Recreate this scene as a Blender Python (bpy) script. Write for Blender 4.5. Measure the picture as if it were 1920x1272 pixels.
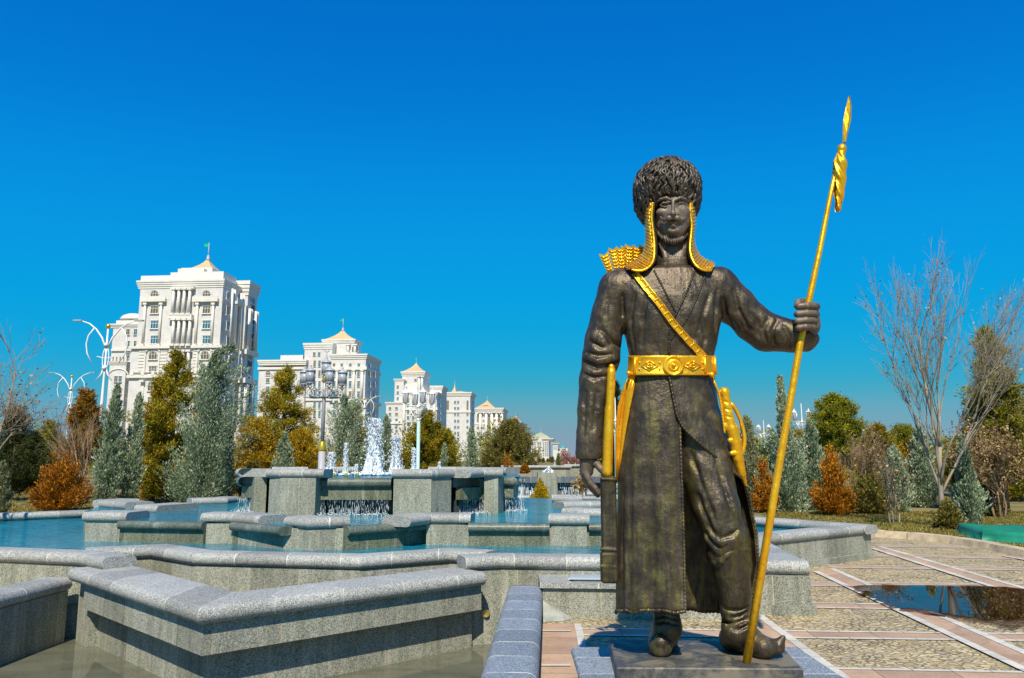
import bpy, math, random
import numpy as np
from mathutils import Vector, Matrix, noise as mnoise
rnd = random.Random(7)
PI = math.pi
for o in list(bpy.data.objects):
    bpy.data.objects.remove(o)
SC = bpy.context.scene
COL = SC.collection

# ------------------------------------------------------------------ camera
CAMH = 1.65
FPX = 1440.0                      # focal length in photo pixels (1920 wide)
PITCH = math.atan(225.5 / FPX)
cam_d = bpy.data.cameras.new('camera')
cam_d.lens = 27.0
cam_d.sensor_width = 36.0
cam_d.clip_start = 0.05
cam_d.clip_end = 9000
cam = bpy.data.objects.new('camera', cam_d)
COL.objects.link(cam)
cam.location = (0, 0, CAMH)
cam.rotation_euler = (PI / 2 + PITCH, 0, 0)
SC.camera = cam

# ------------------------------------------------------------------ world, sun, exposure
SUN_EL = 50.0
SUN_AZ = 184.0                    # compass direction the sun stands in (180 = straight behind the camera), clockwise from +Y
W = bpy.data.worlds.new('World')
SC.world = W
W.use_nodes = True
wn = W.node_tree.nodes
wl = W.node_tree.links
wn.clear()
sky = wn.new('ShaderNodeTexSky')
sky.sky_type = 'NISHITA'
sky.sun_disc = False
sky.sun_elevation = math.radians(SUN_EL)
sky.sun_rotation = math.radians(SUN_AZ)
sky.altitude = 200
sky.air_density = 0.6
sky.dust_density = 0.0
sky.ozone_density = 10
# colour response of the sky: deep saturated azure, grey-blue at the horizon
SKS = 0.10
sc_ = wn.new('ShaderNodeVectorMath'); sc_.operation = 'SCALE'; sc_.inputs['Scale'].default_value = SKS
cvn = wn.new('ShaderNodeRGBCurve')
def _curve(i, pts):
    c = cvn.mapping.curves[i]
    while len(c.points) < len(pts): c.points.new(0.5, 0.5)
    for p, (x, y) in zip(c.points, pts): p.location = (x, y); p.handle_type = 'AUTO'
KS = 0.80
_curve(0, [(x, y * KS) for x, y in [(0, 0), (0.06, 0.002), (0.13, 0.008), (0.19, 0.04), (0.27, 0.14), (0.45, 0.24), (1, 0.32)]])
_curve(1, [(x, y * KS) for x, y in [(0, 0.03), (0.087, 0.172), (0.15, 0.298), (0.30, 0.385), (0.55, 0.39), (0.75, 0.36), (1, 0.40)]])
_curve(2, [(x, y * KS) for x, y in [(0, 0.2), (0.209, 0.59), (0.352, 0.745), (0.617, 0.715), (0.88, 0.52), (1, 0.46)]])
cvn.mapping.extend = 'HORIZONTAL'
cvn.mapping.update()
sc2 = wn.new('ShaderNodeVectorMath'); sc2.operation = 'SCALE'; sc2.inputs['Scale'].default_value = 1 / SKS
bg = wn.new('ShaderNodeBackground')
bg.inputs['Strength'].default_value = SKS
wo = wn.new('ShaderNodeOutputWorld')
wl.new(sky.outputs[0], sc_.inputs[0]); wl.new(sc_.outputs[0], cvn.inputs['Color']); wl.new(cvn.outputs[0], sc2.inputs[0])
wl.new(sc2.outputs[0], bg.inputs['Color'])
wl.new(bg.outputs[0], wo.inputs['Surface'])

sun_d = bpy.data.lights.new('sun', 'SUN')
sun_d.energy = 5.0
sun_d.angle = math.radians(0.5)
sun_d.color = (1.0, 0.90, 0.72)
sun = bpy.data.objects.new('sun', sun_d)
COL.objects.link(sun)
_az = math.radians(SUN_AZ)
_el = math.radians(SUN_EL)
SUNV = Vector((math.sin(_az) * math.cos(_el), math.cos(_az) * math.cos(_el), math.sin(_el)))
sun.rotation_euler = (SUNV).to_track_quat('Z', 'Y').to_euler()
sun.location = (0, -20, 40)

SC.view_settings.view_transform = 'Standard'
SC.view_settings.look = 'None'
SC.view_settings.gamma = 1
SC.view_settings.exposure = 0.32
SC.view_settings.use_curve_mapping = False
SC.cycles.max_bounces = 6
SC.cycles.transparent_max_bounces = 12

# ------------------------------------------------------------------ photo pixel -> world
_c, _s = math.cos(PITCH), math.sin(PITCH)
def ray(px, py):
    u = (px - 960) / FPX
    v = (636 - py) / FPX
    return (u, _c - v * _s, _s + v * _c)
def onz(px, py, z):
    """point seen at the photo pixel, at height z"""
    r = ray(px, py)
    t = (z - CAMH) / r[2]
    return Vector((r[0] * t, r[1] * t, z))
def ony(px, py, Y):
    """point seen at the photo pixel, at distance Y"""
    r = ray(px, py)
    t = Y / r[1]
    return Vector((r[0] * t, Y, CAMH + r[2] * t))
def xat(px, Y, z=0.5):
    """X of the photo column px at distance Y and height z"""
    t = Y * _c + (z - CAMH) * _s
    return (px - 960) / FPX * t

# ------------------------------------------------------------------ mesh building
class MB:
    def __init__(s):
        s.v = []; s.f = []; s.uv = []; s.sm = []; s.has_uv = False
    def add(s, vs, fs, uvs=None, smooth=False):
        b = len(s.v)
        s.v.extend([tuple(p) for p in vs])
        for i, f in enumerate(fs):
            s.f.append(tuple(b + k for k in f))
            s.uv.append(uvs[i] if uvs else None)
            s.sm.append(smooth)
        if uvs: s.has_uv = True
        return s
    def box(s, c, d, rz=0.0, M=None):
        x, y, z = d[0] / 2, d[1] / 2, d[2] / 2
        vs = [Vector((i, j, k)) for i in (-x, x) for j in (-y, y) for k in (-z, z)]
        R = M if M is not None else Matrix.Rotation(rz, 3, 'Z')
        vs = [R @ p + Vector(c) for p in vs]
        fs = [(0, 1, 3, 2), (4, 6, 7, 5), (0, 4, 5, 1), (2, 3, 7, 6), (0, 2, 6, 4), (1, 5, 7, 3)]
        return s.add(vs, fs)
    def prism(s, poly, z0, z1, cap=True, bottom=True, u0=0.0):
        """poly: list of (x, y) ccw; vertical walls with uv in metres"""
        a = 0
        for i in range(len(poly)):
            a += poly[i][0] * poly[(i + 1) % len(poly)][1] - poly[(i + 1) % len(poly)][0] * poly[i][1]
        if a < 0: poly = poly[::-1]
        n = len(poly); u = u0
        for i in range(n):
            p, q = poly[i], poly[(i + 1) % n]
            L = math.hypot(q[0] - p[0], q[1] - p[1])
            s.add([(p[0], p[1], z0), (q[0], q[1], z0), (q[0], q[1], z1), (p[0], p[1], z1)], [(0, 1, 2, 3)],
                  [[(u, z0), (u + L, z0), (u + L, z1), (u, z1)]])
            u += L
        if cap:
            s.add([(p[0], p[1], z1) for p in poly], [tuple(range(n))], [[(p[0], p[1]) for p in poly]])
        if bottom:
            s.add([(p[0], p[1], z0) for p in poly], [tuple(reversed(range(n)))], [[(p[0], p[1]) for p in reversed(poly)]])
        return s
    def tube(s, pts, rad, n=8, cap=True, smooth=True, flat=None):
        pts = [Vector(p) for p in pts]
        if not hasattr(rad, '__len__'): rad = [rad] * len(pts)
        vs = []; prev = None
        for i, p in enumerate(pts):
            if i == 0: t = pts[1] - p
            elif i == len(pts) - 1: t = p - pts[i - 1]
            else: t = pts[i + 1] - pts[i - 1]
            if t.length < 1e-9: t = Vector((0, 0, 1))
            t.normalize()
            if prev is None:
                a = Vector((0, 0, 1)) if abs(t.z) < 0.9 else Vector((1, 0, 0))
                e = t.cross(a).normalized()
            else:
                e = prev - t * prev.dot(t)
                e = e.normalized() if e.length > 1e-6 else t.orthogonal().normalized()
            prev = e
            g = t.cross(e)
            for k in range(n):
                a = 2 * PI * k / n
                r2 = rad[i] * (flat if flat else 1.0)
                vs.append(p + e * math.cos(a) * rad[i] + g * math.sin(a) * r2)
        fs = []
        for i in range(len(pts) - 1):
            for k in range(n):
                a, b = i * n + k, i * n + (k + 1) % n
                fs.append((a, b, b + n, a + n))
        if cap:
            fs.append(tuple(reversed(range(n))))
            fs.append(tuple(range((len(pts) - 1) * n, len(pts) * n)))
        return s.add(vs, fs, smooth=smooth)
    def lathe(s, c, prof, n=12, smooth=True, sx=1, sy=1, M=None):
        """prof: list of (r, z)"""
        vs = []
        for r, z in prof:
            for k in range(n):
                a = 2 * PI * k / n
                p = Vector((r * math.cos(a) * sx, r * math.sin(a) * sy, z))
                if M is not None: p = M @ p
                vs.append(p + Vector(c))
        fs = []
        for i in range(len(prof) - 1):
            for k in range(n):
                a, b = i * n + k, i * n + (k + 1) % n
                fs.append((a, b, b + n, a + n))
        fs.append(tuple(reversed(range(n))))
        fs.append(tuple(range((len(prof) - 1) * n, len(prof) * n)))
        return s.add(vs, fs, smooth=smooth)
    def ball(s, c, r, n=10, sz=1.0):
        m = max(4, n // 2 + 1)
        prof = [(r * math.sin(PI * i / m) + 1e-4, -r * sz * math.cos(PI * i / m)) for i in range(m + 1)]
        return s.lathe(c, prof, n)
    def grid(s, P, closed_u=False, closed_v=False, smooth=True, uvs=False):
        """P: rows of points"""
        nr, nc = len(P), len(P[0])
        vs = [p for row in P for p in row]
        fs = []
        for i in range(nr if closed_v else nr - 1):
            for j in range(nc if closed_u else nc - 1):
                a = i * nc + j; b = i * nc + (j + 1) % nc
                c = ((i + 1) % nr) * nc + (j + 1) % nc; d = ((i + 1) % nr) * nc + j
                fs.append((a, b, c, d))
        return s.add(vs, fs, smooth=smooth)

def _wloc(o):
    p = Vector((0, 0, 0))
    while o is not None:
        p += o.location; o = o.parent
    return p
def tag(o, label=None, cat=None, group=None, kind=None):
    if label: o['label'] = label
    if cat: o['category'] = cat
    if group: o['group'] = group
    if kind: o['kind'] = kind
    return o
def thing(name, label, cat, loc=(0, 0, 0), group=None):
    o = bpy.data.objects.new(name, None)
    o.empty_display_size = 0.2
    COL.objects.link(o)
    o.location = loc
    return tag(o, label, cat, group)
def part(name, mb, mat, parent=None, local=False, label=None, loc=None):
    """link the collected mesh as ONE object; world coordinates unless local"""
    me = bpy.data.meshes.new(name)
    off = Vector((0, 0, 0))
    if parent is not None and not local: off = _wloc(parent)
    if loc is not None: off = Vector(loc)
    vs = mb.v
    if off.length > 0: vs = [(p[0] - off[0], p[1] - off[1], p[2] - off[2]) for p in vs]
    me.from_pydata(vs, [], mb.f)
    if mb.has_uv:
        ul = me.uv_layers.new(name='uv')
        flat = []
        for f, u in zip(mb.f, mb.uv):
            if u is None: u = [(0.3, 0.3)] * len(f)
            for q in u: flat.extend(q)
        ul.data.foreach_set('uv', flat)
    me.polygons.foreach_set('use_smooth', mb.sm)
    me.update()
    me.materials.append(mat)
    o = bpy.data.objects.new(name, me)
    COL.objects.link(o)
    if parent is not None: o.parent = parent
    if loc is not None: o.location = loc
    if label: o['label'] = label
    return o
def npmesh(name, V, F, mat, parent=None, smooth=True, loc=None):
    me = bpy.data.meshes.new(name)
    off = np.array(_wloc(parent)) if parent is not None else np.zeros(3)
    if loc is not None: off = np.array(loc)
    me.from_pydata((V - off).tolist(), [], F.tolist() if hasattr(F, 'tolist') else F)
    me.polygons.foreach_set('use_smooth', [smooth] * len(me.polygons))
    me.update()
    me.materials.append(mat)
    o = bpy.data.objects.new(name, me)
    COL.objects.link(o)
    if parent is not None: o.parent = parent
    if loc is not None: o.location = loc
    return o
def struct(name, mb, mat):
    o = part(name, mb, mat)
    o['kind'] = 'structure'
    return o
def kids(o): return [c for c in bpy.data.objects if c.parent == o]
def copy_tree(o, parent=None):
    c = o.copy(); COL.objects.link(c); c.parent = parent
    for ch in kids(o): copy_tree(ch, c)
    return c

# ------------------------------------------------------------------ materials
class NT:
    def __init__(s, name):
        s.m = bpy.data.materials.new(name); s.m.use_nodes = True
        s.t = s.m.node_tree; s.n = s.t.nodes; s.l = s.t.links
        s.b = s.n['Principled BSDF']
    def new(s, typ, **kw):
        n = s.n.new('ShaderNode' + typ)
        for k, v in kw.items(): setattr(n, k, v)
        return n
    def link(s, a, b): s.l.new(a, b)
    def coord(s, out='Object', scale=(1, 1, 1)):
        t = s.new('TexCoord'); m = s.new('Mapping')
        m.inputs['Scale'].default_value = scale
        s.link(t.outputs[out], m.inputs[0]); return m.outputs[0]
    def pos(s, scale=(1, 1, 1)):
        t = s.new('NewGeometry'); m = s.new('Mapping')
        m.inputs['Scale'].default_value = scale
        s.link(t.outputs['Position'], m.inputs[0]); return m.outputs[0]
    def noise(s, co, scale, detail=3, rough=0.5, dist=0.0):
        n = s.new('TexNoise'); n.inputs['Scale'].default_value = scale
        n.inputs['Detail'].default_value = detail; n.inputs['Roughness'].default_value = rough
        n.inputs['Distortion'].default_value = dist
        s.link(co, n.inputs['Vector']); return n.outputs['Fac']
    def voro(s, co, scale, feat='F1', out='Distance', rand=1.0):
        n = s.new('TexVoronoi', feature=feat); n.inputs['Scale'].default_value = scale
        n.inputs['Randomness'].default_value = rand
        s.link(co, n.inputs['Vector']); return n.outputs[out]
    def ramp(s, fac, stops, interp='LINEAR'):
        r = s.new('ValToRGB'); r.color_ramp.interpolation = interp
        e = r.color_ramp.elements
        while len(e) < len(stops): e.new(0.5)
        for el, (p, c) in zip(e, stops):
            el.position = p
            if not hasattr(c, '__len__'): c = (c, c, c)
            el.color = (*c, 1)
        s.link(fac, r.inputs[0]); return r.outputs[0]
    def mix(s, fac, a, b, mode='MIX'):
        m = s.new('Mix', data_type='RGBA', blend_type=mode)
        for sock, val in ((0, fac), (6, a), (7, b)):
            if hasattr(val, 'node'): s.link(val, m.inputs[sock])
            elif sock == 0: m.inputs[0].default_value = val
            else: m.inputs[sock].default_value = (*val, 1)
        return m.outputs[2]
    def math(s, op, a, b=0.0, c=None):
        m = s.new('Math', operation=op)
        for i, val in enumerate((a, b) if c is None else (a, b, c)):
            if hasattr(val, 'node'): s.link(val, m.inputs[i])
            else: m.inputs[i].default_value = val
        return m.outputs[0]
    def bump(s, h, strength=0.3, dist=0.01):
        b = s.new('Bump'); b.inputs['Strength'].default_value = strength
        b.inputs['Distance'].default_value = dist
        s.link(h, b.inputs['Height']); s.link(b.outputs[0], s.b.inputs['Normal'])
    def set(s, **kw):
        names = dict(col='Base Color', rough='Roughness', metal='Metallic', trans='Transmission Weight', ior='IOR', alpha='Alpha',
                     spec='Specular IOR Level', sub='Subsurface Weight', coat='Coat Weight', emit='Emission Color', estr='Emission Strength')
        for k, v in kw.items():
            i = s.b.inputs[names[k]]
            if hasattr(v, 'node'): s.link(v, i)
            elif hasattr(v, '__len__'): i.default_value = (*v, 1)
            else: i.default_value = v
        return s

def mat_granite(name, lo, hi, tint, joint=0.0, stain=0.0, rough=0.45, jcol=(0.6, 0.58, 0.5), vjoint=0.0):
    m = NT(name); co = m.pos()
    sc1 = m.new('SeparateColor'); m.link(m.voro(co, 150, 'F1', 'Color'), sc1.inputs[0])
    sc2 = m.new('SeparateColor'); m.link(m.voro(co, 330, 'F1', 'Color'), sc2.inputs[0])
    g = m.math('ADD', m.math('MULTIPLY', sc1.outputs[0], 0.62), m.math('MULTIPLY', sc2.outputs[0], 0.38))
    c = m.ramp(g, [(0.16, tuple(a * 0.75 for a in lo)), (0.34, lo), (0.50, tuple((a * 0.5 + b * 0.5) for a, b in zip(lo, hi))), (0.82, hi)])
    big = m.noise(co, 1.3, 4, 0.6)
    c = m.mix(m.ramp(big, [(0.35, 0.0), (0.7, 0.55)]), c, m.mix(1.0, c, tint, 'MULTIPLY'))
    if stain:
        st = m.noise(m.pos((5, 5, 0.7)), 1.6, 4, 0.65)
        c = m.mix(m.ramp(st, [(0.45, 0.0), (0.68, stain)]), c, m.mix(1.0, c, (0.42, 0.45, 0.42), 'MULTIPLY'))
        wt = m.noise(m.pos((7, 7, 1.0)), 1.1, 3, 0.6)
        c = m.mix(m.ramp(wt, [(0.60, 0.0), (0.72, 0.30)]), c, (0.55, 0.55, 0.50))
    if joint:
        uv = m.new('TexCoord').outputs['UV']
        sp = m.new('SeparateXYZ'); m.link(uv, sp.inputs[0])
        q = m.math('DIVIDE', sp.outputs[0], joint)
        fr = m.math('FRACT', q)
        ed = m.math('MINIMUM', fr, m.math('SUBTRACT', 1.0, fr))
        line = m.math('LESS_THAN', ed, 0.0065 / joint)
        fl = m.math('FLOOR', q)
        wn_ = m.new('TexWhiteNoise', noise_dimensions='1D'); m.link(fl, wn_.inputs['W'])
        tone = m.math('MULTIPLY_ADD', wn_.outputs['Value'], 0.34, 0.80)
        tc = m.new('CombineColor')
        for k in range(3): m.link(tone, tc.inputs[k])
        c = m.mix(1.0, c, tc.outputs[0], 'MULTIPLY')
        ln = m.noise(co, 6, 2)
        c = m.mix(m.math('MULTIPLY', line, m.ramp(ln, [(0.35, 0.25), (0.6, 1.0)])), c, jcol)
    m.set(col=c, rough=m.ramp(big, [(0.3, rough), (0.7, rough + 0.2)]), spec=0.3)
    m.bump(g, 0.25, 0.003)
    return m.m

M = {}
M['coping'] = mat_granite('coping granite', (0.16, 0.17, 0.165), (0.55, 0.555, 0.52), (0.70, 0.72, 0.72), joint=0.62, rough=0.5)
M['wall'] = mat_granite('wall granite', (0.15, 0.16, 0.14), (0.50, 0.50, 0.42), (0.75, 0.76, 0.62), joint=0.62, stain=0.55, rough=0.6, jcol=(0.42, 0.36, 0.25))
M['wetlip'] = mat_granite('wet granite', (0.06, 0.075, 0.07), (0.24, 0.27, 0.23), (0.7, 0.8, 0.62), joint=0.8, stain=0.5, rough=0.25, jcol=(0.2, 0.2, 0.16))
M['wetwall'] = mat_granite('wet wall granite', (0.075, 0.085, 0.065), (0.30, 0.32, 0.23), (0.7, 0.75, 0.5), joint=0.8, stain=0.8, rough=0.4, jcol=(0.25, 0.22, 0.14))
M['seat'] = mat_granite('seat granite', (0.11, 0.13, 0.16), (0.34, 0.38, 0.42), (0.8, 0.84, 0.88), joint=0.42, rough=0.38, jcol=(0.72, 0.72, 0.66))

def mat_bronze(name, base=(0.082, 0.064, 0.047), hi=(0.225, 0.18, 0.13), green=0.5, bumpscale=0.75, metal=0.6, rough=0.37):
    m = NT(name); co = m.pos()
    n1 = m.noise(co, 9, 6, 0.65)
    st = m.noise(m.pos((14, 14, 1.6)), 1.5, 5, 0.65)
    fine = m.noise(m.pos((60, 60, 14)), 1.2, 4, 0.7)
    n0 = m.noise(m.pos((6.5, 6.5, 1.2)), 1.5, 5, 0.7, 0.4)
    c = m.ramp(n1, [(0.34, tuple(a * 0.72 for a in base)), (0.54, tuple(a * 1.12 for a in base)), (0.74, tuple(a * 0.85 for a in hi))])
    c = m.mix(m.ramp(n0, [(0.44, 0.0), (0.66, 0.28)]), c, m.mix(1.0, c, (0.5, 0.48, 0.44), 'MULTIPLY'))
    c = m.mix(m.ramp(fine, [(0.45, 0.0), (0.72, 0.55)]), c, tuple(a * 0.45 for a in base))
    gm = m.math('MULTIPLY', m.ramp(st, [(0.46, 0.0), (0.60, green)]), m.ramp(n1, [(0.38, 0.1), (0.6, 1.0)]))
    # patina gathers low on the coat
    sp = m.new('SeparateXYZ'); m.link(m.pos(), sp.inputs[0])
    low = m.new('MapRange'); low.inputs['From Min'].default_value = 2.9; low.inputs['From Max'].default_value = 1.2
    low.inputs['To Min'].default_value = 0.15; low.inputs['To Max'].default_value = 1.0
    m.link(sp.outputs[2], low.inputs['Value'])
    gm = m.math('MULTIPLY', gm, low.outputs[0])
    c = m.mix(gm, c, (0.20, 0.185, 0.02))
    m.set(col=c, metal=metal, rough=m.ramp(n1, [(0.3, rough - 0.08), (0.75, rough + 0.22)]))
    h = m.math('ADD', m.math('MULTIPLY', fine, 0.6), m.noise(co, 45, 4, 0.6))
    h = m.math('ADD', h, m.math('MULTIPLY', m.noise(m.pos((12, 12, 1.2)), 1.6, 3, 0.5, 0.5), 1.3))
    m.bump(h, 0.5 * bumpscale, 0.014)
    return m.m
M['bronze'] = mat_bronze('bronze')
M['bronze_face'] = mat_bronze('bronze skin', (0.165, 0.132, 0.10), (0.33, 0.27, 0.21), 0.0, 0.25, metal=0.4, rough=0.52)
M['bronze_dark'] = mat_bronze('dark bronze', (0.05, 0.042, 0.033), (0.12, 0.10, 0.075), 0.4, 0.6, rough=0.5)

def mat_gold(name, bumps=0.35, scale=26, kind='noise'):
    m = NT(name); co = m.coord('Object')
    n = m.noise(co, scale, 4, 0.6)
    c = m.ramp(m.noise(co, 7, 5, 0.6), [(0.3, (0.85, 0.38, 0.012)), (0.55, (1.0, 0.54, 0.02)), (0.75, (1.0, 0.68, 0.06))])
    dirt = m.noise(co, 34, 3, 0.6)
    c = m.mix(m.ramp(dirt, [(0.6, 0.0), (0.75, 0.55)]), c, (0.28, 0.13, 0.008))
    if kind == 'scales':
        v = m.voro(co, 38)
        h = m.math('ADD', m.math('MULTIPLY', v, -1.6), n)
        c = m.mix(m.ramp(v, [(0.42, 0.0), (0.75, 0.8)]), c, (0.30, 0.15, 0.01))
    else: h = n
    m.set(col=c, metal=0.68, rough=m.ramp(dirt, [(0.3, 0.26), (0.7, 0.42)]))
    m.bump(h, bumps, 0.01)
    return m.m
M['gold'] = mat_gold('gold leaf')
M['gold_mail'] = mat_gold('gold mail', 0.8, 30, 'scales')

def mat_simple(name, col, rough=0.5, metal=0.0, var=0.15, scale=3.0, bump=0.0, coord='Object', spec=0.5):
    m = NT(name); co = m.coord(coord)
    n = m.noise(co, scale, 4, 0.6)
    c = m.ramp(n, [(0.3, tuple(a * (1 - var) for a in col)), (0.7, tuple(min(1, a * (1 + var)) for a in col))])
    m.set(col=c, rough=rough, metal=metal, spec=spec)
    if bump: m.bump(m.noise(co, scale * 9, 3), bump, 0.01)
    return m.m
def mat_marble():
    m = NT('white marble cladding'); co = m.coord('Object')
    br = m.new('TexBrick'); m.link(m.coord('Object'), br.inputs['Vector'])
    n = m.noise(co, 0.55, 5, 0.7)
    n2 = m.noise(m.coord('Object', (2.2, 2.2, 0.9)), 1.0, 3, 0.9)
    c = m.ramp(n, [(0.35, (0.54, 0.53, 0.52)), (0.6, (0.66, 0.64, 0.61))])
    c = m.mix(m.ramp(n2, [(0.5, 0.0), (0.7, 0.35)]), c, (0.55, 0.56, 0.60))
    m.set(col=c, rough=0.45)
    return m.m
M['marble'] = mat_marble()
M['trim'] = mat_simple('white stone trim', (0.68, 0.65, 0.59), 0.5, var=0.08, scale=0.6)
M['roof'] = mat_simple('cream roof sheet', (0.58, 0.39, 0.20), 0.55, var=0.08, scale=0.5)
M['roofgreen'] = mat_simple('pale green roof', (0.38, 0.40, 0.25), 0.55, var=0.1, scale=0.5)
M['teal'] = mat_simple('teal roof', (0.03, 0.30, 0.36), 0.4)
M['glass'] = mat_simple('window glass', (0.05, 0.17, 0.24), 0.12, var=0.6, scale=0.35, spec=0.9)
M['glassbrown'] = mat_simple('dark window glass', (0.16, 0.13, 0.06), 0.2, var=0.5, scale=0.3, spec=0.8)
M['white'] = mat_simple('white paint', (0.78, 0.79, 0.78), 0.35, var=0.06)
M['tealpaint'] = mat_simple('pale teal paint', (0.36, 0.55, 0.53), 0.4, var=0.1)
M['greypaint'] = mat_simple('grey paint', (0.36, 0.37, 0.40), 0.35, var=0.08)
M['lantern'] = mat_simple('lantern glass', (0.30, 0.33, 0.37), 0.25, var=0.1)
M['flag'] = mat_simple('green flag', (0.0, 0.42, 0.14), 0.7)
M['cyangold'] = mat_simple('gold paint', (0.75, 0.50, 0.05), 0.3, 0.7)
M['dark'] = mat_simple('dark metal', (0.03, 0.03, 0.03), 0.5)
M['trunk'] = mat_simple('bark', (0.13, 0.095, 0.06), 0.9, var=0.4, scale=6, bump=0.6)
M['bare'] = mat_simple('pale bark', (0.27, 0.235, 0.18), 0.85, var=0.25, scale=3, bump=0.3)
M['barebrown'] = mat_simple('brown twigs', (0.26, 0.18, 0.11), 0.9, var=0.3, scale=3)
M['mortar'] = mat_simple('grey mortar', (0.30, 0.32, 0.28), 0.9, var=0.3, scale=9, bump=0.5)
M['brass'] = mat_simple('brass', (0.70, 0.52, 0.14), 0.3, 0.8)
M['panel'] = mat_simple('blue grey glass panel', (0.42, 0.50, 0.58), 0.2, var=0.12)

def mat_leaf(name, a, b, c2, nscale=1.2):
    m = NT(name)
    g = m.new('NewGeometry')
    n = m.noise(m.coord('Object'), nscale, 3, 0.6)
    oi = m.new('ObjectInfo')
    f = m.math('ADD', m.math('MULTIPLY', g.outputs['Random Per Island'], 0.50), m.math('MULTIPLY', n, 0.62))
    f = m.math('ADD', f, m.math('MULTIPLY', m.math('SUBTRACT', oi.outputs['Random'], 0.5), 0.14))
    c = m.ramp(f, [(0.28, a), (0.56, b), (0.82, c2)])
    m.set(col=c, rough=0.75, spec=0.25)
    # leaves let some light through
    tr = m.new('BsdfTranslucent'); m.link(c, tr.inputs[0])
    mx = m.new('MixShader'); mx.inputs[0].default_value = 0.22
    out = m.n['Material Output']
    m.link(m.b.outputs[0], mx.inputs[1]); m.link(tr.outputs[0], mx.inputs[2]); m.link(mx.outputs[0], out.inputs[0])
    return m.m
M['l_blue'] = mat_leaf('blue cypress leaves', (0.09, 0.15, 0.08), (0.25, 0.33, 0.20), (0.50, 0.56, 0.38))
M['l_grey'] = mat_leaf('grey juniper leaves', (0.09, 0.11, 0.05), (0.23, 0.25, 0.12), (0.42, 0.40, 0.22))
M['l_gold'] = mat_leaf('golden pine needles', (0.085, 0.062, 0.004), (0.31, 0.195, 0.006), (0.58, 0.38, 0.014))
M['l_green'] = mat_leaf('green pine needles', (0.06, 0.08, 0.005), (0.21, 0.225, 0.010), (0.55, 0.47, 0.02))
M['l_olive'] = mat_leaf('olive cedar needles', (0.05, 0.05, 0.008), (0.17, 0.15, 0.025), (0.36, 0.29, 0.07))
M['l_orange'] = mat_leaf('rusty thuja leaves', (0.12, 0.045, 0.003), (0.38, 0.14, 0.005), (0.62, 0.27, 0.012))
M['l_yellow'] = mat_leaf('yellow thuja leaves', (0.22, 0.15, 0.004), (0.48, 0.33, 0.008), (0.72, 0.50, 0.015))
M['l_dark'] = mat_leaf('dark evergreen leaves', (0.008, 0.018, 0.006), (0.03, 0.05, 0.01), (0.09, 0.11, 0.02))
M['l_dry'] = mat_leaf('dry brown leaves', (0.12, 0.07, 0.02), (0.33, 0.22, 0.09), (0.58, 0.46, 0.24))
M['l_red'] = mat_leaf('reddish bare twigs', (0.16, 0.06, 0.05), (0.32, 0.13, 0.11), (0.48, 0.24, 0.20))

def mat_water(name, a, b, rough=0.06, bscale=4.5, bstr=0.9, dark=0.0, stretch=(1, 1.7, 1)):
    m = NT(name); co = m.pos()
    n = m.noise(m.pos(stretch), bscale, 4, 0.6, 0.6)
    big = m.noise(co, 0.8, 2)
    c = m.ramp(m.math('ADD', m.math('MULTIPLY', n, 0.7), m.math('MULTIPLY', big, 0.3)), [(0.36, a), (0.62, b)])
    m.set(col=c, rough=rough, ior=1.33)
    m.bump(n, bstr, 0.05)
    return m.m
M['water'] = mat_water('blue pool water', (0.003, 0.08, 0.15), (0.010, 0.26, 0.34))
M['greenwater'] = mat_water('green pool water', (0.01, 0.10, 0.085), (0.04, 0.24, 0.20))
M['stillwater'] = mat_water('shallow still water', (0.085, 0.088, 0.062), (0.14, 0.145, 0.105), 0.04, 2.0, 0.03)
def mat_foam():
    m = NT('falling water'); co = m.coord('Object')
    n = m.noise(m.coord('Object', (1, 1, 0.4)), 14, 4, 0.7)
    m.set(col=m.ramp(n, [(0.32, (0.50, 0.62, 0.74)), (0.6, (0.88, 0.93, 0.96))]), rough=0.25, trans=0.10, ior=1.33)
    m.bump(n, 0.6, 0.03)
    return m.m
M['foam'] = mat_foam()
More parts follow.
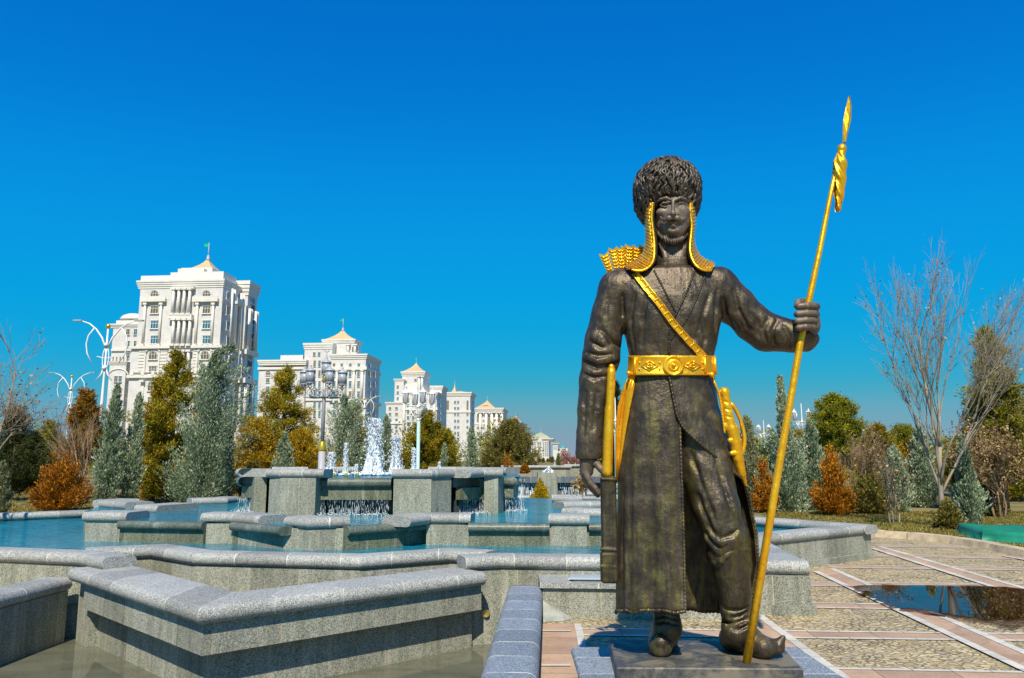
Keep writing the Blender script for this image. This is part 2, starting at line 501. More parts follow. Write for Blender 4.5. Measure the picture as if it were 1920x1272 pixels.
# ------------------------------------------------------------------ sculpting volume (signed distance on a grid, meshed by surface nets)
class Vol:
    def __init__(s, lo, hi, h):
        s.lo = np.array(lo, float); s.h = h
        s.n = (np.ceil((np.array(hi, float) - s.lo) / h).astype(int) + 1)
        s.F = np.full(tuple(s.n), 1.0, np.float32)
    def win(s, lo, hi):
        a = np.clip(np.floor((np.array(lo) - s.lo) / s.h).astype(int), 0, s.n - 1)
        b = np.clip(np.ceil((np.array(hi) - s.lo) / s.h).astype(int) + 1, 0, s.n)
        if (b <= a).any(): return None
        ax = [s.lo[i] + s.h * np.arange(a[i], b[i], dtype=np.float32) for i in range(3)]
        X, Y, Z = ax[0][:, None, None], ax[1][None, :, None], ax[2][None, None, :]
        return tuple(slice(a[i], b[i]) for i in range(3)), X, Y, Z
    def put(s, lo, hi, fn, k=0.0, op='u', pad=0.05):
        w = s.win([q - pad for q in lo], [q + pad for q in hi])
        if w is None: return s
        sl, X, Y, Z = w
        d = fn(X, Y, Z).astype(np.float32)
        a = s.F[sl]
        if op == 'u':
            if k > 0:
                h = np.clip(0.5 + 0.5 * (a - d) / k, 0, 1)
                r = a * (1 - h) + d * h - k * h * (1 - h)
            else: r = np.minimum(a, d)
        else:
            if k > 0:
                h = np.clip(0.5 - 0.5 * (a + d) / k, 0, 1)
                r = a * (1 - h) - d * h + k * h * (1 - h)
            else: r = np.maximum(a, -d)
        s.F[sl] = r
        return s
    def ell(s, c, r, k=0.0, op='u', rot=None):
        c = np.array(c, float)
        if not hasattr(r, '__len__'): r = (r, r, r)
        R = np.array(rot) if rot is not None else None
        def fn(X, Y, Z):
            x, y, z = X - c[0], Y - c[1], Z - c[2]
            if R is not None:
                x, y, z = (R[0, 0] * x + R[1, 0] * y + R[2, 0] * z, R[0, 1] * x + R[1, 1] * y + R[2, 1] * z, R[0, 2] * x + R[1, 2] * y + R[2, 2] * z)
            k0 = np.sqrt((x / r[0]) ** 2 + (y / r[1]) ** 2 + (z / r[2]) ** 2)
            k1 = np.sqrt((x / r[0] ** 2) ** 2 + (y / r[1] ** 2) ** 2 + (z / r[2] ** 2) ** 2) + 1e-6
            return k0 * (k0 - 1) / k1
        m = max(r) if R is not None else None
        e = np.array([m] * 3) if m else np.array(r)
        return s.put(c - e, c + e, fn, k, op, pad=k + 0.03)
    def cap(s, a, b, ra, rb=None, k=0.0, op='u', flat=1.0):
        a = np.array(a, float); b = np.array(b, float)
        rb = ra if rb is None else rb
        d = b - a; L2 = float(d @ d) + 1e-12
        m = max(ra, rb)
        def fn(X, Y, Z):
            x, y, z = X - a[0], Y - a[1], Z - a[2]
            t = np.clip((x * d[0] + y * d[1] + z * d[2]) / L2, 0, 1)
            q = np.sqrt((x - t * d[0]) ** 2 + ((y - t * d[1]) * flat) ** 2 + (z - t * d[2]) ** 2)
            return q - (ra + (rb - ra) * t)
        return s.put(np.minimum(a, b) - m / min(1, flat), np.maximum(a, b) + m / min(1, flat), fn, k, op, pad=k + 0.03)
    def chain(s, pts, rs, k=0.0, op='u', flat=1.0):
        for i in range(len(pts) - 1): s.cap(pts[i], pts[i + 1], rs[i], rs[i + 1], k if i == 0 else max(k * 0.6, 0.004), op, flat)
        return s
    def disp(s, fn, band=0.06):
        """add fn(x, y, z) where the field is near the surface"""
        idx = np.argwhere(np.abs(s.F) < band)
        p = s.lo + idx * s.h
        s.F[idx[:, 0], idx[:, 1], idx[:, 2]] += fn(p[:, 0], p[:, 1], p[:, 2]).astype(np.float32)
        return s
    def sample(s, p):
        q = (np.array(p) - s.lo) / s.h
        i = np.floor(q).astype(int)
        if (i < 0).any() or (i >= s.n - 1).any(): return 1.0
        f = q - i; v = 0
        for dx in (0, 1):
            for dy in (0, 1):
                for dz in (0, 1):
                    w = (f[0] if dx else 1 - f[0]) * (f[1] if dy else 1 - f[1]) * (f[2] if dz else 1 - f[2])
                    v += w * s.F[i[0] + dx, i[1] + dy, i[2] + dz]
        return v
    def hit(s, px, py, y0=4.3, y1=6.3, off=0.0):
        """first surface point seen at the photo pixel (moved towards the camera by off)"""
        Y = y0
        while Y < y1:
            p = ony(px, py, Y)
            if s.sample(p) < 0: break
            Y += 0.004
        else: return None
        return ony(px, py, Y - off)
    def mesh(s):
        F = s.F; S = F < 0
        c = np.zeros(tuple(s.n - 1), np.int8)
        for dx in (0, 1):
            for dy in (0, 1):
                for dz in (0, 1):
                    c += S[dx:S.shape[0] - 1 + dx, dy:S.shape[1] - 1 + dy, dz:S.shape[2] - 1 + dz]
        act = (c > 0) & (c < 8)
        idx = np.full(act.shape, -1, np.int64)
        cells = np.argwhere(act); n = len(cells)
        idx[act] = np.arange(n)
        acc = np.zeros((n, 3)); cnt = np.zeros(n)
        cor = [(0, 0, 0), (1, 0, 0), (0, 1, 0), (1, 1, 0), (0, 0, 1), (1, 0, 1), (0, 1, 1), (1, 1, 1)]
        val = [F[cells[:, 0] + q[0], cells[:, 1] + q[1], cells[:, 2] + q[2]] for q in cor]
        for i in range(8):
            for j in range(i + 1, 8):
                a, b = np.array(cor[i]), np.array(cor[j])
                if abs(a - b).sum() != 1: continue
                m = (val[i] < 0) != (val[j] < 0)
                t = val[i][m] / (val[i][m] - val[j][m])
                acc[m] += a + (b - a) * t[:, None]; cnt[m] += 1
        V = s.lo + (cells + acc / cnt[:, None]) * s.h
        faces = []
        for ax in range(3):
            sl0 = [slice(None)] * 3; sl1 = [slice(None)] * 3
            sl0[ax] = slice(0, -1); sl1[ax] = slice(1, None)
            e = S[tuple(sl0)] != S[tuple(sl1)]
            E = np.argwhere(e)
            u, v = (ax + 1) % 3, (ax + 2) % 3
            E = E[(E[:, u] > 0) & (E[:, v] > 0) & (E[:, u] < s.n[u] - 1) & (E[:, v] < s.n[v] - 1)]
            du = np.zeros(3, int); du[u] = 1
            dv = np.zeros(3, int); dv[v] = 1
            q = [E - du - dv, E - dv, E, E - du]
            ids = np.stack([idx[k[:, 0], k[:, 1], k[:, 2]] for k in q], 1)
            ins = S[E[:, 0], E[:, 1], E[:, 2]]
            ids[~ins] = ids[~ins][:, ::-1]
            faces.append(ids)
        Fc = np.concatenate(faces)
        Fc = Fc[(Fc >= 0).all(1)]
        return V, Fc
def joinm(ms):
    V = []; F = []; b = 0
    for v, f in ms:
        V.append(v); F.append(f + b); b += len(v)
    return np.concatenate(V), np.concatenate(F)
def smoothm(V, F, n=1, lam=0.5):
    e = np.concatenate([F[:, [0, 1]], F[:, [1, 2]], F[:, [2, 3]], F[:, [3, 0]]])
    for _ in range(n):
        acc = np.zeros_like(V); c = np.zeros(len(V))
        for i, j in ((0, 1), (1, 0)):
            np.add.at(acc, e[:, i], V[e[:, j]]); np.add.at(c, e[:, i], 1)
        V = V + lam * (acc / np.maximum(c, 1)[:, None] - V)
    return V, F
# ------------------------------------------------------------------ the statue
SY = 5.25
K = SY / FPX                       # metres per photo pixel at the statue
def P(px, py, d=0.0):              # d: depth in photo-pixel units, minus = towards the camera
    p = ony(px, py, SY + d * K)
    return Vector(p)
def PL(L): return [P(*q) for q in L]
ZB = 0.40                          # top of the bronze slab
statue = thing('statue', 'dark bronze statue of a warrior in a shaggy fur hat gripping a gilded spear', 'statue',
               (1.15, SY, 0.30))

# ---- face, neck
h_lo = P(1205, 300, 0) ; h_hi = P(1320, 300, 0)
hv = Vol((P(1210, 400).x, SY - 0.30, P(1260, 530).z), (P(1312, 400).x, SY + 0.26, P(1260, 325).z), 0.0042)
hv.ell(P(1262, 385, 8), (0.125, 0.165, 0.20), 0)
hv.ell(P(1262, 412, -10), (0.112, 0.125, 0.155), 0.03)
hv.ell(P(1262, 434, -22), (0.072, 0.068, 0.062), 0.05)
for s_ in (-1, 1):
    X = lambda q: 1262 + s_ * q
    hv.ell(P(X(22), 399, -26), (0.036, 0.035, 0.030), 0.03)                 # cheekbone
    hv.ell(P(X(15), 384, -47), (0.038, 0.038, 0.023), 0.012, 's')           # socket
    hv.ell(P(X(15.5), 383.5, -29), (0.031, 0.026, 0.019), 0.004)            # eyeball
    hv.chain(PL([(X(7), 384.5, -36.5), (X(13), 380.6, -38.5), (X(19), 380.6, -37), (X(25), 385, -32)]), [0.005, 0.0065, 0.0065, 0.004], 0.004)
    hv.chain(PL([(X(8), 386, -36), (X(15), 388.6, -37), (X(23), 386.5, -33)]), [0.004, 0.006, 0.004], 0.005)
    hv.chain(PL([(X(4), 375.5, -42), (X(13), 371.5, -41.5), (X(23), 374, -35), (X(30), 379, -26)]), [0.010, 0.012, 0.010, 0.006], 0.005)
    hv.ell(P(X(6), 402.5, -45), (0.017, 0.020, 0.013), 0.010)               # nostril wing
    hv.ell(P(X(4.2), 405.5, -49), (0.007, 0.010, 0.006), 0.003, 's')
    hv.chain(PL([(X(1), 408.5, -49.5), (X(8), 409.5, -48.5), (X(15), 412.5, -44), (X(20.5), 411, -38.5), (X(23.5), 407, -36)]),
             [0.013, 0.019, 0.015, 0.010, 0.006], 0.004)                   # moustache
    hv.ell(P(X(22), 422, -10), (0.034, 0.05, 0.055), 0.04)                  # jaw
hv.chain(PL([(1262, 376, -40), (1262, 388, -46), (1262, 399, -54)]), [0.012, 0.013, 0.018], 0.010)
hv.ell(P(1262, 401.5, -54), (0.019, 0.019, 0.015), 0.008)
hv.chain(PL([(1252, 418.5, -39), (1258, 417.2, -42.5), (1262, 418, -43.5), (1266, 417.2, -42.5), (1272, 418.5, -39)]), [0.005, 0.010, 0.009, 0.010, 0.005], 0.004)
hv.chain(PL([(1254, 421.6, -38.5), (1262, 423.2, -42), (1270, 421.6, -38.5)]), [0.006, 0.012, 0.006], 0.005)
hv.chain(PL([(1251, 420.2, -41), (1273, 420.2, -41)]), [0.0045, 0.0045], 0.004, 's')
hv.ell(P(1262, 434, -39), (0.034, 0.026, 0.026), 0.02)
hv.ell(P(1262, 428.5, -44), (0.03, 0.016, 0.008), 0.012, 's')
# beard under the jaw, with carved strands
hv.chain(PL([(1232, 428, -4), (1239, 440, -14), (1250, 449, -25), (1262, 452, -29), (1274, 449, -25), (1285, 440, -14), (1292, 428, -4)]),
         [0.018, 0.022, 0.026, 0.028, 0.026, 0.022, 0.018], 0.010)
hv.cap(P(1262, 445, 12), P(1261, 505, 10), 0.098, 0.112, 0.03)
for s_ in (-1, 1):
    hv.cap(P(1262 + s_ * 22, 455, -5), P(1262 + s_ * 9, 500, -22), 0.022, 0.018, 0.025)
_zb = P(1262, 444, -35).z
def _beard(x, y, z):
    m = np.clip((_zb + 0.012 - z) / 0.008, 0, 1) * np.clip((z - _zb + 0.07) / 0.02, 0, 1)
    return m * 0.0045 * np.sin((x - P(1262, 440).x) * 420 + 3 * np.sin(z * 60))
hv.disp(_beard, 0.03)
head_m = hv.mesh()

# ---- hands
def fist():
    v = Vol((P(1440, 600).x, SY - 0.38, P(1500, 665).z), (P(1560, 600).x, SY + 0.05, P(1500, 545).z), 0.0045)
    v.ell(P(1524, 600, -34), (0.045, 0.055, 0.105), 0)
    v.cap(P(1516, 612, -28), P(1490, 628, -10), 0.062, 0.065, 0.04)
    for i, (yy, l) in enumerate(((574, 0), (588, 1.5), (601.5, 1), (614, -1.5))):
        r = 0.0265 - 0.001 * i
        v.chain(PL([(1531 - 0.6 * i, yy + 1, -36), (1527 - i, yy, -55), (1513 - i, yy - 0.5, -61), (1499 - l - i, yy + 1, -57), (1496 - l - i, yy + 2, -44)]),
                [r, r * 0.98, r * 0.92, r * 0.88, r * 0.8], 0.006)
    for yy in (581, 595, 608): v.chain(PL([(1536, yy, -52), (1515, yy - 0.5, -68), (1496, yy + 1, -66)]), [0.003, 0.004, 0.003], 0.006, 's')
    v.chain(PL([(1520, 574, -22), (1508, 566, -30), (1497, 567, -38), (1494, 574, -46)]), [0.028, 0.026, 0.025, 0.02], 0.006)   # thumb
    return v.mesh()
def open_hand():
    v = Vol((P(1075, 860).x, SY - 0.20, P(1100, 950).z), (P(1150, 860).x, SY + 0.16, P(1100, 818).z), 0.0045)
    v.cap(P(1099, 825, 0), P(1099, 848, -2), 0.044, 0.042, 0)
    v.chain(PL([(1099, 848, -2), (1101, 865, -3), (1101, 884, -2)]), [0.042, 0.050, 0.042], 0.02, flat=0.8)
    for i, (dd, a, b, c) in enumerate(((-12, (1098, 886), (1107, 906), (1123, 925)), (-4, (1095, 888), (1103, 909), (1121, 930)),
                                       (4, (1094, 887), (1101, 907), (1118, 928)), (12, (1095, 884), (1100, 902), (1113, 920)))):
        v.chain([P(a[0], a[1] - 14, dd), P(a[0], a[1], dd), P(b[0], b[1], dd - 2), P((b[0] + c[0]) / 2 + 1, (b[1] + c[1]) / 2, dd - 3), P(c[0], c[1], dd - 3)],
                [0.026, 0.023, 0.021, 0.0185, 0.014], 0.008)
    v.chain(PL([(1106, 858, -8), (1116, 868, -14), (1126, 879, -18), (1134, 891, -19)]), [0.030, 0.025, 0.022, 0.015], 0.012)
    return v.mesh()

# ---- coat above the belt
cv = Vol((P(1075, 600).x, SY - 0.40, P(1100, 862).z), (P(1545, 600).x, SY + 0.32, P(1200, 480).z), 0.0085)
rows = [(504, 1222, 1302, 30, 34), (507, 1195, 1325, 38, 42), (512, 1172, 1342, 44, 48), (535, 1158, 1352, 52, 52), (565, 1160, 1352, 59, 54), (600, 1166, 1351, 60, 52),
        (640, 1175, 1343, 54, 48), (672, 1181, 1337, 50, 46), (690, 1183, 1336, 48, 44), (703, 1186, 1333, 44, 40)]
_z = np.array([P(1260, r[0]).z for r in rows])[::-1]
_L = np.array([P(r[1], r[0]).x for r in rows])[::-1]
_R = np.array([P(r[2], r[0]).x for r in rows])[::-1]
_f = np.array([r[3] * K for r in rows])[::-1]
_b = np.array([r[4] * K for r in rows])[::-1]
def torso(X, Y, Z):
    z = np.clip(Z, _z[0], _z[-1])
    L, R, f, b = (np.interp(z.ravel(), _z, q).reshape(z.shape) for q in (_L, _R, _f, _b))
    cx, a = (L + R) / 2, (R - L) / 2
    dy = Y - SY
    bb = np.where(dy < 0, f, b)
    q = (np.abs((X - cx) / a) ** 2.4 + np.abs(dy / bb) ** 2.4) ** (1 / 2.4)
    d = (q - 1) * np.minimum(a, bb)
    return np.maximum(d, np.maximum(Z - _z[-1], _z[0] - Z))
cv.put((_L.min(), SY - 0.3, _z[0]), (_R.max(), SY + 0.3, _z[-1]), torso)
for s_, x in ((-1, 1228), (1, 1296)):
    cv.cap(P(x, 527, 2), P(1262 + s_ * 84, 537, 2), 0.085, 0.115, 0.06)
# right arm (left in the picture)
cv.chain(PL([(1156, 541, 2), (1141, 590, 6), (1130, 640, 10), (1127, 672, 10)]), [0.128, 0.116, 0.122, 0.128], 0.05)
cv.chain(PL([(1127, 672, 10), (1117, 712, 6), (1110, 770, 0), (1106, 812, -3), (1105, 846, -4)]), [0.125, 0.112, 0.098, 0.088, 0.084], 0.03)
cv.cap(P(1105.5, 830, -4), P(1104.5, 850, -4), 0.090, 0.093, 0.01)
# left arm (right in the picture)
cv.chain(PL([(1346, 537, 0), (1378, 572, 2), (1412, 606, 4), (1436, 622, 2)]), [0.135, 0.132, 0.128, 0.132], 0.05)
cv.chain(PL([(1438, 624, 2), (1466, 628, -8), (1488, 630, -14), (1506, 628, -18)]), [0.128, 0.116, 0.106, 0.092], 0.03)
cv.chain(PL([(1488, 636, -6), (1510, 638, -2), (1522, 634, -4)]), [0.092, 0.078, 0.05], 0.03)
# open sleeve ends
cv.cap(P(1104, 852, -4), P(1103, 880, -4), 0.066, 0.07, 0.008, 's')
cv.ell(P(1534, 604, -44), (0.10, 0.12, 0.08), 0.02, 's')
# folds: furrows and ridges
def furrow(pts, r, k=0.03, push=0.0):
    L = [p for p in (cv.hit(x, y) for x, y in pts) if p is not None]
    if len(L) < 2: return
    L = [q + Vector((0, -push, 0)) for q in L]
    cv.chain(L, [r * 0.5] + [r] * (len(L) - 2) + [r * 0.5], k, 's')
def ridge(pts, r, k=0.03, sink=0.012):
    L = [p for p in (cv.hit(x, y) for x, y in pts) if p is not None]
    if len(L) < 2: return
    L = [q + Vector((0, sink, 0)) for q in L]
    cv.chain(L, [r * 0.5] + [r] * (len(L) - 2) + [r * 0.4], k)
furrow([(1166, 556), (1168, 590), (1169, 630), (1170, 668)], 0.016, 0.03)                  # between right arm and chest
for L_, r_ in (([(1100, 662), (1120, 668), (1148, 664), (1166, 655)], 0.015), ([(1094, 676), (1118, 688), (1146, 686), (1162, 676)], 0.017),
               ([(1092, 700), (1112, 708), (1138, 706)], 0.012), ([(1128, 618), (1146, 640), (1164, 650)], 0.014),
               ([(1106, 640), (1126, 650), (1150, 646)], 0.011), ([(1120, 735), (1116, 770), (1112, 806)], 0.010),
               ([(1098, 735), (1096, 780), (1094, 815)], 0.009), ([(1140, 560), (1134, 590), (1122, 620)], 0.010),
               ([(1356, 560), (1362, 590), (1376, 616)], 0.016), ([(1376, 545), (1384, 580), (1404, 612), (1424, 632)], 0.014),
               ([(1408, 590), (1420, 606), (1424, 626)], 0.013), ([(1440, 600), (1432, 616), (1436, 640)], 0.015),
               ([(1456, 602), (1446, 622), (1452, 646)], 0.012), ([(1470, 612), (1480, 630), (1478, 650)], 0.010),
               ([(1346, 545), (1340, 580), (1342, 620)], 0.014), ([(1330, 552), (1318, 590), (1310, 620)], 0.010),
               ([(1212, 556), (1206, 600), (1204, 650)], 0.008), ([(1190, 552), (1182, 600), (1190, 655)], 0.009),
               ([(1298, 610), (1300, 635), (1296, 664)], 0.008), ([(1318, 600), (1322, 635), (1316, 664)], 0.009),
               ([(1232, 620), (1230, 645), (1234, 664)], 0.007)):
    furrow(L_, r_, 0.028)
for L_, r_ in (([(1098, 668), (1120, 678), (1150, 674)], 0.016), ([(1094, 690), (1115, 699), (1145, 697)], 0.014), ([(1112, 630), (1132, 645), (1158, 655)], 0.012),
               ([(1364, 545), (1372, 585), (1392, 620)], 0.018), ([(1392, 575), (1408, 605), (1420, 636)], 0.014), ([(1448, 598), (1440, 620), (1444, 646)], 0.014),
               ([(1336, 540), (1334, 580), (1330, 610)], 0.012), ([(1176, 545), (1178, 575), (1174, 610)], 0.012)):
    ridge(L_, r_, 0.03)
cv.disp(lambda x, y, z: 0.0018 * np.sin(x * 41 + 2.2 * np.sin(z * 9)) * np.sin(z * 23 + 3 * np.sin(x * 13)) + 0.0008 * np.sin(x * 95 + z * 20) * np.cos(z * 60 + y * 50))
coat_m = smoothm(*cv.mesh(), 1, 0.4)
coat = npmesh('coat', coat_m[0], coat_m[1], M['bronze'], statue)

# ---- body: head, hands and what the clothes hide, one mesh
bv = Vol((P(1085, 600).x, SY - 0.25, ZB + 0.35), (P(1520, 600).x, SY + 0.2, P(1200, 470).z), 0.016)
bv.chain([P(1262, 480, 8), P(1262, 560, 4), P(1262, 700, 0), P(1262, 790, 0)], [0.09, 0.17, 0.16, 0.17], 0.05)
bv.chain(PL([(1200, 535, 4), (1156, 545, 4), (1128, 665, 10), (1102, 835, -2)]), [0.09, 0.085, 0.07, 0.04], 0.04)
bv.chain(PL([(1320, 535, 2), (1350, 542, 2), (1434, 622, 2), (1508, 616, -30)]), [0.09, 0.09, 0.07, 0.05], 0.04)
bv.chain([P(1235, 790, 0), P(1245, 1000, 8), P(1251, 1160, 12)], [0.14, 0.10, 0.06], 0.04)
bv.chain([P(1305, 790, -5), P(1362, 990, -30), P(1380, 1120, -8)], [0.12, 0.08, 0.06], 0.04)
body_m = joinm([head_m, fist(), open_hand(), bv.mesh()])
body = npmesh('body', body_m[0], body_m[1], M['bronze_face'], statue)

# ---- skirt of the coat: one open sheet from the front edge round the back to the flap
SK = [(690, 1181, 1338, 50, 48), (702, 1179, 1340, 55, 50), (760, 1171, 1347, 60, 54), (820, 1165, 1366, 64, 58), (880, 1160, 1391, 66, 62), (940, 1158, 1407, 68, 66),
      (1000, 1156, 1420, 70, 70), (1060, 1155, 1424, 72, 72), (1100, 1155, 1417, 74, 74), (1146, 1155, 1407, 76, 76)]
def skrow(py):
    ys = [r[0] for r in SK]
    L, R, f, b = (np.interp(py, ys, [r[k] for r in SK]) for k in (1, 2, 3, 4))
    return L, R, f, b
E0 = [(690, 1262), (760, 1270), (803, 1275), (891, 1278), (998, 1282), (1147, 1285)]      # inner (left) front edge
E1 = [(690, 1252), (704, 1255), (749, 1263), (779, 1269), (803, 1281), (830, 1308), (845, 1325), (877, 1363), (898, 1386), (912, 1394)]
def skpt(py, th, out=0.0, pyo=0.0):
    L, R, f, b = skrow(py)
    cx, a = (L + R) / 2, (R - L) / 2
    low = np.clip((py - 700) / 446, 0, 1)
    fold = low * (3.0 * math.sin(th * 9 + 0.6 + 0.8 * math.sin(py / 90)) + 2.0 * math.sin(th * 17 + 2 + py / 160) + 1.1 * math.sin(th * 31 + 1))
    edge = abs(math.sin(th))
    fold *= (0.25 if edge > 0.93 else 1.0)
    q = 1.0 + (out + fold) / a
    x = cx - a * q * math.sin(th)
    bb = f if math.cos(th) > 0 else b
    d = -bb * (1 + (out + fold) / bb) * math.cos(th)
    d += 6 * low * 0
    return x, d
def skirt():
    mb = MB()
    pys = list(np.linspace(690, 1146, 62))
    N = 130
    outer, inner = [], []
    edges0, edges1, hem = [], [], []
    for py in pys:
        L, R, f, b = skrow(py)
        cx, a = (L + R) / 2, (R - L) / 2
        x0 = np.interp(py, [e[0] for e in E0], [e[1] for e in E0])
        th0 = math.asin(max(-1, min(1, (cx - x0) / a)))
        if py < 905:
            x1 = np.interp(py, [e[0] for e in E1], [e[1] for e in E1])
            th1 = 2 * PI - math.asin(max(-1, min(0.999, (x1 - cx) / a)))
        else: th1 = 2 * PI - PI / 2 - 0.10 * min(1, (py - 905) / 60)
        ro, ri = [], []
        for j in range(N):
            t = j / (N - 1)
            th = th0 + (th1 - th0) * t
            # the flap lies over the left panel
            lift = 5.0 * max(0.0, (t - 0.75) / 0.25) if py < 905 else 0
            x, d = skpt(py, th, lift)
            hemw = (2.2 * math.sin(th * 9 + 0.5) + 1.2 * math.sin(th * 17)) * max(0, (py - 1100) / 46) 
            p = P(x, py + hemw, d)
            ro.append(p)
            x, d = skpt(py, th, lift - 4.5)
            p = P(x, py + hemw, d)
            ri.append(p)
        outer.append(ro); inner.append(ri)
        edges0.append(ro[0]); edges1.append(ro[-1])
    rows_ = []
    for ro, ri in zip(outer, inner): rows_.append(ro + ri[::-1])
    mb.grid(rows_, closed_u=True)
    nr = len(rows_) - 1
    base = nr * len(rows_[0])
    fs = []
    for j in range(N - 1): fs.append((base + j, base + j + 1, base + 2 * N - 2 - j, base + 2 * N - 1 - j))
    mb.f.extend(fs); mb.uv.extend([None] * len(fs)); mb.sm.extend([True] * len(fs))
    o = part('coat_skirt', mb, M['bronze'], statue)
    # braided trim
    tb = MB()
    for path, r in ((edges0, 0.010), (edges1, 0.011), (outer[-1], 0.012)):
        out = []; rr = []
        acc = 0
        for i in range(len(path) - 1):
            n = max(1, int((path[i + 1] - path[i]).length / 0.007))
            for q in range(n):
                out.append(path[i].lerp(path[i + 1], q / n)); acc += 1
                rr.append(r * (1.0 if acc % 3 else 0.6))
        if path is outer[-1]:
            out = [p for p in out]
        tb.tube(out, rr, 6)
    part('coat_trim', tb, M['bronze'], o)
    return o
skirt_o = skirt()

# ---- trims drawn on the chest: they sit on the sculpted surface
def on_coat(pts, step=5.0, off=0.004):
    out = []
    for (x0, y0), (x1, y1) in zip(pts, pts[1:]):
        n = max(1, int(math.hypot(x1 - x0, y1 - y0) / step))
        for q in range(n + 1):
            p = cv.hit(x0 + (x1 - x0) * q / n, y0 + (y1 - y0) * q / n, off=off)
            if p is not None and (not out or (p - out[-1]).length > 1e-4): out.append(p)
    return out
tr = MB()
for L_, r_ in (([(1226, 507), (1246, 545), (1268, 586)], 0.0085), ([(1303, 507), (1286, 552), (1266, 592), (1256, 602)], 0.0085),
               ([(1323, 514), (1304, 566), (1284, 604), (1262, 630), (1256, 640), (1255, 666)], 0.0075), ([(1256, 600), (1254, 630), (1253, 666)], 0.006)):
    pts = on_coat(L_, 1.6)
    tr.tube(pts, [r_ * (1.0 if i % 3 else 0.45) for i in range(len(pts))], 6)
part('lapel_trim', tr, M['bronze_dark'], statue)
# standing collar
cm = MB()
rw = []
for py, o_ in ((511, 4), (509, 6), (503, 5.2), (496, 4.4), (491, 4.2), (490, 0), (500, -1)):
    row = []
    for k in range(40):
        a = 2 * PI * k / 40
        row.append(P(1261, py, 10) + Vector((math.sin(a) * (34 + o_) * K, -math.cos(a) * (36 + o_) * K, 0)))
    rw.append(row)
cm.grid(rw, closed_u=True)
collar = part('collar', cm, M['bronze'], statue)

# ---- trousers and boots
lv = Vol((P(1215, 900).x, SY - 0.36, P(1200, 1110).z), (P(1410, 900).x, SY + 0.2, P(1200, 735).z), 0.009)
lv.chain(PL([(1300, 800, 2), (1322, 880, -14), (1342, 950, -32), (1360, 1005, -42), (1364, 1032, -38)]), [0.20, 0.178, 0.152, 0.128, 0.118], 0.04)
lv.cap(P(1345, 1040, -36), P(1372, 1036, -40), 0.07, 0.09, 0.04)
lv.chain(PL([(1238, 800, 2), (1245, 1000, 10), (1250, 1080, 12)]), [0.17, 0.13, 0.10], 0.04)
def lfur(pts, r, k=0.03, op='s'):
    L = [p for p in (lv.hit(x, y) for x, y in pts) if p is not None]
    if len(L) > 1: lv.chain([q + Vector((0, 0.010 if op == 'u' else 0, 0)) for q in L], [r * 0.5] + [r] * (len(L) - 2) + [r * 0.4], k, op)
for L_ in ([(1296, 850), (1318, 905), (1336, 960), (1350, 1000)], [(1340, 850), (1356, 905), (1372, 960)], [(1330, 990), (1350, 1012), (1374, 1004), (1388, 985)],
           [(1322, 1000), (1344, 1026), (1366, 1022)], [(1310, 930), (1330, 985), (1342, 1010)]): lfur(L_, 0.013)
for L_ in ([(1310, 860), (1332, 930), (1350, 990)], [(1336, 1004), (1356, 1018), (1382, 1004)], [(1326, 1012), (1346, 1034), (1370, 1026)], [(1360, 900), (1378, 960), (1388, 1000)]): lfur(L_, 0.015, 0.035, 'u')
lv.disp(lambda x, y, z: 0.003 * np.sin(x * 60 + z * 25) * np.sin(z * 30))
tm = smoothm(*lv.mesh(), 1, 0.4)
npmesh('trousers', tm[0], tm[1], M['bronze'], statue)

def boot_front():      # the viewer's left foot, toe towards the camera
    v = Vol((P(1200, 1200).x, SY - 0.50, ZB - 0.02), (P(1300, 1200).x, SY + 0.3, P(1250, 1080).z), 0.0065)
    an = P(1252, 1160, 12)
    v.chain([P(1251, 1060, 12), P(1251, 1120, 14), P(1250, 1150, 12), P(1252, 1178, 10)], [0.105, 0.092, 0.082, 0.082], 0)
    heel = onz(1253, 1200, ZB); heel.z = ZB + 0.06
    toe = onz(1238, 1228, ZB); toe.z = ZB + 0.055
    mid = (heel + toe) / 2; mid.z = ZB + 0.075
    v.chain([P(1252, 1178, 8), mid], [0.085, 0.085], 0.05)
    v.chain([heel, mid, toe], [0.078, 0.092, 0.078], 0.03)
    tip = toe + Vector((-0.01, -0.045, 0.075))
    v.chain([toe + Vector((0, -0.03, 0.0)), toe + Vector((-0.004, -0.060, 0.04)), tip], [0.066, 0.040, 0.016], 0.02)
    v.put((heel.x - 0.3, 3, ZB - 0.3), (heel.x + 0.3, 7, ZB), lambda X, Y, Z: Z - ZB + 0 * X + 0 * Y, 0.01, 's')
    for yy, w in ((1158, 0.010), (1168, 0.008), (1150, 0.007)):
        L = [p for p in (v.hit(x, yy + 3 * math.sin(x * .12), 4.3, 6) for x in (1232, 1242, 1252, 1262, 1272)) if p is not None]
        if len(L) > 1: v.chain(L, [w] * len(L), 0.02, 's')
    return v.mesh()
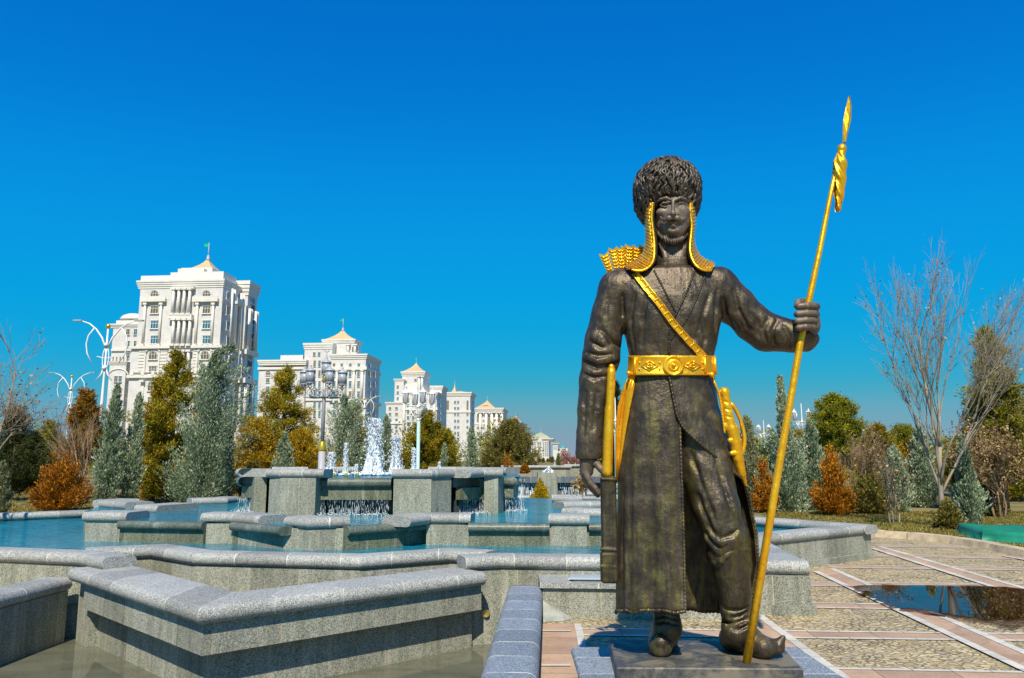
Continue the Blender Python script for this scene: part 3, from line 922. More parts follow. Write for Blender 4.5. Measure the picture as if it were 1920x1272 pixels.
def boot_side():       # the viewer's right foot, turned out to the right
    v = Vol((P(1325, 1200).x, SY - 0.50, ZB - 0.02), (P(1490, 1200).x, SY + 0.25, P(1370, 1010).z), 0.0075)
    v.chain(PL([(1366, 1040, -36), (1370, 1070, -30), (1377, 1110, -20), (1379, 1145, -14), (1382, 1180, -12)]), [0.122, 0.118, 0.108, 0.098, 0.092], 0)
    heel = onz(1374, 1218, ZB); heel.z = ZB + 0.07
    ball = onz(1432, 1234, ZB); ball.z = ZB + 0.062
    tip = onz(1462, 1232, ZB)
    v.chain([P(1382, 1180, -12), heel], [0.092, 0.085], 0.03)
    v.chain([P(1388, 1180, -14), (heel + ball) / 2 + Vector((0, 0, 0.03)), ball], [0.085, 0.085, 0.066], 0.05)
    v.chain([heel, ball, Vector((tip.x - 0.02, ball.y, ZB + 0.07)), Vector((tip.x + 0.015, ball.y - 0.01, ZB + 0.125))], [0.08, 0.07, 0.045, 0.018], 0.02)
    v.put((heel.x - 0.5, 3, ZB - 0.3), (heel.x + 0.8, 7, ZB), lambda X, Y, Z: Z - ZB + 0 * X + 0 * Y, 0.01, 's')
    # boot top: raised rolled edge, curved
    rim = [p for p in (v.hit(x, y) for x, y in ((1334, 1050), (1342, 1055), (1352, 1052), (1362, 1042), (1374, 1033), (1386, 1030), (1397, 1031))) if p is not None]
    if len(rim) > 1: v.chain(rim, [0.020] * len(rim), 0.012)
    for pts, w in (([(1350, 1150), (1372, 1160), (1400, 1150)], 0.013), ([(1352, 1162), (1376, 1171), (1402, 1160)], 0.012), ([(1356, 1140), (1380, 1146), (1402, 1138)], 0.009), ([(1362, 1176), (1384, 1182), (1404, 1172)], 0.009)):
        L = [p for p in (v.hit(x, y) for x, y in pts) if p is not None]
        if len(L) > 1: v.chain(L, [w] * len(L), 0.022, 's')
    return v.mesh()
for fn in (boot_front, boot_side):
    m_ = smoothm(*fn(), 1, 0.4)
    npmesh('boot', m_[0], m_[1], M['bronze'], statue)

# ---- fur hat
tv = Vol((P(1175, 350).x, SY - 0.32, P(1250, 445).z), (P(1328, 350).x, SY + 0.36, P(1250, 275).z), 0.0055)
HC = P(1251, 356, 17)
HR = (0.232, 0.222, 0.222)
tv.ell(HC, HR)
tv.ell(P(1250, 392, 28), (0.200, 0.18, 0.15), 0.08)
for d_ in (-100, -70, -40, -10): tv.cap(P(1260.5, 394 if d_ < -20 else 404, d_), P(1260.5, 470, d_), 0.128, 0.128, 0.006, 's')
def _curls(x, y, z):
    az = np.arctan2(x - HC.x, -(y - HC.y))
    zz = z - HC.z
    wp = 1.5 * np.sin(24 * zz + 5 * az) + 1.2 * np.sin(51 * zz - 9 * az + 2) + 0.9 * np.sin(21 * az + 17 * zz) + 0.7 * np.sin(90 * zz + 13 * az)
    rd = np.abs(np.sin(az * 25 + wp))
    brk = 0.65 + 0.35 * np.sin(62 * zz + 8 * az + 2.1 * wp)
    return -0.011 * np.sqrt(rd) * brk + 0.006
tv.disp(_curls, 0.05)
hm = tv.mesh()
fur = MB()
_V, _F = hm
fur.v = [tuple(p) for p in _V]; fur.f = [tuple(f) for f in _F.tolist()]; fur.uv = [None] * len(fur.f); fur.sm = [True] * len(fur.f)
def grad(v, p, e=0.009):
    return Vector([v.sample(p + Vector([e if i == j else 0 for j in range(3)])) - v.sample(p - Vector([e if i == j else 0 for j in range(3)])) for i in range(3)])
rr_ = random.Random(3)
cnt = 0
cand = [Vector(_V[i]) for i in rr_.sample(range(len(_V)), min(len(_V), 650))]
for p0 in cand:
    if p0.y > SY + 0.12 and rr_.random() < 0.7: continue
    g = grad(tv, p0)
    if g.length < 1e-6: continue
    g.normalize()
    # leave the inner cavity bare
    if (p0 - HC).dot(g) < 0.04: continue
    down = Vector((0, 0, -1)) - g * g.dot(Vector((0, 0, -1)))
    if down.length < 0.25:
        down = Vector((p0.x - HC.x, p0.y - HC.y, 0)) + Vector((rr_.uniform(-1, 1), rr_.uniform(-1, 1), 0)) * 0.05
        down = down - g * g.dot(down)
    down.normalize()
    side = g.cross(down)
    L = rr_.uniform(0.07, 0.12); ph = rr_.uniform(0, 6.28); am = rr_.uniform(0.007, 0.015); tw = rr_.uniform(-0.35, 0.35)
    pts = []
    bad = False
    for i in range(7):
        t = i / 6
        q = p0 + (down + side * tw) * (t * L) + side * math.sin(ph + t * 7.5) * am
        for _ in range(2):
            gg = grad(tv, q)
            if gg.length < 1e-6: break
            q = q - gg.normalized() * (tv.sample(q) - 0.010)
        pts.append(q)
    if any(abs(tv.sample(q)) > 0.03 for q in pts): continue
    if any(q.y < SY and abs(q.x - P(1260.5, 400, -40).x) < 0.118 and q.z < P(1260, 366, -55).z for q in pts): continue
    fur.tube(pts, [0.004, 0.009, 0.011, 0.011, 0.010, 0.008, 0.003], 5)
    cnt += 1
part('fur_hat', fur, mat_bronze('bronze fur', (0.075, 0.062, 0.048), (0.27, 0.215, 0.145), 0.0, 0.2, metal=0.5, rough=0.42), statue)

# ---- gilded mail hood
def interp_path(L, n):
    L = [np.array(p, float) for p in L]
    d = [0]
    for a, b in zip(L, L[1:]): d.append(d[-1] + np.linalg.norm(b - a))
    d = np.array(d) / d[-1]; A = np.array(L)
    t = np.linspace(0, 1, n)
    # smooth the polyline a little
    out = np.stack([np.interp(t, d, A[:, k]) for k in range(A.shape[1])], 1)
    for _ in range(2): out[1:-1] = (out[:-2] + 2 * out[1:-1] + out[2:]) / 4
    return out
rimL = [(1224, 380, -26), (1221, 406, -26), (1224, 431, -27), (1227, 456, -30), (1227, 479, -38), (1224, 494, -47), (1215, 504, -53), (1200, 510, -52), (1184, 506, -48)]
outL = [(1216, 380, -8), (1211, 400, 0), (1210, 431, 2), (1211, 451, 2), (1207, 471, 2), (1197, 484, 0), (1186, 491, -6), (1177, 496, -14), (1170, 499, -22)]
rimR = [(1294, 377, -24), (1294, 401, -26), (1298, 421, -27), (1295, 444, -29), (1293, 471, -38), (1298, 489, -46), (1308, 503, -52), (1322, 509, -52), (1334, 507, -47)]
outR = [(1300, 377, -8), (1303, 400, 0), (1303, 425, 2), (1301, 448, 2), (1304, 466, 2), (1314, 481, 0), (1325, 487, -6), (1334, 490, -14), (1341, 493, -22)]
NR = 26
A_, B_, C_, D_ = (interp_path(q, NR) for q in (rimL, outL, rimR, outR))
hood = thing('mail_hood', None, None, (0, 0, 0)); hood.parent = statue; hood.location = (0, 0, 0)
def hood_side(R_, O_, sgn, inset):
    rows_ = []
    for i in range(NR):
        row = []
        for j in range(9):
            t = j / 8
            q = R_[i] * (1 - t) + O_[i] * t
            bul = math.sin(PI * t) * (6 if i < NR * 0.6 else 4)
            q = q + np.array([sgn * bul * 0.25, 0, -bul])
            row.append(P(q[0] - sgn * inset, q[1], q[2] + inset * 0.6))
        # round the back of the head
        if True:
            low = i / (NR - 1)
            for ph in (0.35, 0.7, 1.0):
                cx_ = 1262
                x = O_[i][0] * (1 - ph) + cx_ * ph
                d = O_[i][2] + math.sin(ph * PI / 2) * (46 - inset)
                row.append(P(x - sgn * inset * (1 - ph), O_[i][1] + low * 6 * ph, d))
        rows_.append(row)
    return rows_
hb = MB(); lb = MB(); rb = MB()
for R_, O_, sgn in ((A_, B_, -1), (C_, D_, 1)):
    hb.grid(hood_side(R_, O_, sgn, 0))
    lb.grid(hood_side(R_, O_, sgn, 4.0))
    pts = [P(*q) for q in interp_path(R_, 90)]
    rb.tube(pts, [0.0105 if i % 2 else 0.007 for i in range(len(pts))], 6)
    # front return between mail and lining
    rb2 = [[P(*q) for q in R_], [P(q[0] - sgn * 5.5, q[1], q[2] + 6) for q in R_], [P(q[0] - sgn * 6.5, q[1], q[2] + 30) for q in R_]]
    lb.grid(rb2)
bpy.data.objects.remove(hood)
hood_o = part('mail_hood', hb, M['gold_mail'], statue)
part('hood_lining', lb, M['bronze_dark'], hood_o)
part('hood_rim', rb, M['gold'], hood_o)
# overlapping mail scales
for R_, O_, sgn in ((A_, B_, -1), (C_, D_, 1)):
    G = hood_side(R_, O_, sgn, -0.8)
    sb = MB()
    for i in range(2, NR - 1):
        for j in range(1, 8):
            a = G[i][j]; b = G[i][j + 1]; c = G[i - 1][j]
            w = (b - a) * 0.46; u = (a - c) * 0.62
            nrm = w.cross(u)
            if nrm.length < 1e-9: continue
            nrm.normalize()
            if nrm.y > 0: nrm = -nrm
            o_ = a + ((b - a) * 0.5 if i % 2 else Vector((0, 0, 0)))
            sb.add([o_ - w - u * 0.4, o_ + w - u * 0.4, o_ + w * 0.8 + u * 0.5 + nrm * 0.005, o_ + u + nrm * 0.007, o_ - w * 0.8 + u * 0.5 + nrm * 0.005], [(0, 1, 2, 3, 4)])
    part('mail_scales', sb, M['gold'], hood_o)

# ---- shoulder strap
def strap_mesh(pts, w, th, off):
    mb = MB(); L = []
    base = []
    for (x0, y0), (x1, y1) in zip(pts, pts[1:]):
        n = int(math.hypot(x1 - x0, y1 - y0) / 3)
        for q in range(n): base.append((x0 + (x1 - x0) * q / n, y0 + (y1 - y0) * q / n))
    base.append(pts[-1])
    rows_ = []
    for i, (x, y) in enumerate(base):
        a = base[max(0, i - 1)]; b = base[min(len(base) - 1, i + 1)]
        dx, dy = b[0] - a[0], b[1] - a[1]; l = math.hypot(dx, dy); nx, ny = -dy / l, dx / l
        row = []
        for s_, o_ in ((-1, 0), (-1, th), (-0.78, th * 1.5), (-0.7, th), (0.7, th), (0.78, th * 1.5), (1, th), (1, 0)):
            p = cv.hit(x + nx * s_ * w, y + ny * s_ * w, off=off + o_)
            row.append(p)
        if all(q is not None for q in row):
            # a stiff strap bridges hollows
            rows_.append(row)
    for _ in range(3):
        for k in range(8):
            ys = [r[k].y for r in rows_]
            for i in range(1, len(rows_) - 1): rows_[i][k].y = min(ys[i], (ys[i - 1] + ys[i + 1]) / 2)
    mb.grid(rows_, closed_u=False)
    return mb, rows_
smb, srows = strap_mesh([(1190, 511), (1213, 541), (1238, 572), (1262, 606), (1292, 640), (1327, 676)], 6.6, 0.012, 0.006)
strap = part('shoulder_strap', smb, M['gold'], statue)
st = MB()
for i in range(6, len(srows) - 2, 5):
    for k in (3, 4):
        p = (srows[i][3] * (0.7 if k == 3 else 0.3) + srows[i][4] * (0.3 if k == 3 else 0.7))
        st.ball(p, 0.008, 6)
part('stud', st, M['cyangold'], strap)

# ---- belt
def ell_pt(py, th, out=0.0):
    L, R, f, b = 1182, 1337, 54, 50
    L += (py - 670) * -0.06; R += (py - 670) * 0.06
    cx, a = (L + R) / 2, (R - L) / 2
    sn, cs_ = math.sin(th), math.cos(th)
    sx_ = math.copysign(abs(sn) ** (2 / 2.4), sn); cx2 = math.copysign(abs(cs_) ** (2 / 2.4), cs_)
    return P(cx + (a + out) * sx_, py + 4, -((f if cs_ > 0 else b) + out + 2.5) * cx2)
bm = MB()
rw = []
for py, o_ in ((667, 1), (667, 5), (669, 6.5), (672, 5), (699, 5), (702, 6.5), (704, 5), (704, 1)):
    rw.append([ell_pt(py - 4, 2 * PI * k / 72, o_) for k in range(72)])
bm.grid(rw, closed_u=True)
belt = part('belt', bm, M['gold'], statue)
bk = MB()
def face_pt(px, py, out): 
    q_ = max(-1, min(1, (px - 1259.5) / 78.0)); th = math.asin(math.copysign(abs(q_) ** 1.2, q_))
    return ell_pt(py - 4, th, out)
bc = face_pt(1262, 686, 6)
R90 = Matrix.Rotation(PI / 2, 3, 'X')
bk.lathe(bc, [(0.066, -0.005), (0.068, 0.012), (0.062, 0.020), (0.054, 0.016), (0.050, 0.010), (0.036, 0.010), (0.034, 0.020), (0.028, 0.023), (0.022, 0.014), (0.016, 0.014), (0.012, 0.030), (0.001, 0.036)], 28, M=R90)
part('buckle', bk, M['gold'], belt)
bo = MB()
for x in (1196, 1317, 1334):
    bo.tube([face_pt(min(x, 1336), 670, 7), face_pt(min(x, 1336), 702, 7)], 0.011, 6)
for cx_ in (1221, 1296):
    for q in ((-14, 0, 0, -9), (0, -9, 14, 0), (14, 0, 0, 9), (0, 9, -14, 0), (-6, 0, 0, -4), (0, -4, 6, 0), (6, 0, 0, 4), (0, 4, -6, 0)):
        bo.tube([face_pt(cx_ + q[0], 686 + q[1], 6), face_pt(cx_ + q[2], 686 + q[3], 6)], 0.0048, 5)
    for q in (-22, 22): bo.ball(face_pt(cx_ + q * 0.8, 680, 6), 0.007, 6); bo.ball(face_pt(cx_ + q * 0.8, 692, 6), 0.007, 6)
part('belt_ornament', bo, M['gold'], belt)
bl = MB(); bl.ball(face_pt(1325, 703, 10), 0.020, 10); part('belt_knob', bl, M['gold'], belt)
bl = MB(); bl.ball(face_pt(1188, 700, 9), 0.016, 10); part('belt_knob', bl, M['gold'], belt)

# ---- golden tassel at the hip
ts = MB()
lft = [(1183, 699), (1168, 734), (1160, 764), (1156, 808), (1155, 860), (1155, 905)]
rgt = [(1191, 699), (1186, 734), (1180, 764), (1172, 802), (1164, 842), (1158, 905)]
for k in range(9):
    t = k / 8
    pts = []
    for (a, b), (c, d) in zip(lft, rgt):
        x = a + (c - a) * t; y = b
        L, R, f, bb = skrow(max(690, y))
        cx, aa = (L + R) / 2, (R - L) / 2
        u = max(-1, min(1, (x - cx) / aa))
        pts.append(P(x, y, -f * math.sqrt(max(0, 1 - u * u)) - 5 - 2 * math.sin(k * 2.1)))
    ts.tube([Vector(q) for q in [pts[0].lerp(pts[0], 0)] + pts[1:]], [0.008, 0.0095, 0.009, 0.008, 0.006, 0.003], 6)
part('hip_tassel', ts, M['gold'], statue)

# ---- gilded hilt and bronze case held by the right hand
gb = MB()
cur = [(1146.5, 690, -22), (1146, 715, -22), (1143.5, 760, -22), (1141, 810, -21), (1139.5, 850, -20), (1139, 893, -20)]
gb.tube([P(*q) for q in interp_path(cur, 24)], [0.024] + [0.029] * 8 + [0.034] * 14 + [0.034], 12)
gb.ball(P(1146.5, 688, -22), 0.020, 10)
part('hilt', gb, M['gold'], statue)
cs = Vol((P(1115, 1000).x, SY - 0.25, P(1140, 1105).z), (P(1165, 1000).x, SY + 0.05, P(1140, 885).z), 0.006)
def rbox(c, hs, r):
    return lambda X, Y, Z: (lambda qx, qy, qz: np.sqrt(np.maximum(qx, 0) ** 2 + np.maximum(qy, 0) ** 2 + np.maximum(qz, 0) ** 2) + np.minimum(np.maximum(qx, np.maximum(qy, qz)), 0) - r)(
        np.abs(X - c[0] + 0 * Y + 0 * Z) - hs[0] + r, np.abs(Y - c[1] + 0 * X + 0 * Z) - hs[1] + r, np.abs(Z - c[2] + 0 * X + 0 * Y) - hs[2] + r)
for (xc, y0, y1, w, dd, kk) in ((1141.5, 893, 1040, 14.0, 11, 0), (1141.5, 1035, 1093, 14.6, 13, 0.01)):
    a, b = P(xc, y0, -20), P(xc, y1, -20)
    c = (a + b) / 2; hs_ = (w * K, dd * K, (a.z - b.z) / 2)
    cs.put(Vector(c) - Vector(hs_), Vector(c) + Vector(hs_), rbox(c, hs_, 0.018), kk)
for yy in (898, 1030, 1062):
    cs.chain(PL([(1127, yy, -31), (1155, yy + 2, -31)]), [0.010, 0.010], 0.008)
cs.chain(PL([(1134, 905, -32), (1133, 1020, -32)]), [0.006, 0.006], 0.01, 's')
m_ = cs.mesh()
npmesh('bow_case', m_[0], m_[1], M['bronze_dark'], statue)

# ---- sabre at the left hip
dg = Vol((P(1340, 800).x, SY - 0.34, P(1370, 925).z), (P(1410, 800).x, SY + 0.0, P(1370, 715).z), 0.005)
dg.ell(P(1358.5, 736, -38), (0.034, 0.034, 0.036))
dg.chain(PL([(1359, 740, -38), (1363, 762, -38), (1367, 785, -38), (1371, 803, -38)]), [0.030, 0.033, 0.032, 0.037], 0.01)
for yy, xx in ((752, 1361), (766, 1364), (780, 1366.5)): dg.cap(P(xx - 9, yy, -46), P(xx + 9, yy + 4, -46), 0.006, 0.006, 0.008, 's')
dg.cap(P(1361, 800, -38), P(1383, 804, -38), 0.022, 0.016, 0.012)
dg.chain(PL([(1373, 806, -38), (1379, 830, -38), (1384, 860, -36), (1391, 888, -30), (1398, 910, -22)]), [0.040, 0.040, 0.036, 0.026, 0.010], 0.01)
for yy, xx in ((850, 1382), (826, 1378)): dg.cap(P(xx - 10, yy, -44), P(xx + 10, yy, -42), 0.015, 0.013, 0.006)
m_ = dg.mesh()
sabre = npmesh('sabre', m_[0], m_[1], M['gold'], statue)
kb = MB()
kb.tube([P(*q) for q in interp_path([(1370, 755, -34), (1380, 768, -32), (1389, 788, -30), (1395, 812, -28), (1396, 834, -28), (1391, 856, -30)], 24)], [0.006] + [0.014] * 21 + [0.01, 0.006], 8)
part('knuckle_guard', kb, M['gold'], sabre)
ch = MB()
pts = [P(*q) for q in interp_path([(1334, 700, -30), (1340, 719, -36), (1348, 736, -38), (1353, 765, -40), (1357, 794, -41), (1359, 812, -41)], 40)]
ch.tube(pts, [0.011 if i % 2 else 0.006 for i in range(40)], 6)
part('chain', ch, M['gold'], sabre)

# ---- quiver with arrows behind the shoulder
qv = MB()
qa, qb_ = P(1178, 500, 66), P(1262, 760, 78)
qv.tube([qa, qa.lerp(qb_, 0.05), qa.lerp(qb_, 0.5), qb_], [0.115, 0.105, 0.10, 0.07], 16, flat=0.7)
quiver = part('quiver', qv, M['bronze'], statue)
def arrow(px, py, bx, by, d, w=7.5, h=44):
    mb = MB()
    top = P(px, py, d); bot = P(bx, by, d + 6)
    ax = (bot - top); L = ax.length; ax.normalize()
    sd = Vector((1, 0, 0)); sd = (sd - ax * sd.dot(ax)).normalized(); fw = ax.cross(sd)
    if fw.y > 0: fw = -fw
    H = h * K; Wd = w * K * 1.25
    for s_ in (-1, 1):
        out = (sd * s_ * 0.88 + fw * -0.25).normalized()
        prof = [(-0.10, 1.0), (0.08, 0.95), (0.85, 0.62), (1.0, 0.08), (0.04, 0.05)]
        base = [top + ax * (u * H) + out * (v * Wd) for u, v in prof]
        f = [p + fw * 0.006 for p in base]; g = [p - fw * 0.004 for p in base]
        n = len(base)
        mb.add(f + g, [tuple(range(n)), tuple(reversed(range(n, 2 * n)))] + [(i, (i + 1) % n, n + (i + 1) % n, n + i) for i in range(n)])
        for q in range(6):
            u = 0.06 + q * 0.15
            a = top + ax * ((u + 0.10) * H) + fw * 0.009
            b = top + ax * (u * H) + out * (Wd * (0.92 - 0.35 * u)) + fw * 0.006
            mb.tube([a, b], [0.006, 0.004], 5)
    mb.tube([top + ax * 0.01, bot], 0.009, 6)
    o = part('arrow', mb, M['gold'], quiver)
for (x, y, bx, by, d, w) in ((1133, 477, 1152, 530, 26, 8), (1149.5, 467, 1160, 525, 32, 7.5), (1164, 466, 1168, 522, 38, 7.5), (1181, 462, 1178, 520, 42, 8), (1172, 464, 1172, 520, 62, 7), (1195, 464, 1188, 520, 56, 7.5), (1206, 462, 1196, 520, 66, 7)):
    arrow(x, y, bx, by, d, w)

# ---- spear
pa = onz(1400, 1243, ZB); pb = P(1501, 640, -41); pc = P(1515, 572, -44); pd = P(1557, 366, -40); pe = P(1577, 276, -40)
sp = MB()
shaft = [pa, pa.lerp(pb, 0.5) + Vector((-0.004, 0, 0)), pb, pc, pc.lerp(pd, 0.5) + Vector((0.004, 0, 0)), pd, pe]
sp.tube(shaft, [0.026, 0.0245, 0.0235, 0.022, 0.019, 0.016, 0.015], 14)
spear = part('spear', sp, M['gold'], statue)
s1 = MB()
bl_ = [(1583, 268, 3.2), (1585, 250, 5.0), (1588.5, 225, 7.6), (1591.5, 200, 5.4), (1591.5, 181, 0.6)]
rw = []
for x, y, w in bl_:
    c = P(x, y, -40)
    rw.append([c + Vector((w * K, 0, 0)), c + Vector((w * K * 0.15, -0.016, 0)), c + Vector((-w * K, 0, 0)), c + Vector((w * K * 0.15, 0.016, 0))])
s1.grid(rw, closed_u=True, smooth=False)
part('spearhead', s1, M['gold'], spear)
s2 = MB()
s2.ball(P(1578.5, 280, -40), 0.033, 12, 1.15)
part('spear_knot', s2, M['gold'], spear)
s3 = Vol((P(1545, 330).x, SY - 0.25, P(1570, 410).z), (P(1600, 330).x, SY - 0.05, P(1570, 275).z), 0.005)
s3.chain(PL([(1577, 288, -42), (1574.5, 308, -44), (1573, 335, -44), (1572, 365, -44), (1571, 390, -44), (1569.5, 398, -44)]), [0.024, 0.042, 0.042, 0.032, 0.022, 0.018], 0.01)
def twist(x, y, z):
    c0 = P(1574, 320, -44)
    ang = np.arctan2(y - c0.y, x - c0.x)
    return 0.0065 * np.sin(5 * ang + z * 48)
s3.disp(twist, 0.05)
m_ = s3.mesh()
npmesh('spear_tassel', m_[0], m_[1], M['gold'], spear)

# ---- bronze slab the statue is cast on, and the granite pedestal below (a thing of its own)
sl = MB()
c4 = [onz(1143, 1200, ZB), onz(1156, 1252, ZB), onz(1506, 1254, ZB), onz(1458, 1202, ZB)]
poly = [(p.x, p.y) for p in c4]
cxy = (sum(p[0] for p in poly) / 4, sum(p[1] for p in poly) / 4)
def inset(poly, f): return [((p[0] - cxy[0]) * f + cxy[0], (p[1] - cxy[1]) * f + cxy[1]) for p in poly]
sl.prism(poly, ZB - 0.105, ZB - 0.008, cap=False)
a_, b_ = poly, inset(poly, 0.985)
if True:
    for i in range(4):
        j = (i + 1) % 4
        sl.add([(a_[i][0], a_[i][1], ZB - 0.008), (a_[j][0], a_[j][1], ZB - 0.008), (b_[j][0], b_[j][1], ZB), (b_[i][0], b_[i][1], ZB)], [(0, 1, 2, 3)])
    sl.add([(p[0], p[1], ZB) for p in b_], [(0, 1, 2, 3)])
ms = NT('dusty bronze slab'); co = ms.pos()
n1 = ms.noise(co, 4, 5, 0.6, 1.2); n2 = ms.noise(co, 30, 4)
c = ms.ramp(n2, [(0.3, (0.035, 0.037, 0.04)), (0.7, (0.10, 0.10, 0.095))])
c = ms.mix(ms.ramp(n1, [(0.46, 0.0), (0.60, 0.85)]), c, (0.22, 0.19, 0.135))
ms.set(col=c, metal=0.25, rough=0.6); ms.bump(n2, 0.3, 0.01)
part('bronze_slab', sl, ms.m, statue)
# ------------------------------------------------------------------ fountain masonry
def offset(path, d):
    """path: list of (x, y); offset to the left of travel by d with mitred corners"""
    out = []
    n = len(path)
    for i in range(n):
        p = Vector(path[i])
        a = (p - Vector(path[i - 1])).normalized() if i > 0 else None
        b = (Vector(path[i + 1]) - p).normalized() if i < n - 1 else None
        if a is None: a = b
        if b is None: b = a
        na = Vector((-a.y, a.x)); nb = Vector((-b.y, b.x))
        m = (na + nb); m = m / max(0.3, m.dot(na))
        out.append((p.x + m.x * d, p.y + m.y * d))
    return out
def coping(mb, path, w, t, z, ext=0.0, u0=0.0):
    """bullnosed slab swept along path (centre line), top at z"""
    path = [Vector(p) for p in path]
    if ext:
        path[0] = path[0] + (path[0] - path[1]).normalized() * ext
        path[-1] = path[-1] + (path[-1] - path[-2]).normalized() * ext
    n = len(path)
    prof = []
    r = t / 2; h = w / 2 - r
    for k in range(9): a = -PI / 2 + PI * k / 8; prof.append((h + r * math.cos(a), r * math.sin(a)))
    for k in range(9): a = PI / 2 + PI * k / 8; prof.append((-h + r * math.cos(a), r * math.sin(a)))
    m = len(prof)
    rings = []; us = []
    u = u0
    for i, p in enumerate(path):
        a = (p - path[i - 1]).normalized() if i > 0 else None
        b = (path[i + 1] - p).normalized() if i < n - 1 else None
        if i > 0: u += (p - path[i - 1]).length
        if a is None: a = b
        if b is None: b = a
        na = Vector((-a.y, a.x)); nb = Vector((-b.y, b.x))
        mi = (na + nb); mi = mi / max(0.3, mi.dot(na))
        rings.append([(p.x + mi.x * q[0], p.y + mi.y * q[0], z - r + q[1]) for q in prof]); us.append(u)
    per = [0]
    for k in range(1, m): per.append(per[-1] + math.hypot(prof[k][0] - prof[k - 1][0], prof[k][1] - prof[k - 1][1]))
    for i in range(n - 1):
        vs = rings[i] + rings[i + 1]; fs = []; uvs = []
        for k in range(m):
            k2 = (k + 1) % m
            fs.append((k2, k, k + m, k2 + m))
            v0, v1 = per[k], per[k2] if k2 else per[k] + 2 * h
            uvs.append([(us[i], v1), (us[i], v0), (us[i + 1], v0), (us[i + 1], v1)])
        mb.add(vs, fs, uvs, smooth=True)
    mid = u0 + 0.3
    mb.add(rings[0], [tuple(range(m))], [[(0.3, 0)] * m])
    mb.add(rings[-1], [tuple(reversed(range(m)))], [[(0.3, 0)] * m])
def band(path, w, side=0.0):
    """footprint polygon of a wall along path: from side to side+w on the left of travel"""
    return offset(path, side) + offset(path, side + w)[::-1]
CT = 0.145          # coping thickness
# a piece of masonry: path is its FRONT face, left to right (so the left of travel is the back)
def masonry(name, label, cat, path, z0, z1, depth, group=None, cap=None, over=0.05, capmat=None, wallmat=None, wallname='wall', capname='coping',
            capw=None, ext=0.05, root=None, plinth=0.0, ct=CT, cappath=None):
    c = Vector((sum(p[0] for p in path) / len(path), sum(p[1] for p in path) / len(path)))
    if root is None: root = thing(name, label, cat, (c.x, c.y, z0), group)
    w = MB(); w.prism(band(path, depth), z0, z1 - ct)
    if plinth: w.prism(band(offset(path, -0.035), depth + 0.07), z0, z0 + plinth)
    o = part(wallname, w, wallmat or M['wall'], root)
    if cap is not False:
        cm_ = MB(); cw = capw or (depth + 2 * over)
        coping(cm_, cappath or offset(path, depth / 2), cw, ct, z1, ext)
        part(capname, cm_, capmat or M['coping'], root)
    return root

def g(px, py, z):
    p = onz(px, py, z); return (p.x, p.y)
def xy(px, Y, z=0.6): return (xat(px, Y, z), Y)

ZT = 0.55
ZBAS = -0.42      # floor of the dry front basin
# --- outer pool wall, front. front faces listed left to right
A_path = [(-11.5, 10.15), (-7.0, 9.93), g(150, 1049, 0.48), g(190, 1056, 0.48)]
masonry('pool_wall', 'granite wall at the left edge, its oval coping end beside the wedge-shaped ledge', 'wall', A_path, ZBAS, ZT, 0.30, 'outer pool walls', capw=0.40, ext=0.12)
B_path = [(-5.25, 9.85), (xat(286, 10.15), 10.15), (xat(366, 9.48), 9.48), (xat(676, 9.12), 9.12), (xat(843, 9.72), 9.72), (xat(905, 9.55), 9.55)]
masonry('pool_wall', 'zigzag granite pool wall with pale rounded coping behind the big wedge-shaped ledge', 'wall', B_path, ZBAS, ZT - 0.006, 0.30, 'outer pool walls', capw=0.40)
C_path = [(xat(872, 8.98), 8.98), (xat(938, 9.12), 9.12), (xat(1130, 9.0), 9.0), (3.22, 8.62)]
masonry('pool_wall', 'granite pool wall with rounded coping passing behind the legs of the statue', 'wall', C_path, 0.0 - 0.42, ZT + 0.003, 0.30, 'outer pool walls', capw=0.40, ext=0.0)
# right star arm: short side going back, then the big right-hand wedge
D_path = [(3.225, 8.60), (3.60, 11.6)]
r = thing('pool_wall', 'short granite wall with broad bullnose coping whose square corner ends behind the spear', 'wall', (3.2, 9.5, 0), 'outer pool walls')
w = MB(); w.prism([(2.2, 8.66), (3.215, 8.575), (3.62, 11.6), (3.25, 11.6), (2.9, 9.0)], 0.0, ZT - CT)
w.prism([(2.15, 8.627), (3.25, 8.535), (3.28, 8.8), (2.3, 8.9)], 0.0, 0.10)
part('wall', w, M['wall'], r)
w = MB(); coping(w, [(3.02, 8.70), (3.40, 11.7)], 0.46, CT, ZT + 0.006, 0.02)
part('coping', w, M['coping'], r)
EX, EY = g(1636, 1047, 0)
W_ = (xat(1560, 11.7), 11.7)
e0 = g(1533, 1062, 0)
ex = Vector((EX, EY)) - Vector(e0); ex.normalize()
e_start = (Vector(e0) - ex * 2.2)
E_path = [tuple(e_start), (EX, EY)]
masonry('pool_wall', 'large granite wall wedge at the right, its tall face turned to the paved square', 'wall', E_path, 0.0, ZT, 0.32, 'outer pool walls', capw=0.42, ext=0.0, plinth=0.10)
F_path = [(EX + 0.02, EY + 0.05), (g(1415, 968, ZT)[0] - 0.6, g(1415, 968, ZT)[1] + 0.6)]
masonry('pool_wall', 'granite wall with rounded coping running back from the right-hand wedge towards the orange bushes', 'wall', F_path, 0.0, ZT + 0.004, 0.30, 'outer pool walls', capw=0.42, ext=0.10)
# far left and far right walls of the outer pool
G_path = [(xat(-160, 15.2), 15.2), (xat(0, 16.1), 16.1), (xat(168, 17.1), 17.1)]
masonry('pool_wall', 'distant granite pool wall with rounded coping in front of the orange bush', 'wall', G_path, 0.0, ZT, 0.3, 'outer pool walls', capw=0.42)

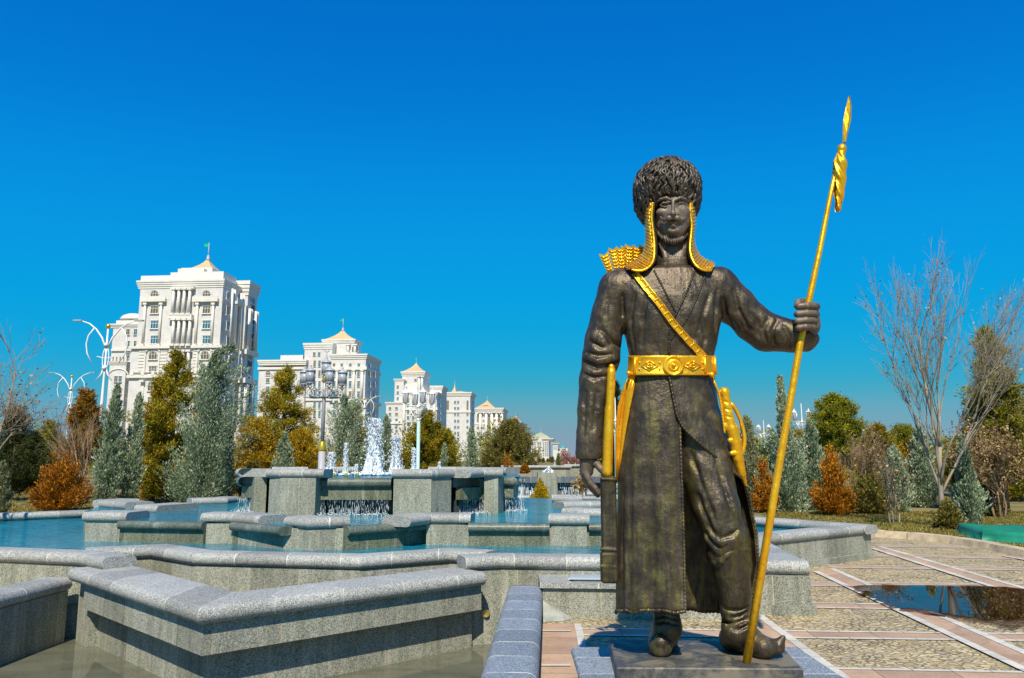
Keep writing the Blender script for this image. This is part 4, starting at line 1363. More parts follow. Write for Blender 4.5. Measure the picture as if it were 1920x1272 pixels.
# --- wedge-shaped cascade ledge over the dry basin
ZL = 0.42
la = g(127, 1078, ZL - 0.07); lb_ = g(372, 1158, ZL - 0.07); lc = g(912, 1086, ZL - 0.07)
LP = [la, lb_, lc]
ledge = thing('cascade_ledge', 'large wedge-shaped granite ledge with a broad bullnose top pointing out over the shallow basin', 'ledge', (lb_[0], lb_[1] + 0.8, ZBAS))
w = MB()
coping(w, offset(LP, 0.33), 0.66, CT, ZL, 0.0)
part('coping', w, M['coping'], ledge)
LP2 = offset(LP, 0.085)
LP2[0] = tuple(Vector(LP2[0]) + (Vector(LP2[1]) - Vector(LP2[0])).normalized() * 0.33)
w = MB(); w.prism(band(LP2, 0.34), ZL - CT - 0.26, ZL - CT)
part('lintel', w, M['wall'], ledge)
LP3 = offset(LP, 0.25)
p0 = Vector(LP3[0]); p1 = Vector(LP3[1])
w = MB(); w.prism(band(LP3, 0.3), ZBAS, ZL - CT - 0.262)
part('wall', w, M['wall'], ledge)
# pier closing the ledge at its left end
dl = (Vector(LP[1]) - Vector(LP[0])).normalized()
w = MB(); pe0 = Vector(LP[0]) + Vector((-dl.y, dl.x)) * 0.15
w.prism(band([tuple(pe0 - dl * 0.02), tuple(pe0 + dl * 0.34)], 0.5), ZBAS, ZL - CT - 0.002)
part('pier', w, M['wall'], ledge)

# side walls of the basin
masonry('basin_side_wall', 'shaded granite side wall at the lower left corner, its coping sloping out of the picture', 'wall',
        [(g(0, 1250, ZBAS)[0] - 0.07, 1.0), (g(0, 1250, ZBAS)[0], g(0, 1250, ZBAS)[1]), (g(115, 1207, ZBAS)[0], g(115, 1207, ZBAS)[1] + 0.05)][::1], ZBAS, 0.30, 0.34,
        'basin side walls', capw=0.42, ext=0.0)
sx0, sx1 = xat(985, 8.72, 0.3), xat(951, 5.0, 0.3)
seat_p = [(sx0 - 0.24 - 0.42, 0.6), (sx0 + 0.17, 8.74)]
srt = thing('basin_side_wall', 'low blue-grey granite wall with rounded top running from the front edge to the pool wall', 'wall', (sx1, 5, ZBAS), 'basin side walls')
w = MB(); coping(w, [(sx1 - 0.21, 1.0), (sx1, 5.0), (sx0, 8.66)], 0.38, 0.15, 0.30, 0.0); part('coping', w, M['seat'], srt)
w = MB(); w.prism(band([(sx1 - 0.21, 1.0), (sx1, 5.0), (sx0, 8.66)], 0.30, -0.15), ZBAS, 0.16)
part('wall', w, M['wall'], srt)
# brass spotlight in the basin wall
sp_ = thing('spotlight', 'round brass spotlight on the granite wall at the right end of the wedge-shaped ledge', 'lamp', tuple(ony(911, 1150, 9.08)))
w = MB(); w.lathe(ony(911, 1150, 9.06), [(0.03, 0.0), (0.044, 0.0), (0.046, 0.018), (0.042, 0.026), (0.034, 0.022)], 18, M=R90)
part('bezel', w, M['brass'], sp_)
w = MB(); w.lathe(ony(911, 1150, 9.055), [(0.034, 0.0), (0.034, 0.010), (0.02, 0.014), (0.001, 0.016)], 16, M=R90)
part('lens', w, M['lantern'], sp_)

# --- low block with a glass fixture, left of the statue
bl0 = g(1018, 1157, 0)
blk = thing('step_block', 'low granite block beside the long seat wall, carrying a flat grey panel', 'block', (bl0[0] + 0.6, bl0[1], 0))
w = MB(); w.prism([(bl0[0], bl0[1]), (bl0[0] + 1.9, bl0[1] - 0.14), (bl0[0] + 1.95, bl0[1] + 0.5), (bl0[0], bl0[1] + 0.55)], 0.0, 0.30); part('wall', w, M['wall'], blk)
w = MB(); w.prism([(bl0[0] - 0.03, bl0[1] - 0.035), (bl0[0] + 1.93, bl0[1] - 0.18), (bl0[0] + 1.97, bl0[1] + 0.5), (bl0[0] - 0.03, bl0[1] + 0.55)], 0.30, 0.355); part('top_slab', w, M['coping'], blk)
w = MB(); w.prism([(bl0[0] + 0.3, bl0[1] - 0.075), (bl0[0] + 1.93, bl0[1] - 0.20), (bl0[0] + 1.93, bl0[1] + 0.03), (bl0[0] + 0.3, bl0[1] + 0.1)], 0.0, 0.085); part('foot_course', w, M['wall'], blk)
w = MB(); w.prism([(bl0[0] + 0.28, bl0[1] + 0.05), (bl0[0] + 1.5, bl0[1] - 0.03), (bl0[0] + 1.5, bl0[1] + 0.24), (bl0[0] + 0.33, bl0[1] + 0.33)], 0.375, 0.39)
w.prism([(bl0[0] + 0.34, bl0[1] + 0.09), (bl0[0] + 1.45, bl0[1] + 0.01), (bl0[0] + 1.45, bl0[1] + 0.2), (bl0[0] + 0.37, bl0[1] + 0.29)], 0.355, 0.375)
part('light_panel', w, M['panel'], blk)
w = MB()
w.add([(bl0[0] - 0.01, bl0[1] - 0.0, 0.17), (bl0[0] - 0.01, bl0[1] - 0.28, 0.005), (bl0[0] + 0.20, bl0[1] - 0.24, 0.005), (bl0[0] + 0.33, bl0[1] - 0.10, 0.005), (bl0[0] + 0.30, bl0[1], 0.005), (bl0[0] + 0.08, bl0[1] - 0.12, 0.09)],
      [(0, 1, 5), (1, 2, 5), (2, 3, 5), (3, 4, 5), (4, 0, 5)], smooth=True)
part('mortar_fillet', w, M['mortar'], blk)

# --- granite pedestal of the statue
pdp = [g(1083, 1214, 0.292), g(1562, 1216, 0.292)]
ped = thing('pedestal', 'low blue-grey granite pedestal carrying the bronze statue', 'pedestal', (1.15, 5.1, 0))
w = MB()
yb = pdp[0][1]; xl, xr = pdp[0][0] - 0.0, xat(1474, yb, .3)
w.prism([(xl, yb), (xr, yb), (xr - 0.02, yb - 1.5), (xl - 0.02, yb - 1.5)], 0.0, 0.235)
part('base', w, M['wall'], ped)
w = MB()
coping(w, [(xl + 0.2, yb - 1.55), (xl + 0.2, yb + 0.0)], 0.50, 0.06, 0.293, 0.0)
coping(w, [(xr - 0.15, yb - 1.55), (xr - 0.15, yb + 0.0)], 0.50, 0.06, 0.293, 0.0)
w.prism([(xl + 0.2, yb + 0.003), (xr - 0.15, yb + 0.003), (xr - 0.15, yb - 1.56), (xl + 0.2, yb - 1.56)], 0.233, 0.291)
part('top_slab', w, M['seat'], ped)

# --- middle tier: piers with rounded caps and lower spout lips between them
ZM, ZLIP, ZW1, ZW2 = 0.84, 0.72, 0.40, 0.7225
mid_n = 'middle tier piers of the fountain'
lip_n = 'spillway lips of the middle tier'
WL = 'wetlip'
def pier(label, path, zt=ZM, z0=0.30, depth=0.42, wall=None, cap=None, ct=0.15, over=0.05, group=mid_n, ext=0.04):
    """wall: front path of the body when shorter than the cap"""
    c = Vector(path[0]).lerp(Vector(path[-1]), 0.5)
    root = thing('fountain_pier', label, 'pier', (c.x, c.y, z0), group)
    w = MB(); w.prism(band(wall or path, depth), z0, zt - ct); part('body', w, M['wall'], root)
    w = MB(); coping(w, offset(path, depth / 2), depth + 2 * over, ct, zt, ext); part('coping', w, M['coping'], root)
    return root
def lip(label, path, zt=ZLIP, z0=0.30, over=0.20, ct=0.125, depth=0.42, drop=0.0, group=lip_n, wall=None):
    c = Vector(path[0]).lerp(Vector(path[-1]), 0.5)
    root = thing('fountain_spillway', label, 'spillway', (c.x, c.y, z0), group)
    wp = offset(wall or path, 0.06)
    if drop:
        w = MB(); w.prism(band(wp, depth), zt - ct - drop, zt - ct); part('lintel', w, M['wetwall'], root)
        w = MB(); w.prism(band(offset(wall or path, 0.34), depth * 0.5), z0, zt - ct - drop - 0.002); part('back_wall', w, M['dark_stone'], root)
    else:
        w = MB(); w.prism(band(wp, depth), z0, zt - ct); part('wall', w, M['wetwall'], root)
    w = MB(); coping(w, offset(path, 0.24), 0.52, ct, zt, 0.0); part('lip', w, M[WL], root)
    return root
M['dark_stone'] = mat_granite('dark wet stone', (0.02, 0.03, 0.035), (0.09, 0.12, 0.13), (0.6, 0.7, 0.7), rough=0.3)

def q(px, Y, z=ZM): return (xat(px, Y, z), Y)
pier('granite pier with a flat rounded cap nearest the left pool', [q(163, 12.2), q(236, 12.1)], depth=0.5)
pier('granite pier whose rounded cap ends in an oval facing right', [q(384, 11.95), q(430, 11.9), q(487, 11.45)], wall=[q(386, 11.95), q(432, 11.88)])
pier('granite pier with a pointed two-piece rounded cap at the front of the middle tier', [q(541, 11.25), q(582, 10.95), q(650, 11.15)])
pier('granite pier whose rounded cap ends in an oval facing left, below the big water basin', [q(768, 11.3), q(806, 11.75), q(878, 11.7)], wall=[q(800, 11.72), q(876, 11.68)])
pier('square granite pier with a short rounded cap just left of the statue hand', [q(1034, 11.55), q(1100, 11.5)])
pier('granite pier with rounded cap mostly hidden behind the skirt of the statue coat', [q(1190, 11.5), q(1260, 11.45)])
lip('olive granite spillway at the left end of the middle tier', [q(222, 12.0), q(380, 11.75)])
lip('spillway slanting towards the camera left of the pointed pier, with an oval end', [q(432, 11.75), q(526, 10.95)], wall=[q(432, 11.75), q(545, 11.1)])
lip('spillway slanting away from the camera right of the pointed pier', [q(655, 10.95), q(800, 11.75)])
lip('long straight spillway with a wet shiny lip between the two right-hand piers', [q(878, 11.5), q(1030, 11.45)])
lip('short spillway partly hidden behind the bow case of the statue', [q(1104, 11.5), q(1190, 11.45)])
# inner floor under the upper pool and caps further round the ring
ring = 'rounded caps round the upper pool'
def capstone(label, path, zt=ZM, depth=0.40, z0=0.3, ct=0.15, ext=0.0):
    root = thing('pool_capstone', label, 'capstone', (path[0][0], path[0][1], z0), ring)
    w = MB(); w.prism(band(path, depth), z0, zt - ct); part('body', w, M['wall'], root)
    w = MB(); coping(w, offset(path, depth / 2), depth + 0.10, ct, zt, ext); part('coping', w, M['coping'], root)
capstone('oval-ended granite cap in the pool directly behind the leftmost pier', [q(256, 14.1), q(298, 13.9)], depth=0.9)
capstone('two overlapping rounded caps under the blue juniper', [q(190, 15.6), q(222, 15.1), q(238, 14.9)], depth=0.5)
capstone('small rounded cap behind the two overlapping caps at the left', [q(212, 15.7), q(260, 16.3)], depth=0.5)
capstone('long log-like rounded cap in front of the leaning cypress', [q(360, 16.3), q(424, 16.7), q(446, 17.3)])
capstone('rounded cap on the right side of the upper pool, nearest the hand', [q(1056, 13.2), q(1096, 12.9), q(1140, 12.9)])
capstone('rounded cap on the right side of the upper pool, middle of the three', [q(1056, 15.0), q(1100, 15.2), q(1150, 15.2)])
capstone('rounded cap on the right side of the upper pool, farthest of the three', [q(1037, 17.5), q(1060, 17.2), q(1090, 17.4)])

# --- pools
def sheet(name, poly, z, mat, nx=0):
    w = MB(); w.add([(p[0], p[1], z) for p in poly], [tuple(range(len(poly)))])
    a = sum(poly[i][0] * poly[(i + 1) % len(poly)][1] - poly[(i + 1) % len(poly)][0] * poly[i][1] for i in range(len(poly)))
    if a < 0: w.f = [tuple(reversed(w.f[0]))]
    return struct(name, w, mat)
# outer pool: everything between the outer wall and the middle tier
sheet('outer_pool_water', [(-11.3, 10.4), (-7.0, 10.15), (-5.2, 10.1), (xat(290, 10.35), 10.35), (xat(370, 9.7), 9.7), (xat(672, 9.35), 9.35), (xat(843, 9.9), 9.9), (-0.2, 9.3),
      (3.0, 8.9), (3.35, 11.5), (EX - 0.4, EY - 0.1), (g(1415, 968, ZT)[0], g(1415, 968, ZT)[1] + 0.2), (5, 18.5), (-7.5, 18.6), (xat(168, 17.2), 17.2), (xat(0, 16.2), 16.2), (-12.5, 15.0)], 0.40, M['water'])
up = [q(225, 12.1), q(380, 11.87), q(432, 11.87), q(535, 11.1), q(600, 11.1), q(655, 11.08), q(800, 11.85), q(880, 11.62), q(1030, 11.57), q(1100, 11.57), q(1300, 11.6), (3.0, 15.0), q(1130, 18.3), q(960, 19.3), q(700, 20.0), q(520, 19.0), q(446, 17.9), q(360, 16.7), q(300, 16.5), q(262, 16.3), q(188, 15.7), q(160, 14.2), q(165, 12.4)]
sheet('upper_pool_water', up, ZW2, M['water2'] if 'water2' in M else M['water'])
w = MB(); w.prism(offset(up + [up[0]], 0.0)[:-1], 0.30, ZW2 - 0.03, cap=False); 
rimo = thing('upper_pool_rim', 'thin granite rim holding the raised blue pool around the water basin', 'pool rim', (0, 15, 0.3))
part('rim_wall', w, M['wall'], rimo)

# --- top tier: the square basin with the water jets
ZC, ZLC = 1.485, 1.335
top_n = 'piers of the top basin'
def tq(px, Y): return (xat(px, Y, 1.2), Y)
def tpier(label, path, wall=None, depth=0.45, ext=0.03, zt=ZC):
    return pier(label, path, zt, 0.6, depth, wall, group=top_n, ct=0.145, ext=ext)
def tlip(label, path, drop=0.20, wall=None):
    return lip(label, path, ZLC, 0.6, ct=0.165, drop=drop, group='spillways of the top basin', wall=wall)
tpier('top basin pier with a long rounded cap standing left of the middle waterfall', [tq(503, 13.25), tq(524, 13.1), tq(604, 13.05)], wall=[tq(505, 13.25), tq(526, 13.08), tq(592, 13.03)])
tpier('top basin pier with a two-piece rounded cap standing right of the middle waterfall', [tq(738, 12.9), tq(808, 12.85), tq(846, 13.2)])
tpier('short rounded cap with an oval end at the left corner of the top basin', [tq(446, 14.0), tq(474, 13.5), tq(500, 13.9)], wall=[tq(478, 13.8), tq(500, 13.9)])
tpier('narrow pier with an oval-ended cap at the right corner of the top basin', [tq(880, 13.1), tq(905, 13.5), tq(940, 13.5)], wall=[tq(908, 13.55), tq(934, 13.5)])
tlip('wide middle spillway of the top basin with water falling below it', [tq(594, 13.25), tq(733, 13.2)])
tlip('left corner spillway of the top basin above a dark water curtain', [tq(444, 14.2), tq(478, 13.7), tq(500, 14.1)], wall=[tq(448, 14.2), tq(478, 13.8), tq(500, 14.1)])
tlip('right spillway of the top basin between two rounded caps', [tq(850, 13.35), tq(866, 13.2), tq(914, 13.65)])
tlip('far right corner spillway of the top basin with water running over its side', [tq(936, 14.0), tq(968, 13.9), tq(978, 15.0)], drop=0.2)
for lab, pa_ in (('far rim cap of the top basin seen behind the left jets', [tq(610, 17.3), tq(668, 17.4)]), ('long far rim cap of the top basin seen behind the right jets', [tq(806, 17.2), tq(884, 17.0)]),
                 ('rounded far cap behind the narrow right pier', [tq(890, 16.0), tq(948, 15.6)]), ('rounded far cap behind the left corner of the top basin', [tq(512, 16.8), tq(574, 17.0)])):
    tpier(lab, pa_)
tw = [tq(450, 14.6), tq(504, 13.6), tq(592, 13.3), tq(735, 13.25), tq(850, 13.45), tq(936, 14.0), tq(972, 14.0), tq(976, 15.4), tq(950, 17.0), tq(880, 17.2), tq(800, 17.45), tq(600, 17.6), tq(520, 17.0), tq(455, 15.6)]
sheet('top_basin_water', tw, ZLC + 0.003, M['water'])
bw = thing('top_basin_wall', 'granite core wall round the top basin, dark behind the waterfalls', 'wall', (-2.3, 14.5, 0.6))
w = MB()
cen = (sum(p[0] for p in tw) / len(tw), sum(p[1] for p in tw) / len(tw))
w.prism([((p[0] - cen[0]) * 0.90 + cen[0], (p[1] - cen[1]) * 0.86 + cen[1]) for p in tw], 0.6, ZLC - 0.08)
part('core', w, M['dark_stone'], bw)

# --- falling water: many separate strands and drops per fall
def curtain(label, a, b, z0, z1, n, seed, thick=0.0045, spread=0.05):
    r_ = random.Random(seed)
    root = thing('water_curtain', label, 'waterfall', (a[0], a[1], z0), 'water falling from the spillways')
    mb = MB()
    A, B_ = Vector((*a, 0)), Vector((*b, 0))
    nrm = Vector((-(B_ - A).y, (B_ - A).x, 0)).normalized()
    for i in range(n):
        t = r_.random(); x = A.lerp(B_, t) + nrm * r_.uniform(-spread, spread)
        z = z1
        while z > z0:
            l = r_.uniform(0.03, 0.14)
            if r_.random() < 0.5:
                w = r_.uniform(0.3, 1) * thick
                dx = nrm * (-(z1 - z) * 0.12)
                mb.add([x + dx + Vector((0, 0, z)), x + dx + Vector((w, 0, z - l * .5)), x + dx + Vector((0, 0, max(z0, z - l))), x + dx + Vector((-w, 0, z - l * .5)), x + dx + nrm * -w + Vector((0, 0, z - l * .5))],
                       [(0, 4, 1), (0, 3, 4), (4, 2, 1), (3, 2, 4), (0, 1, 3), (1, 2, 3)])
            z -= l + r_.uniform(0.005, 0.06)
    for i in range(n):
        t = r_.random(); x = A.lerp(B_, t) + nrm * r_.uniform(-0.22, 0.05)
        mb.ball(x + Vector((0, 0, z0 + abs(r_.gauss(0, 0.02)))), r_.uniform(0.005, 0.013), 5, 0.6)
    part('strands', mb, M['foam'], root)
def loc2(p, off): return (p[0], p[1] + off)
curtain('water curtain under the wide middle spillway', tq(602, 13.36), tq(731, 13.30), ZW2, 0.98, 230, 1)
curtain('water curtain under the left corner spillway', tq(450, 14.18), tq(496, 14.0), ZW2, 0.98, 110, 2)
curtain('water curtain under the right spillway of the top basin', tq(856, 13.50), tq(912, 13.72), ZW2, 0.98, 150, 3)
curtain('water curtain at the far right corner, falling into bright blue water', tq(942, 14.02), tq(976, 14.5), ZW2, 1.30, 150, 4, spread=0.1)

# --- jets
def jet(label, px, Y, ytop, ybase, wpx, seed, ragged=1.0):
    r_ = random.Random(seed)
    b = ony(px, ybase, Y); t = ony(px, ytop, Y)
    b.z = ZLC + 0.0
    H = t.z - b.z; Wd = wpx / FPX * Y / 2
    root = thing('water_jet', label, 'water jet', tuple(b), 'foaming jets of the top basin')
    mb = MB()
    # core: many thin ropes of rising and falling water
    nro = int(26 + 44 * ragged)
    for i in range(nro):
        a = r_.uniform(0, 6.28); rr = Wd * r_.random() ** 0.6 * 0.80
        if i <= 2: rr *= 0.25
        h = H * max(0.22, r_.uniform(0.72, 1.02) * (1 - 0.70 * rr / Wd))
        pts = []; rad = []; n = 16; ph = r_.uniform(0, 6); w0 = Wd * r_.uniform(0.08, 0.17)
        for k in range(n + 1):
            u = k / n
            sp_ = 1.0 - 0.45 * u
            pts.append(b + Vector((math.cos(a) * rr * sp_ + r_.gauss(0, Wd * 0.022), math.sin(a) * rr * sp_ + r_.gauss(0, Wd * 0.022), h * u)))
            rad.append(w0 * (1.0 - 0.5 * u) * r_.uniform(0.35, 1.3) * (0.3 if k == n else 1))
        mb.tube(pts, rad, 5)
    part('column', mb, M['foam'], root)
    dr = MB()
    for i in range(int(900 * ragged)):
        u = r_.random() ** 0.8
        a = r_.uniform(0, 6.28); rr = Wd * (0.95 - 0.45 * u) * abs(r_.gauss(0.5, 0.30))
        p = b + Vector((math.cos(a) * rr, math.sin(a) * rr, H * u * (1.03)))
        s_ = r_.uniform(0.003, 0.0095) * (0.8 + 0.25 * ragged)
        l = s_ * r_.uniform(1.0, 4.0)
        dr.add([p + Vector((0, 0, l)), p + Vector((s_, 0, 0)), p + Vector((0, -s_, 0)), p + Vector((-s_, 0, 0)), p + Vector((0, s_, 0)), p + Vector((0, 0, -l))],
               [(0, 2, 1), (0, 3, 2), (0, 4, 3), (0, 1, 4), (5, 1, 2), (5, 2, 3), (5, 3, 4), (5, 4, 1)], smooth=True)
    for i in range(int(60 * ragged)):
        a = r_.uniform(0, 6.28); rr = Wd * r_.uniform(0.3, 1.5)
        dr.ball(b + Vector((math.cos(a) * rr, math.sin(a) * rr, 0.02 + abs(r_.gauss(0, 0.02)))), r_.uniform(0.015, 0.04), 6, 0.6)
    part('droplets', dr, M['foam'], root)
jet('tallest foaming water jet in the middle of the top basin', 700, 15.2, 789, 893, 50, 11, 2.3)
jet('tall ragged water jet just right of the tallest one', 741, 15.6, 820, 890, 34, 12, 1.4)
jet('slender pointed water jet left of the tallest one', 647, 14.8, 833, 893, 15, 13, 0.6)
jet('low splashing water jet beside the lamp post at the left', 620, 15.0, 850, 890, 26, 14, 0.7)
jet('slender pointed water jet at the right of the group', 775, 15.4, 842, 888, 15, 15, 0.6)
jet('tiny water jet at the far right of the top basin', 823, 15.6, 868, 884, 9, 16, 0.35)
jet('small bubbling jet at the foot of the tallest one', 668, 14.6, 872, 893, 12, 17, 0.35)
for i, (x, yy, lab) in enumerate(((626, 890, 'small brass nozzle at the left of the top basin'), (649, 890, 'small brass nozzle below the slender left jet'), (670, 890, 'small brass nozzle in front of the tallest jet'))):
    p = ony(x, yy, 13.9); w = MB(); w.lathe((p.x, p.y, ZLC - 0.02), [(0.03, 0), (0.03, 0.07), (0.02, 0.09), (0.02, 0.12)], 8)
    tag(part('nozzle', w, M['brass'], None, loc=(p.x, p.y, ZLC)), lab, 'nozzle', 'brass nozzles')
# ------------------------------------------------------------------ ground, square, lawn
HX0, HX1, HY0, HY1 = -5.35, 0.0, 0.8, 9.35
def holed(name, outer, z, mat):
    x0, y0, x1, y1 = outer
    w = MB()
    w.add([(x0, y0, z), (x1, y0, z), (x1, y1, z), (x0, y1, z), (HX0, HY0, z), (HX1 - .35, HY0, z), (HX1, HY1, z), (HX0, HY1, z)],
          [(0, 1, 5, 4), (1, 2, 6, 5), (2, 3, 7, 6), (3, 0, 4, 7)])
    return struct(name, w, mat)
mg = NT('dry winter grass ground'); co = mg.pos()
n1 = mg.noise(co, 0.5, 6, 0.7); n2 = mg.noise(co, 30, 4, 0.7)
c = mg.ramp(n1, [(0.35, (0.10, 0.095, 0.022)), (0.5, (0.20, 0.16, 0.05)), (0.66, (0.32, 0.25, 0.11))])
c = mg.mix(mg.ramp(n2, [(0.35, 0.0), (0.7, 0.7)]), c, mg.mix(1.0, c, (0.4, 0.42, 0.3), 'MULTIPLY'))
mg.set(col=c, rough=0.95); mg.bump(n2, 0.6, 0.03)
holed('ground', (-3000, -60, 3000, 5000), -0.03, mg.m)

# basin floor and its thin sheet of water
sheet('basin_floor', [(-5.4, 0.7), (0.3, 0.7), (0.4, 9.6), (-5.4, 9.9)], ZBAS - 0.01, M['mortar'])
sheet('basin_water', [(-5.39, 0.75), (0.28, 0.75), (0.38, 9.55), (-5.39, 9.85)], ZBAS + 0.012, M['stillwater'])
bwk = thing('basin_back_wall', 'granite wall closing the shallow basin behind the camera', 'wall', (-2.5, 0.8, ZBAS))
w = MB(); w.box((-2.6, 0.7, -0.12), (5.6, 0.3, 0.6)); part('wall', w, M['wall'], bwk)

# cobbles
mc = NT('cobblestone paving'); pos = mc.pos((1.0, 1.5, 1.0))
wob = mc.new('TexNoise'); wob.inputs['Scale'].default_value = 5; mc.link(pos, wob.inputs['Vector'])
vm = mc.new('VectorMath', operation='MULTIPLY_ADD'); mc.link(wob.outputs['Color'], vm.inputs[0]); vm.inputs[1].default_value = (0.13, 0.13, 0.0); mc.link(pos, vm.inputs[2])
edge = mc.voro(vm.outputs[0], 14.0, 'DISTANCE_TO_EDGE', 'Distance', 0.9)
cellc = mc.voro(vm.outputs[0], 14.0, 'F1', 'Color', 0.85)
sp = mc.new('SeparateColor'); mc.link(cellc, sp.inputs[0])
c = mc.ramp(sp.outputs[0], [(0.0, (0.44, 0.34, 0.18)), (0.4, (0.62, 0.50, 0.27)), (0.72, (0.74, 0.61, 0.35)), (1.0, (0.40, 0.36, 0.28))])
fn = mc.noise(mc.pos(), 60, 4, 0.7)
c = mc.mix(mc.ramp(fn, [(0.40, 0.0), (0.66, 0.65)]), c, (0.26, 0.22, 0.15))
gap = mc.ramp(edge, [(0.04, 1.0), (0.13, 0.0)])
pt = mc.noise(mc.pos(), 2.2, 4, 0.65)
gapc = mc.ramp(pt, [(0.42, (0.42, 0.33, 0.18)), (0.60, (0.13, 0.10, 0.05))])
c = mc.mix(gap, c, gapc)
bigp = mc.noise(mc.pos(), 0.6, 3)
c = mc.mix(mc.ramp(bigp, [(0.45, 0.0), (0.7, 0.35)]), c, mc.mix(1.0, c, (0.62, 0.62, 0.66), 'MULTIPLY'))
mc.set(col=c, rough=0.8)
hgt = mc.math('ADD', mc.ramp(edge, [(0.0, 0.0), (0.16, 1.0)]), mc.math('MULTIPLY', fn, 0.35))
mc.bump(hgt, 0.9, 0.018)
kerb = [(1436, 985), (1560, 992), (1640, 1001), (1700, 1005), (1780, 1014), (1850, 1026), (1920, 1041), (2060, 1068), (2300, 1110)]
kp = [(onz(a, b + 6, 0.0).x, onz(a, b + 6, 0.0).y) for a, b in kerb]
w = MB()
z = 0.0
poly = [(0.02, 9.3), (-0.45, 0.5), (-0.45, -8), (40, -8), (40, kp[-1][1])] + kp[::-1] + [(3.0, kp[0][1])]
w.add([(p[0], p[1], z) for p in poly], [tuple(range(len(poly)))])
struct('paved_square', w, mc.m)
w = MB(); w.add([(-30, -8, 0), (-5.45, -8, 0), (-5.4, 9.9, 0), (-30, 10.4, 0)], [(0, 1, 2, 3)])
struct('paved_square', w, mc.m)

# bands of pink sandstone with white borders
def mat_slab(name, a, b, jl, sc=3.5):
    m = NT(name); co = m.pos()
    n = m.noise(co, sc, 5, 0.65); n2 = m.noise(co, 45, 4, 0.7)
    c = m.ramp(n, [(0.32, a), (0.68, b)])
    c = m.mix(m.ramp(n2, [(0.45, 0.0), (0.72, 0.45)]), c, m.mix(1.0, c, (0.55, 0.52, 0.50), 'MULTIPLY'))
    uv = m.new('TexCoord').outputs['UV']; s = m.new('SeparateXYZ'); m.link(uv, s.inputs[0])
    qd = m.math('DIVIDE', s.outputs[0], jl); fr = m.math('FRACT', qd)
    ed = m.math('MINIMUM', fr, m.math('SUBTRACT', 1.0, fr))
    line = m.math('LESS_THAN', ed, 0.004 / jl)
    w_ = m.new('TexWhiteNoise', noise_dimensions='1D'); m.link(m.math('FLOOR', qd), w_.inputs['W'])
    tone = m.math('MULTIPLY_ADD', w_.outputs['Value'], 0.22, 0.86)
    tc = m.new('CombineColor')
    for k in range(3): m.link(tone, tc.inputs[k])
    c = m.mix(1.0, c, tc.outputs[0], 'MULTIPLY')
    c = m.mix(line, c, (0.12, 0.10, 0.08))
    m.set(col=c, rough=0.75); m.bump(n2, 0.35, 0.01)
    return m.m
M['pink'] = mat_slab('pink sandstone band', (0.36, 0.235, 0.15), (0.50, 0.345, 0.23), 0.6)
M['whiteband'] = mat_slab('white stone border', (0.46, 0.44, 0.38), (0.62, 0.60, 0.53), 0.3)
zc = [0.004]
def strip(name, a, b, w_, mat, z):
    a, b = Vector(a), Vector(b); d = (b - a); L = d.length; d.normalize(); n = Vector((-d.y, d.x)) * w_ / 2
    m = MB(); m.add([(a.x - n.x, a.y - n.y, z), (b.x - n.x, b.y - n.y, z), (b.x + n.x, b.y + n.y, z), (a.x + n.x, a.y + n.y, z)], [(0, 1, 2, 3)], [[(0, 0), (L, 0), (L, w_), (0, w_)]])
    struct(name, m, mat)
def bandset(a, b, w_, border, z):
    a, b = Vector(a), Vector(b); d = (b - a).normalized(); n = Vector((-d.y, d.x))
    strip('paving_band', a, b, w_, M['pink'], z)
    for s_ in (-1, 1): strip('paving_border', a + n * s_ * (w_ / 2 - border / 2), b + n * s_ * (w_ / 2 - border / 2), border, M['whiteband'], z + 0.004)
# across (left to right, sinking slightly towards the camera on the right)
def yz(px, py): p = onz(px, py, 0); return (p.x, p.y)
for (x0, y0, x1, y1, ww) in ((1440, 1262, 1920, 1272, 0.36), (1428, 1190, 1914, 1196, 0.34), (1529, 1136, 1900, 1142.5, 0.34), (1529, 1096, 1860, 1099, 0.34),
                             (1577, 1063, 1915, 1068, 0.34), (1650, 1042.5, 1915, 1047, 0.34), (1660, 1024.5, 1880, 1027, 0.34)):
    a, b = Vector(yz(x0, y0)), Vector(yz(x1, y1)); d = (b - a).normalized()
    st_ = a - d * (a.x - 0.45 if y0 > 1150 else max(0, (a.x - 3.35) if y0 > 1100 else 0.2))
    bandset(st_, b + d * 14, ww, 0.055, 0.004)
# receding bands, pink between two white lines
def rband(l0, l1, r0, r1, z):
    L0, L1, R0, R1 = (Vector(yz(*p)) for p in (l0, l1, r0, r1))
    def ex(a, b, f0, f1): d = b - a; return a - d * f0, b + d * f1
    L0, L1 = ex(L0, L1, 0.0, 1.2); R0, R1 = ex(R0, R1, 0.0, 1.2)
    m = MB(); LL = (L1 - L0).length
    m.add([(L1.x, L1.y, z), (R1.x, R1.y, z), (R0.x, R0.y, z), (L0.x, L0.y, z)], [(0, 1, 2, 3)], [[(0, 0), (0, 1), (LL, 1), (LL, 0)]])
    struct('paving_band', m, M['pink'])
    for a, b in ((L0, L1), (R0, R1)): strip('paving_border', a, b, 0.09, M['whiteband'], z + 0.004)
rband((1380, 1158), (1476, 1262), (1421, 1155), (1566, 1262), 0.012)
rband((1529, 1073), (1920, 1258), (1560, 1068), (1920, 1226), 0.012)
rband((1637, 1030), (1920, 1121), (1652, 1027), (1920, 1105), 0.012)
rband((1880, 1044), (1990, 1063), (1900, 1042), (2030, 1063), 0.012)
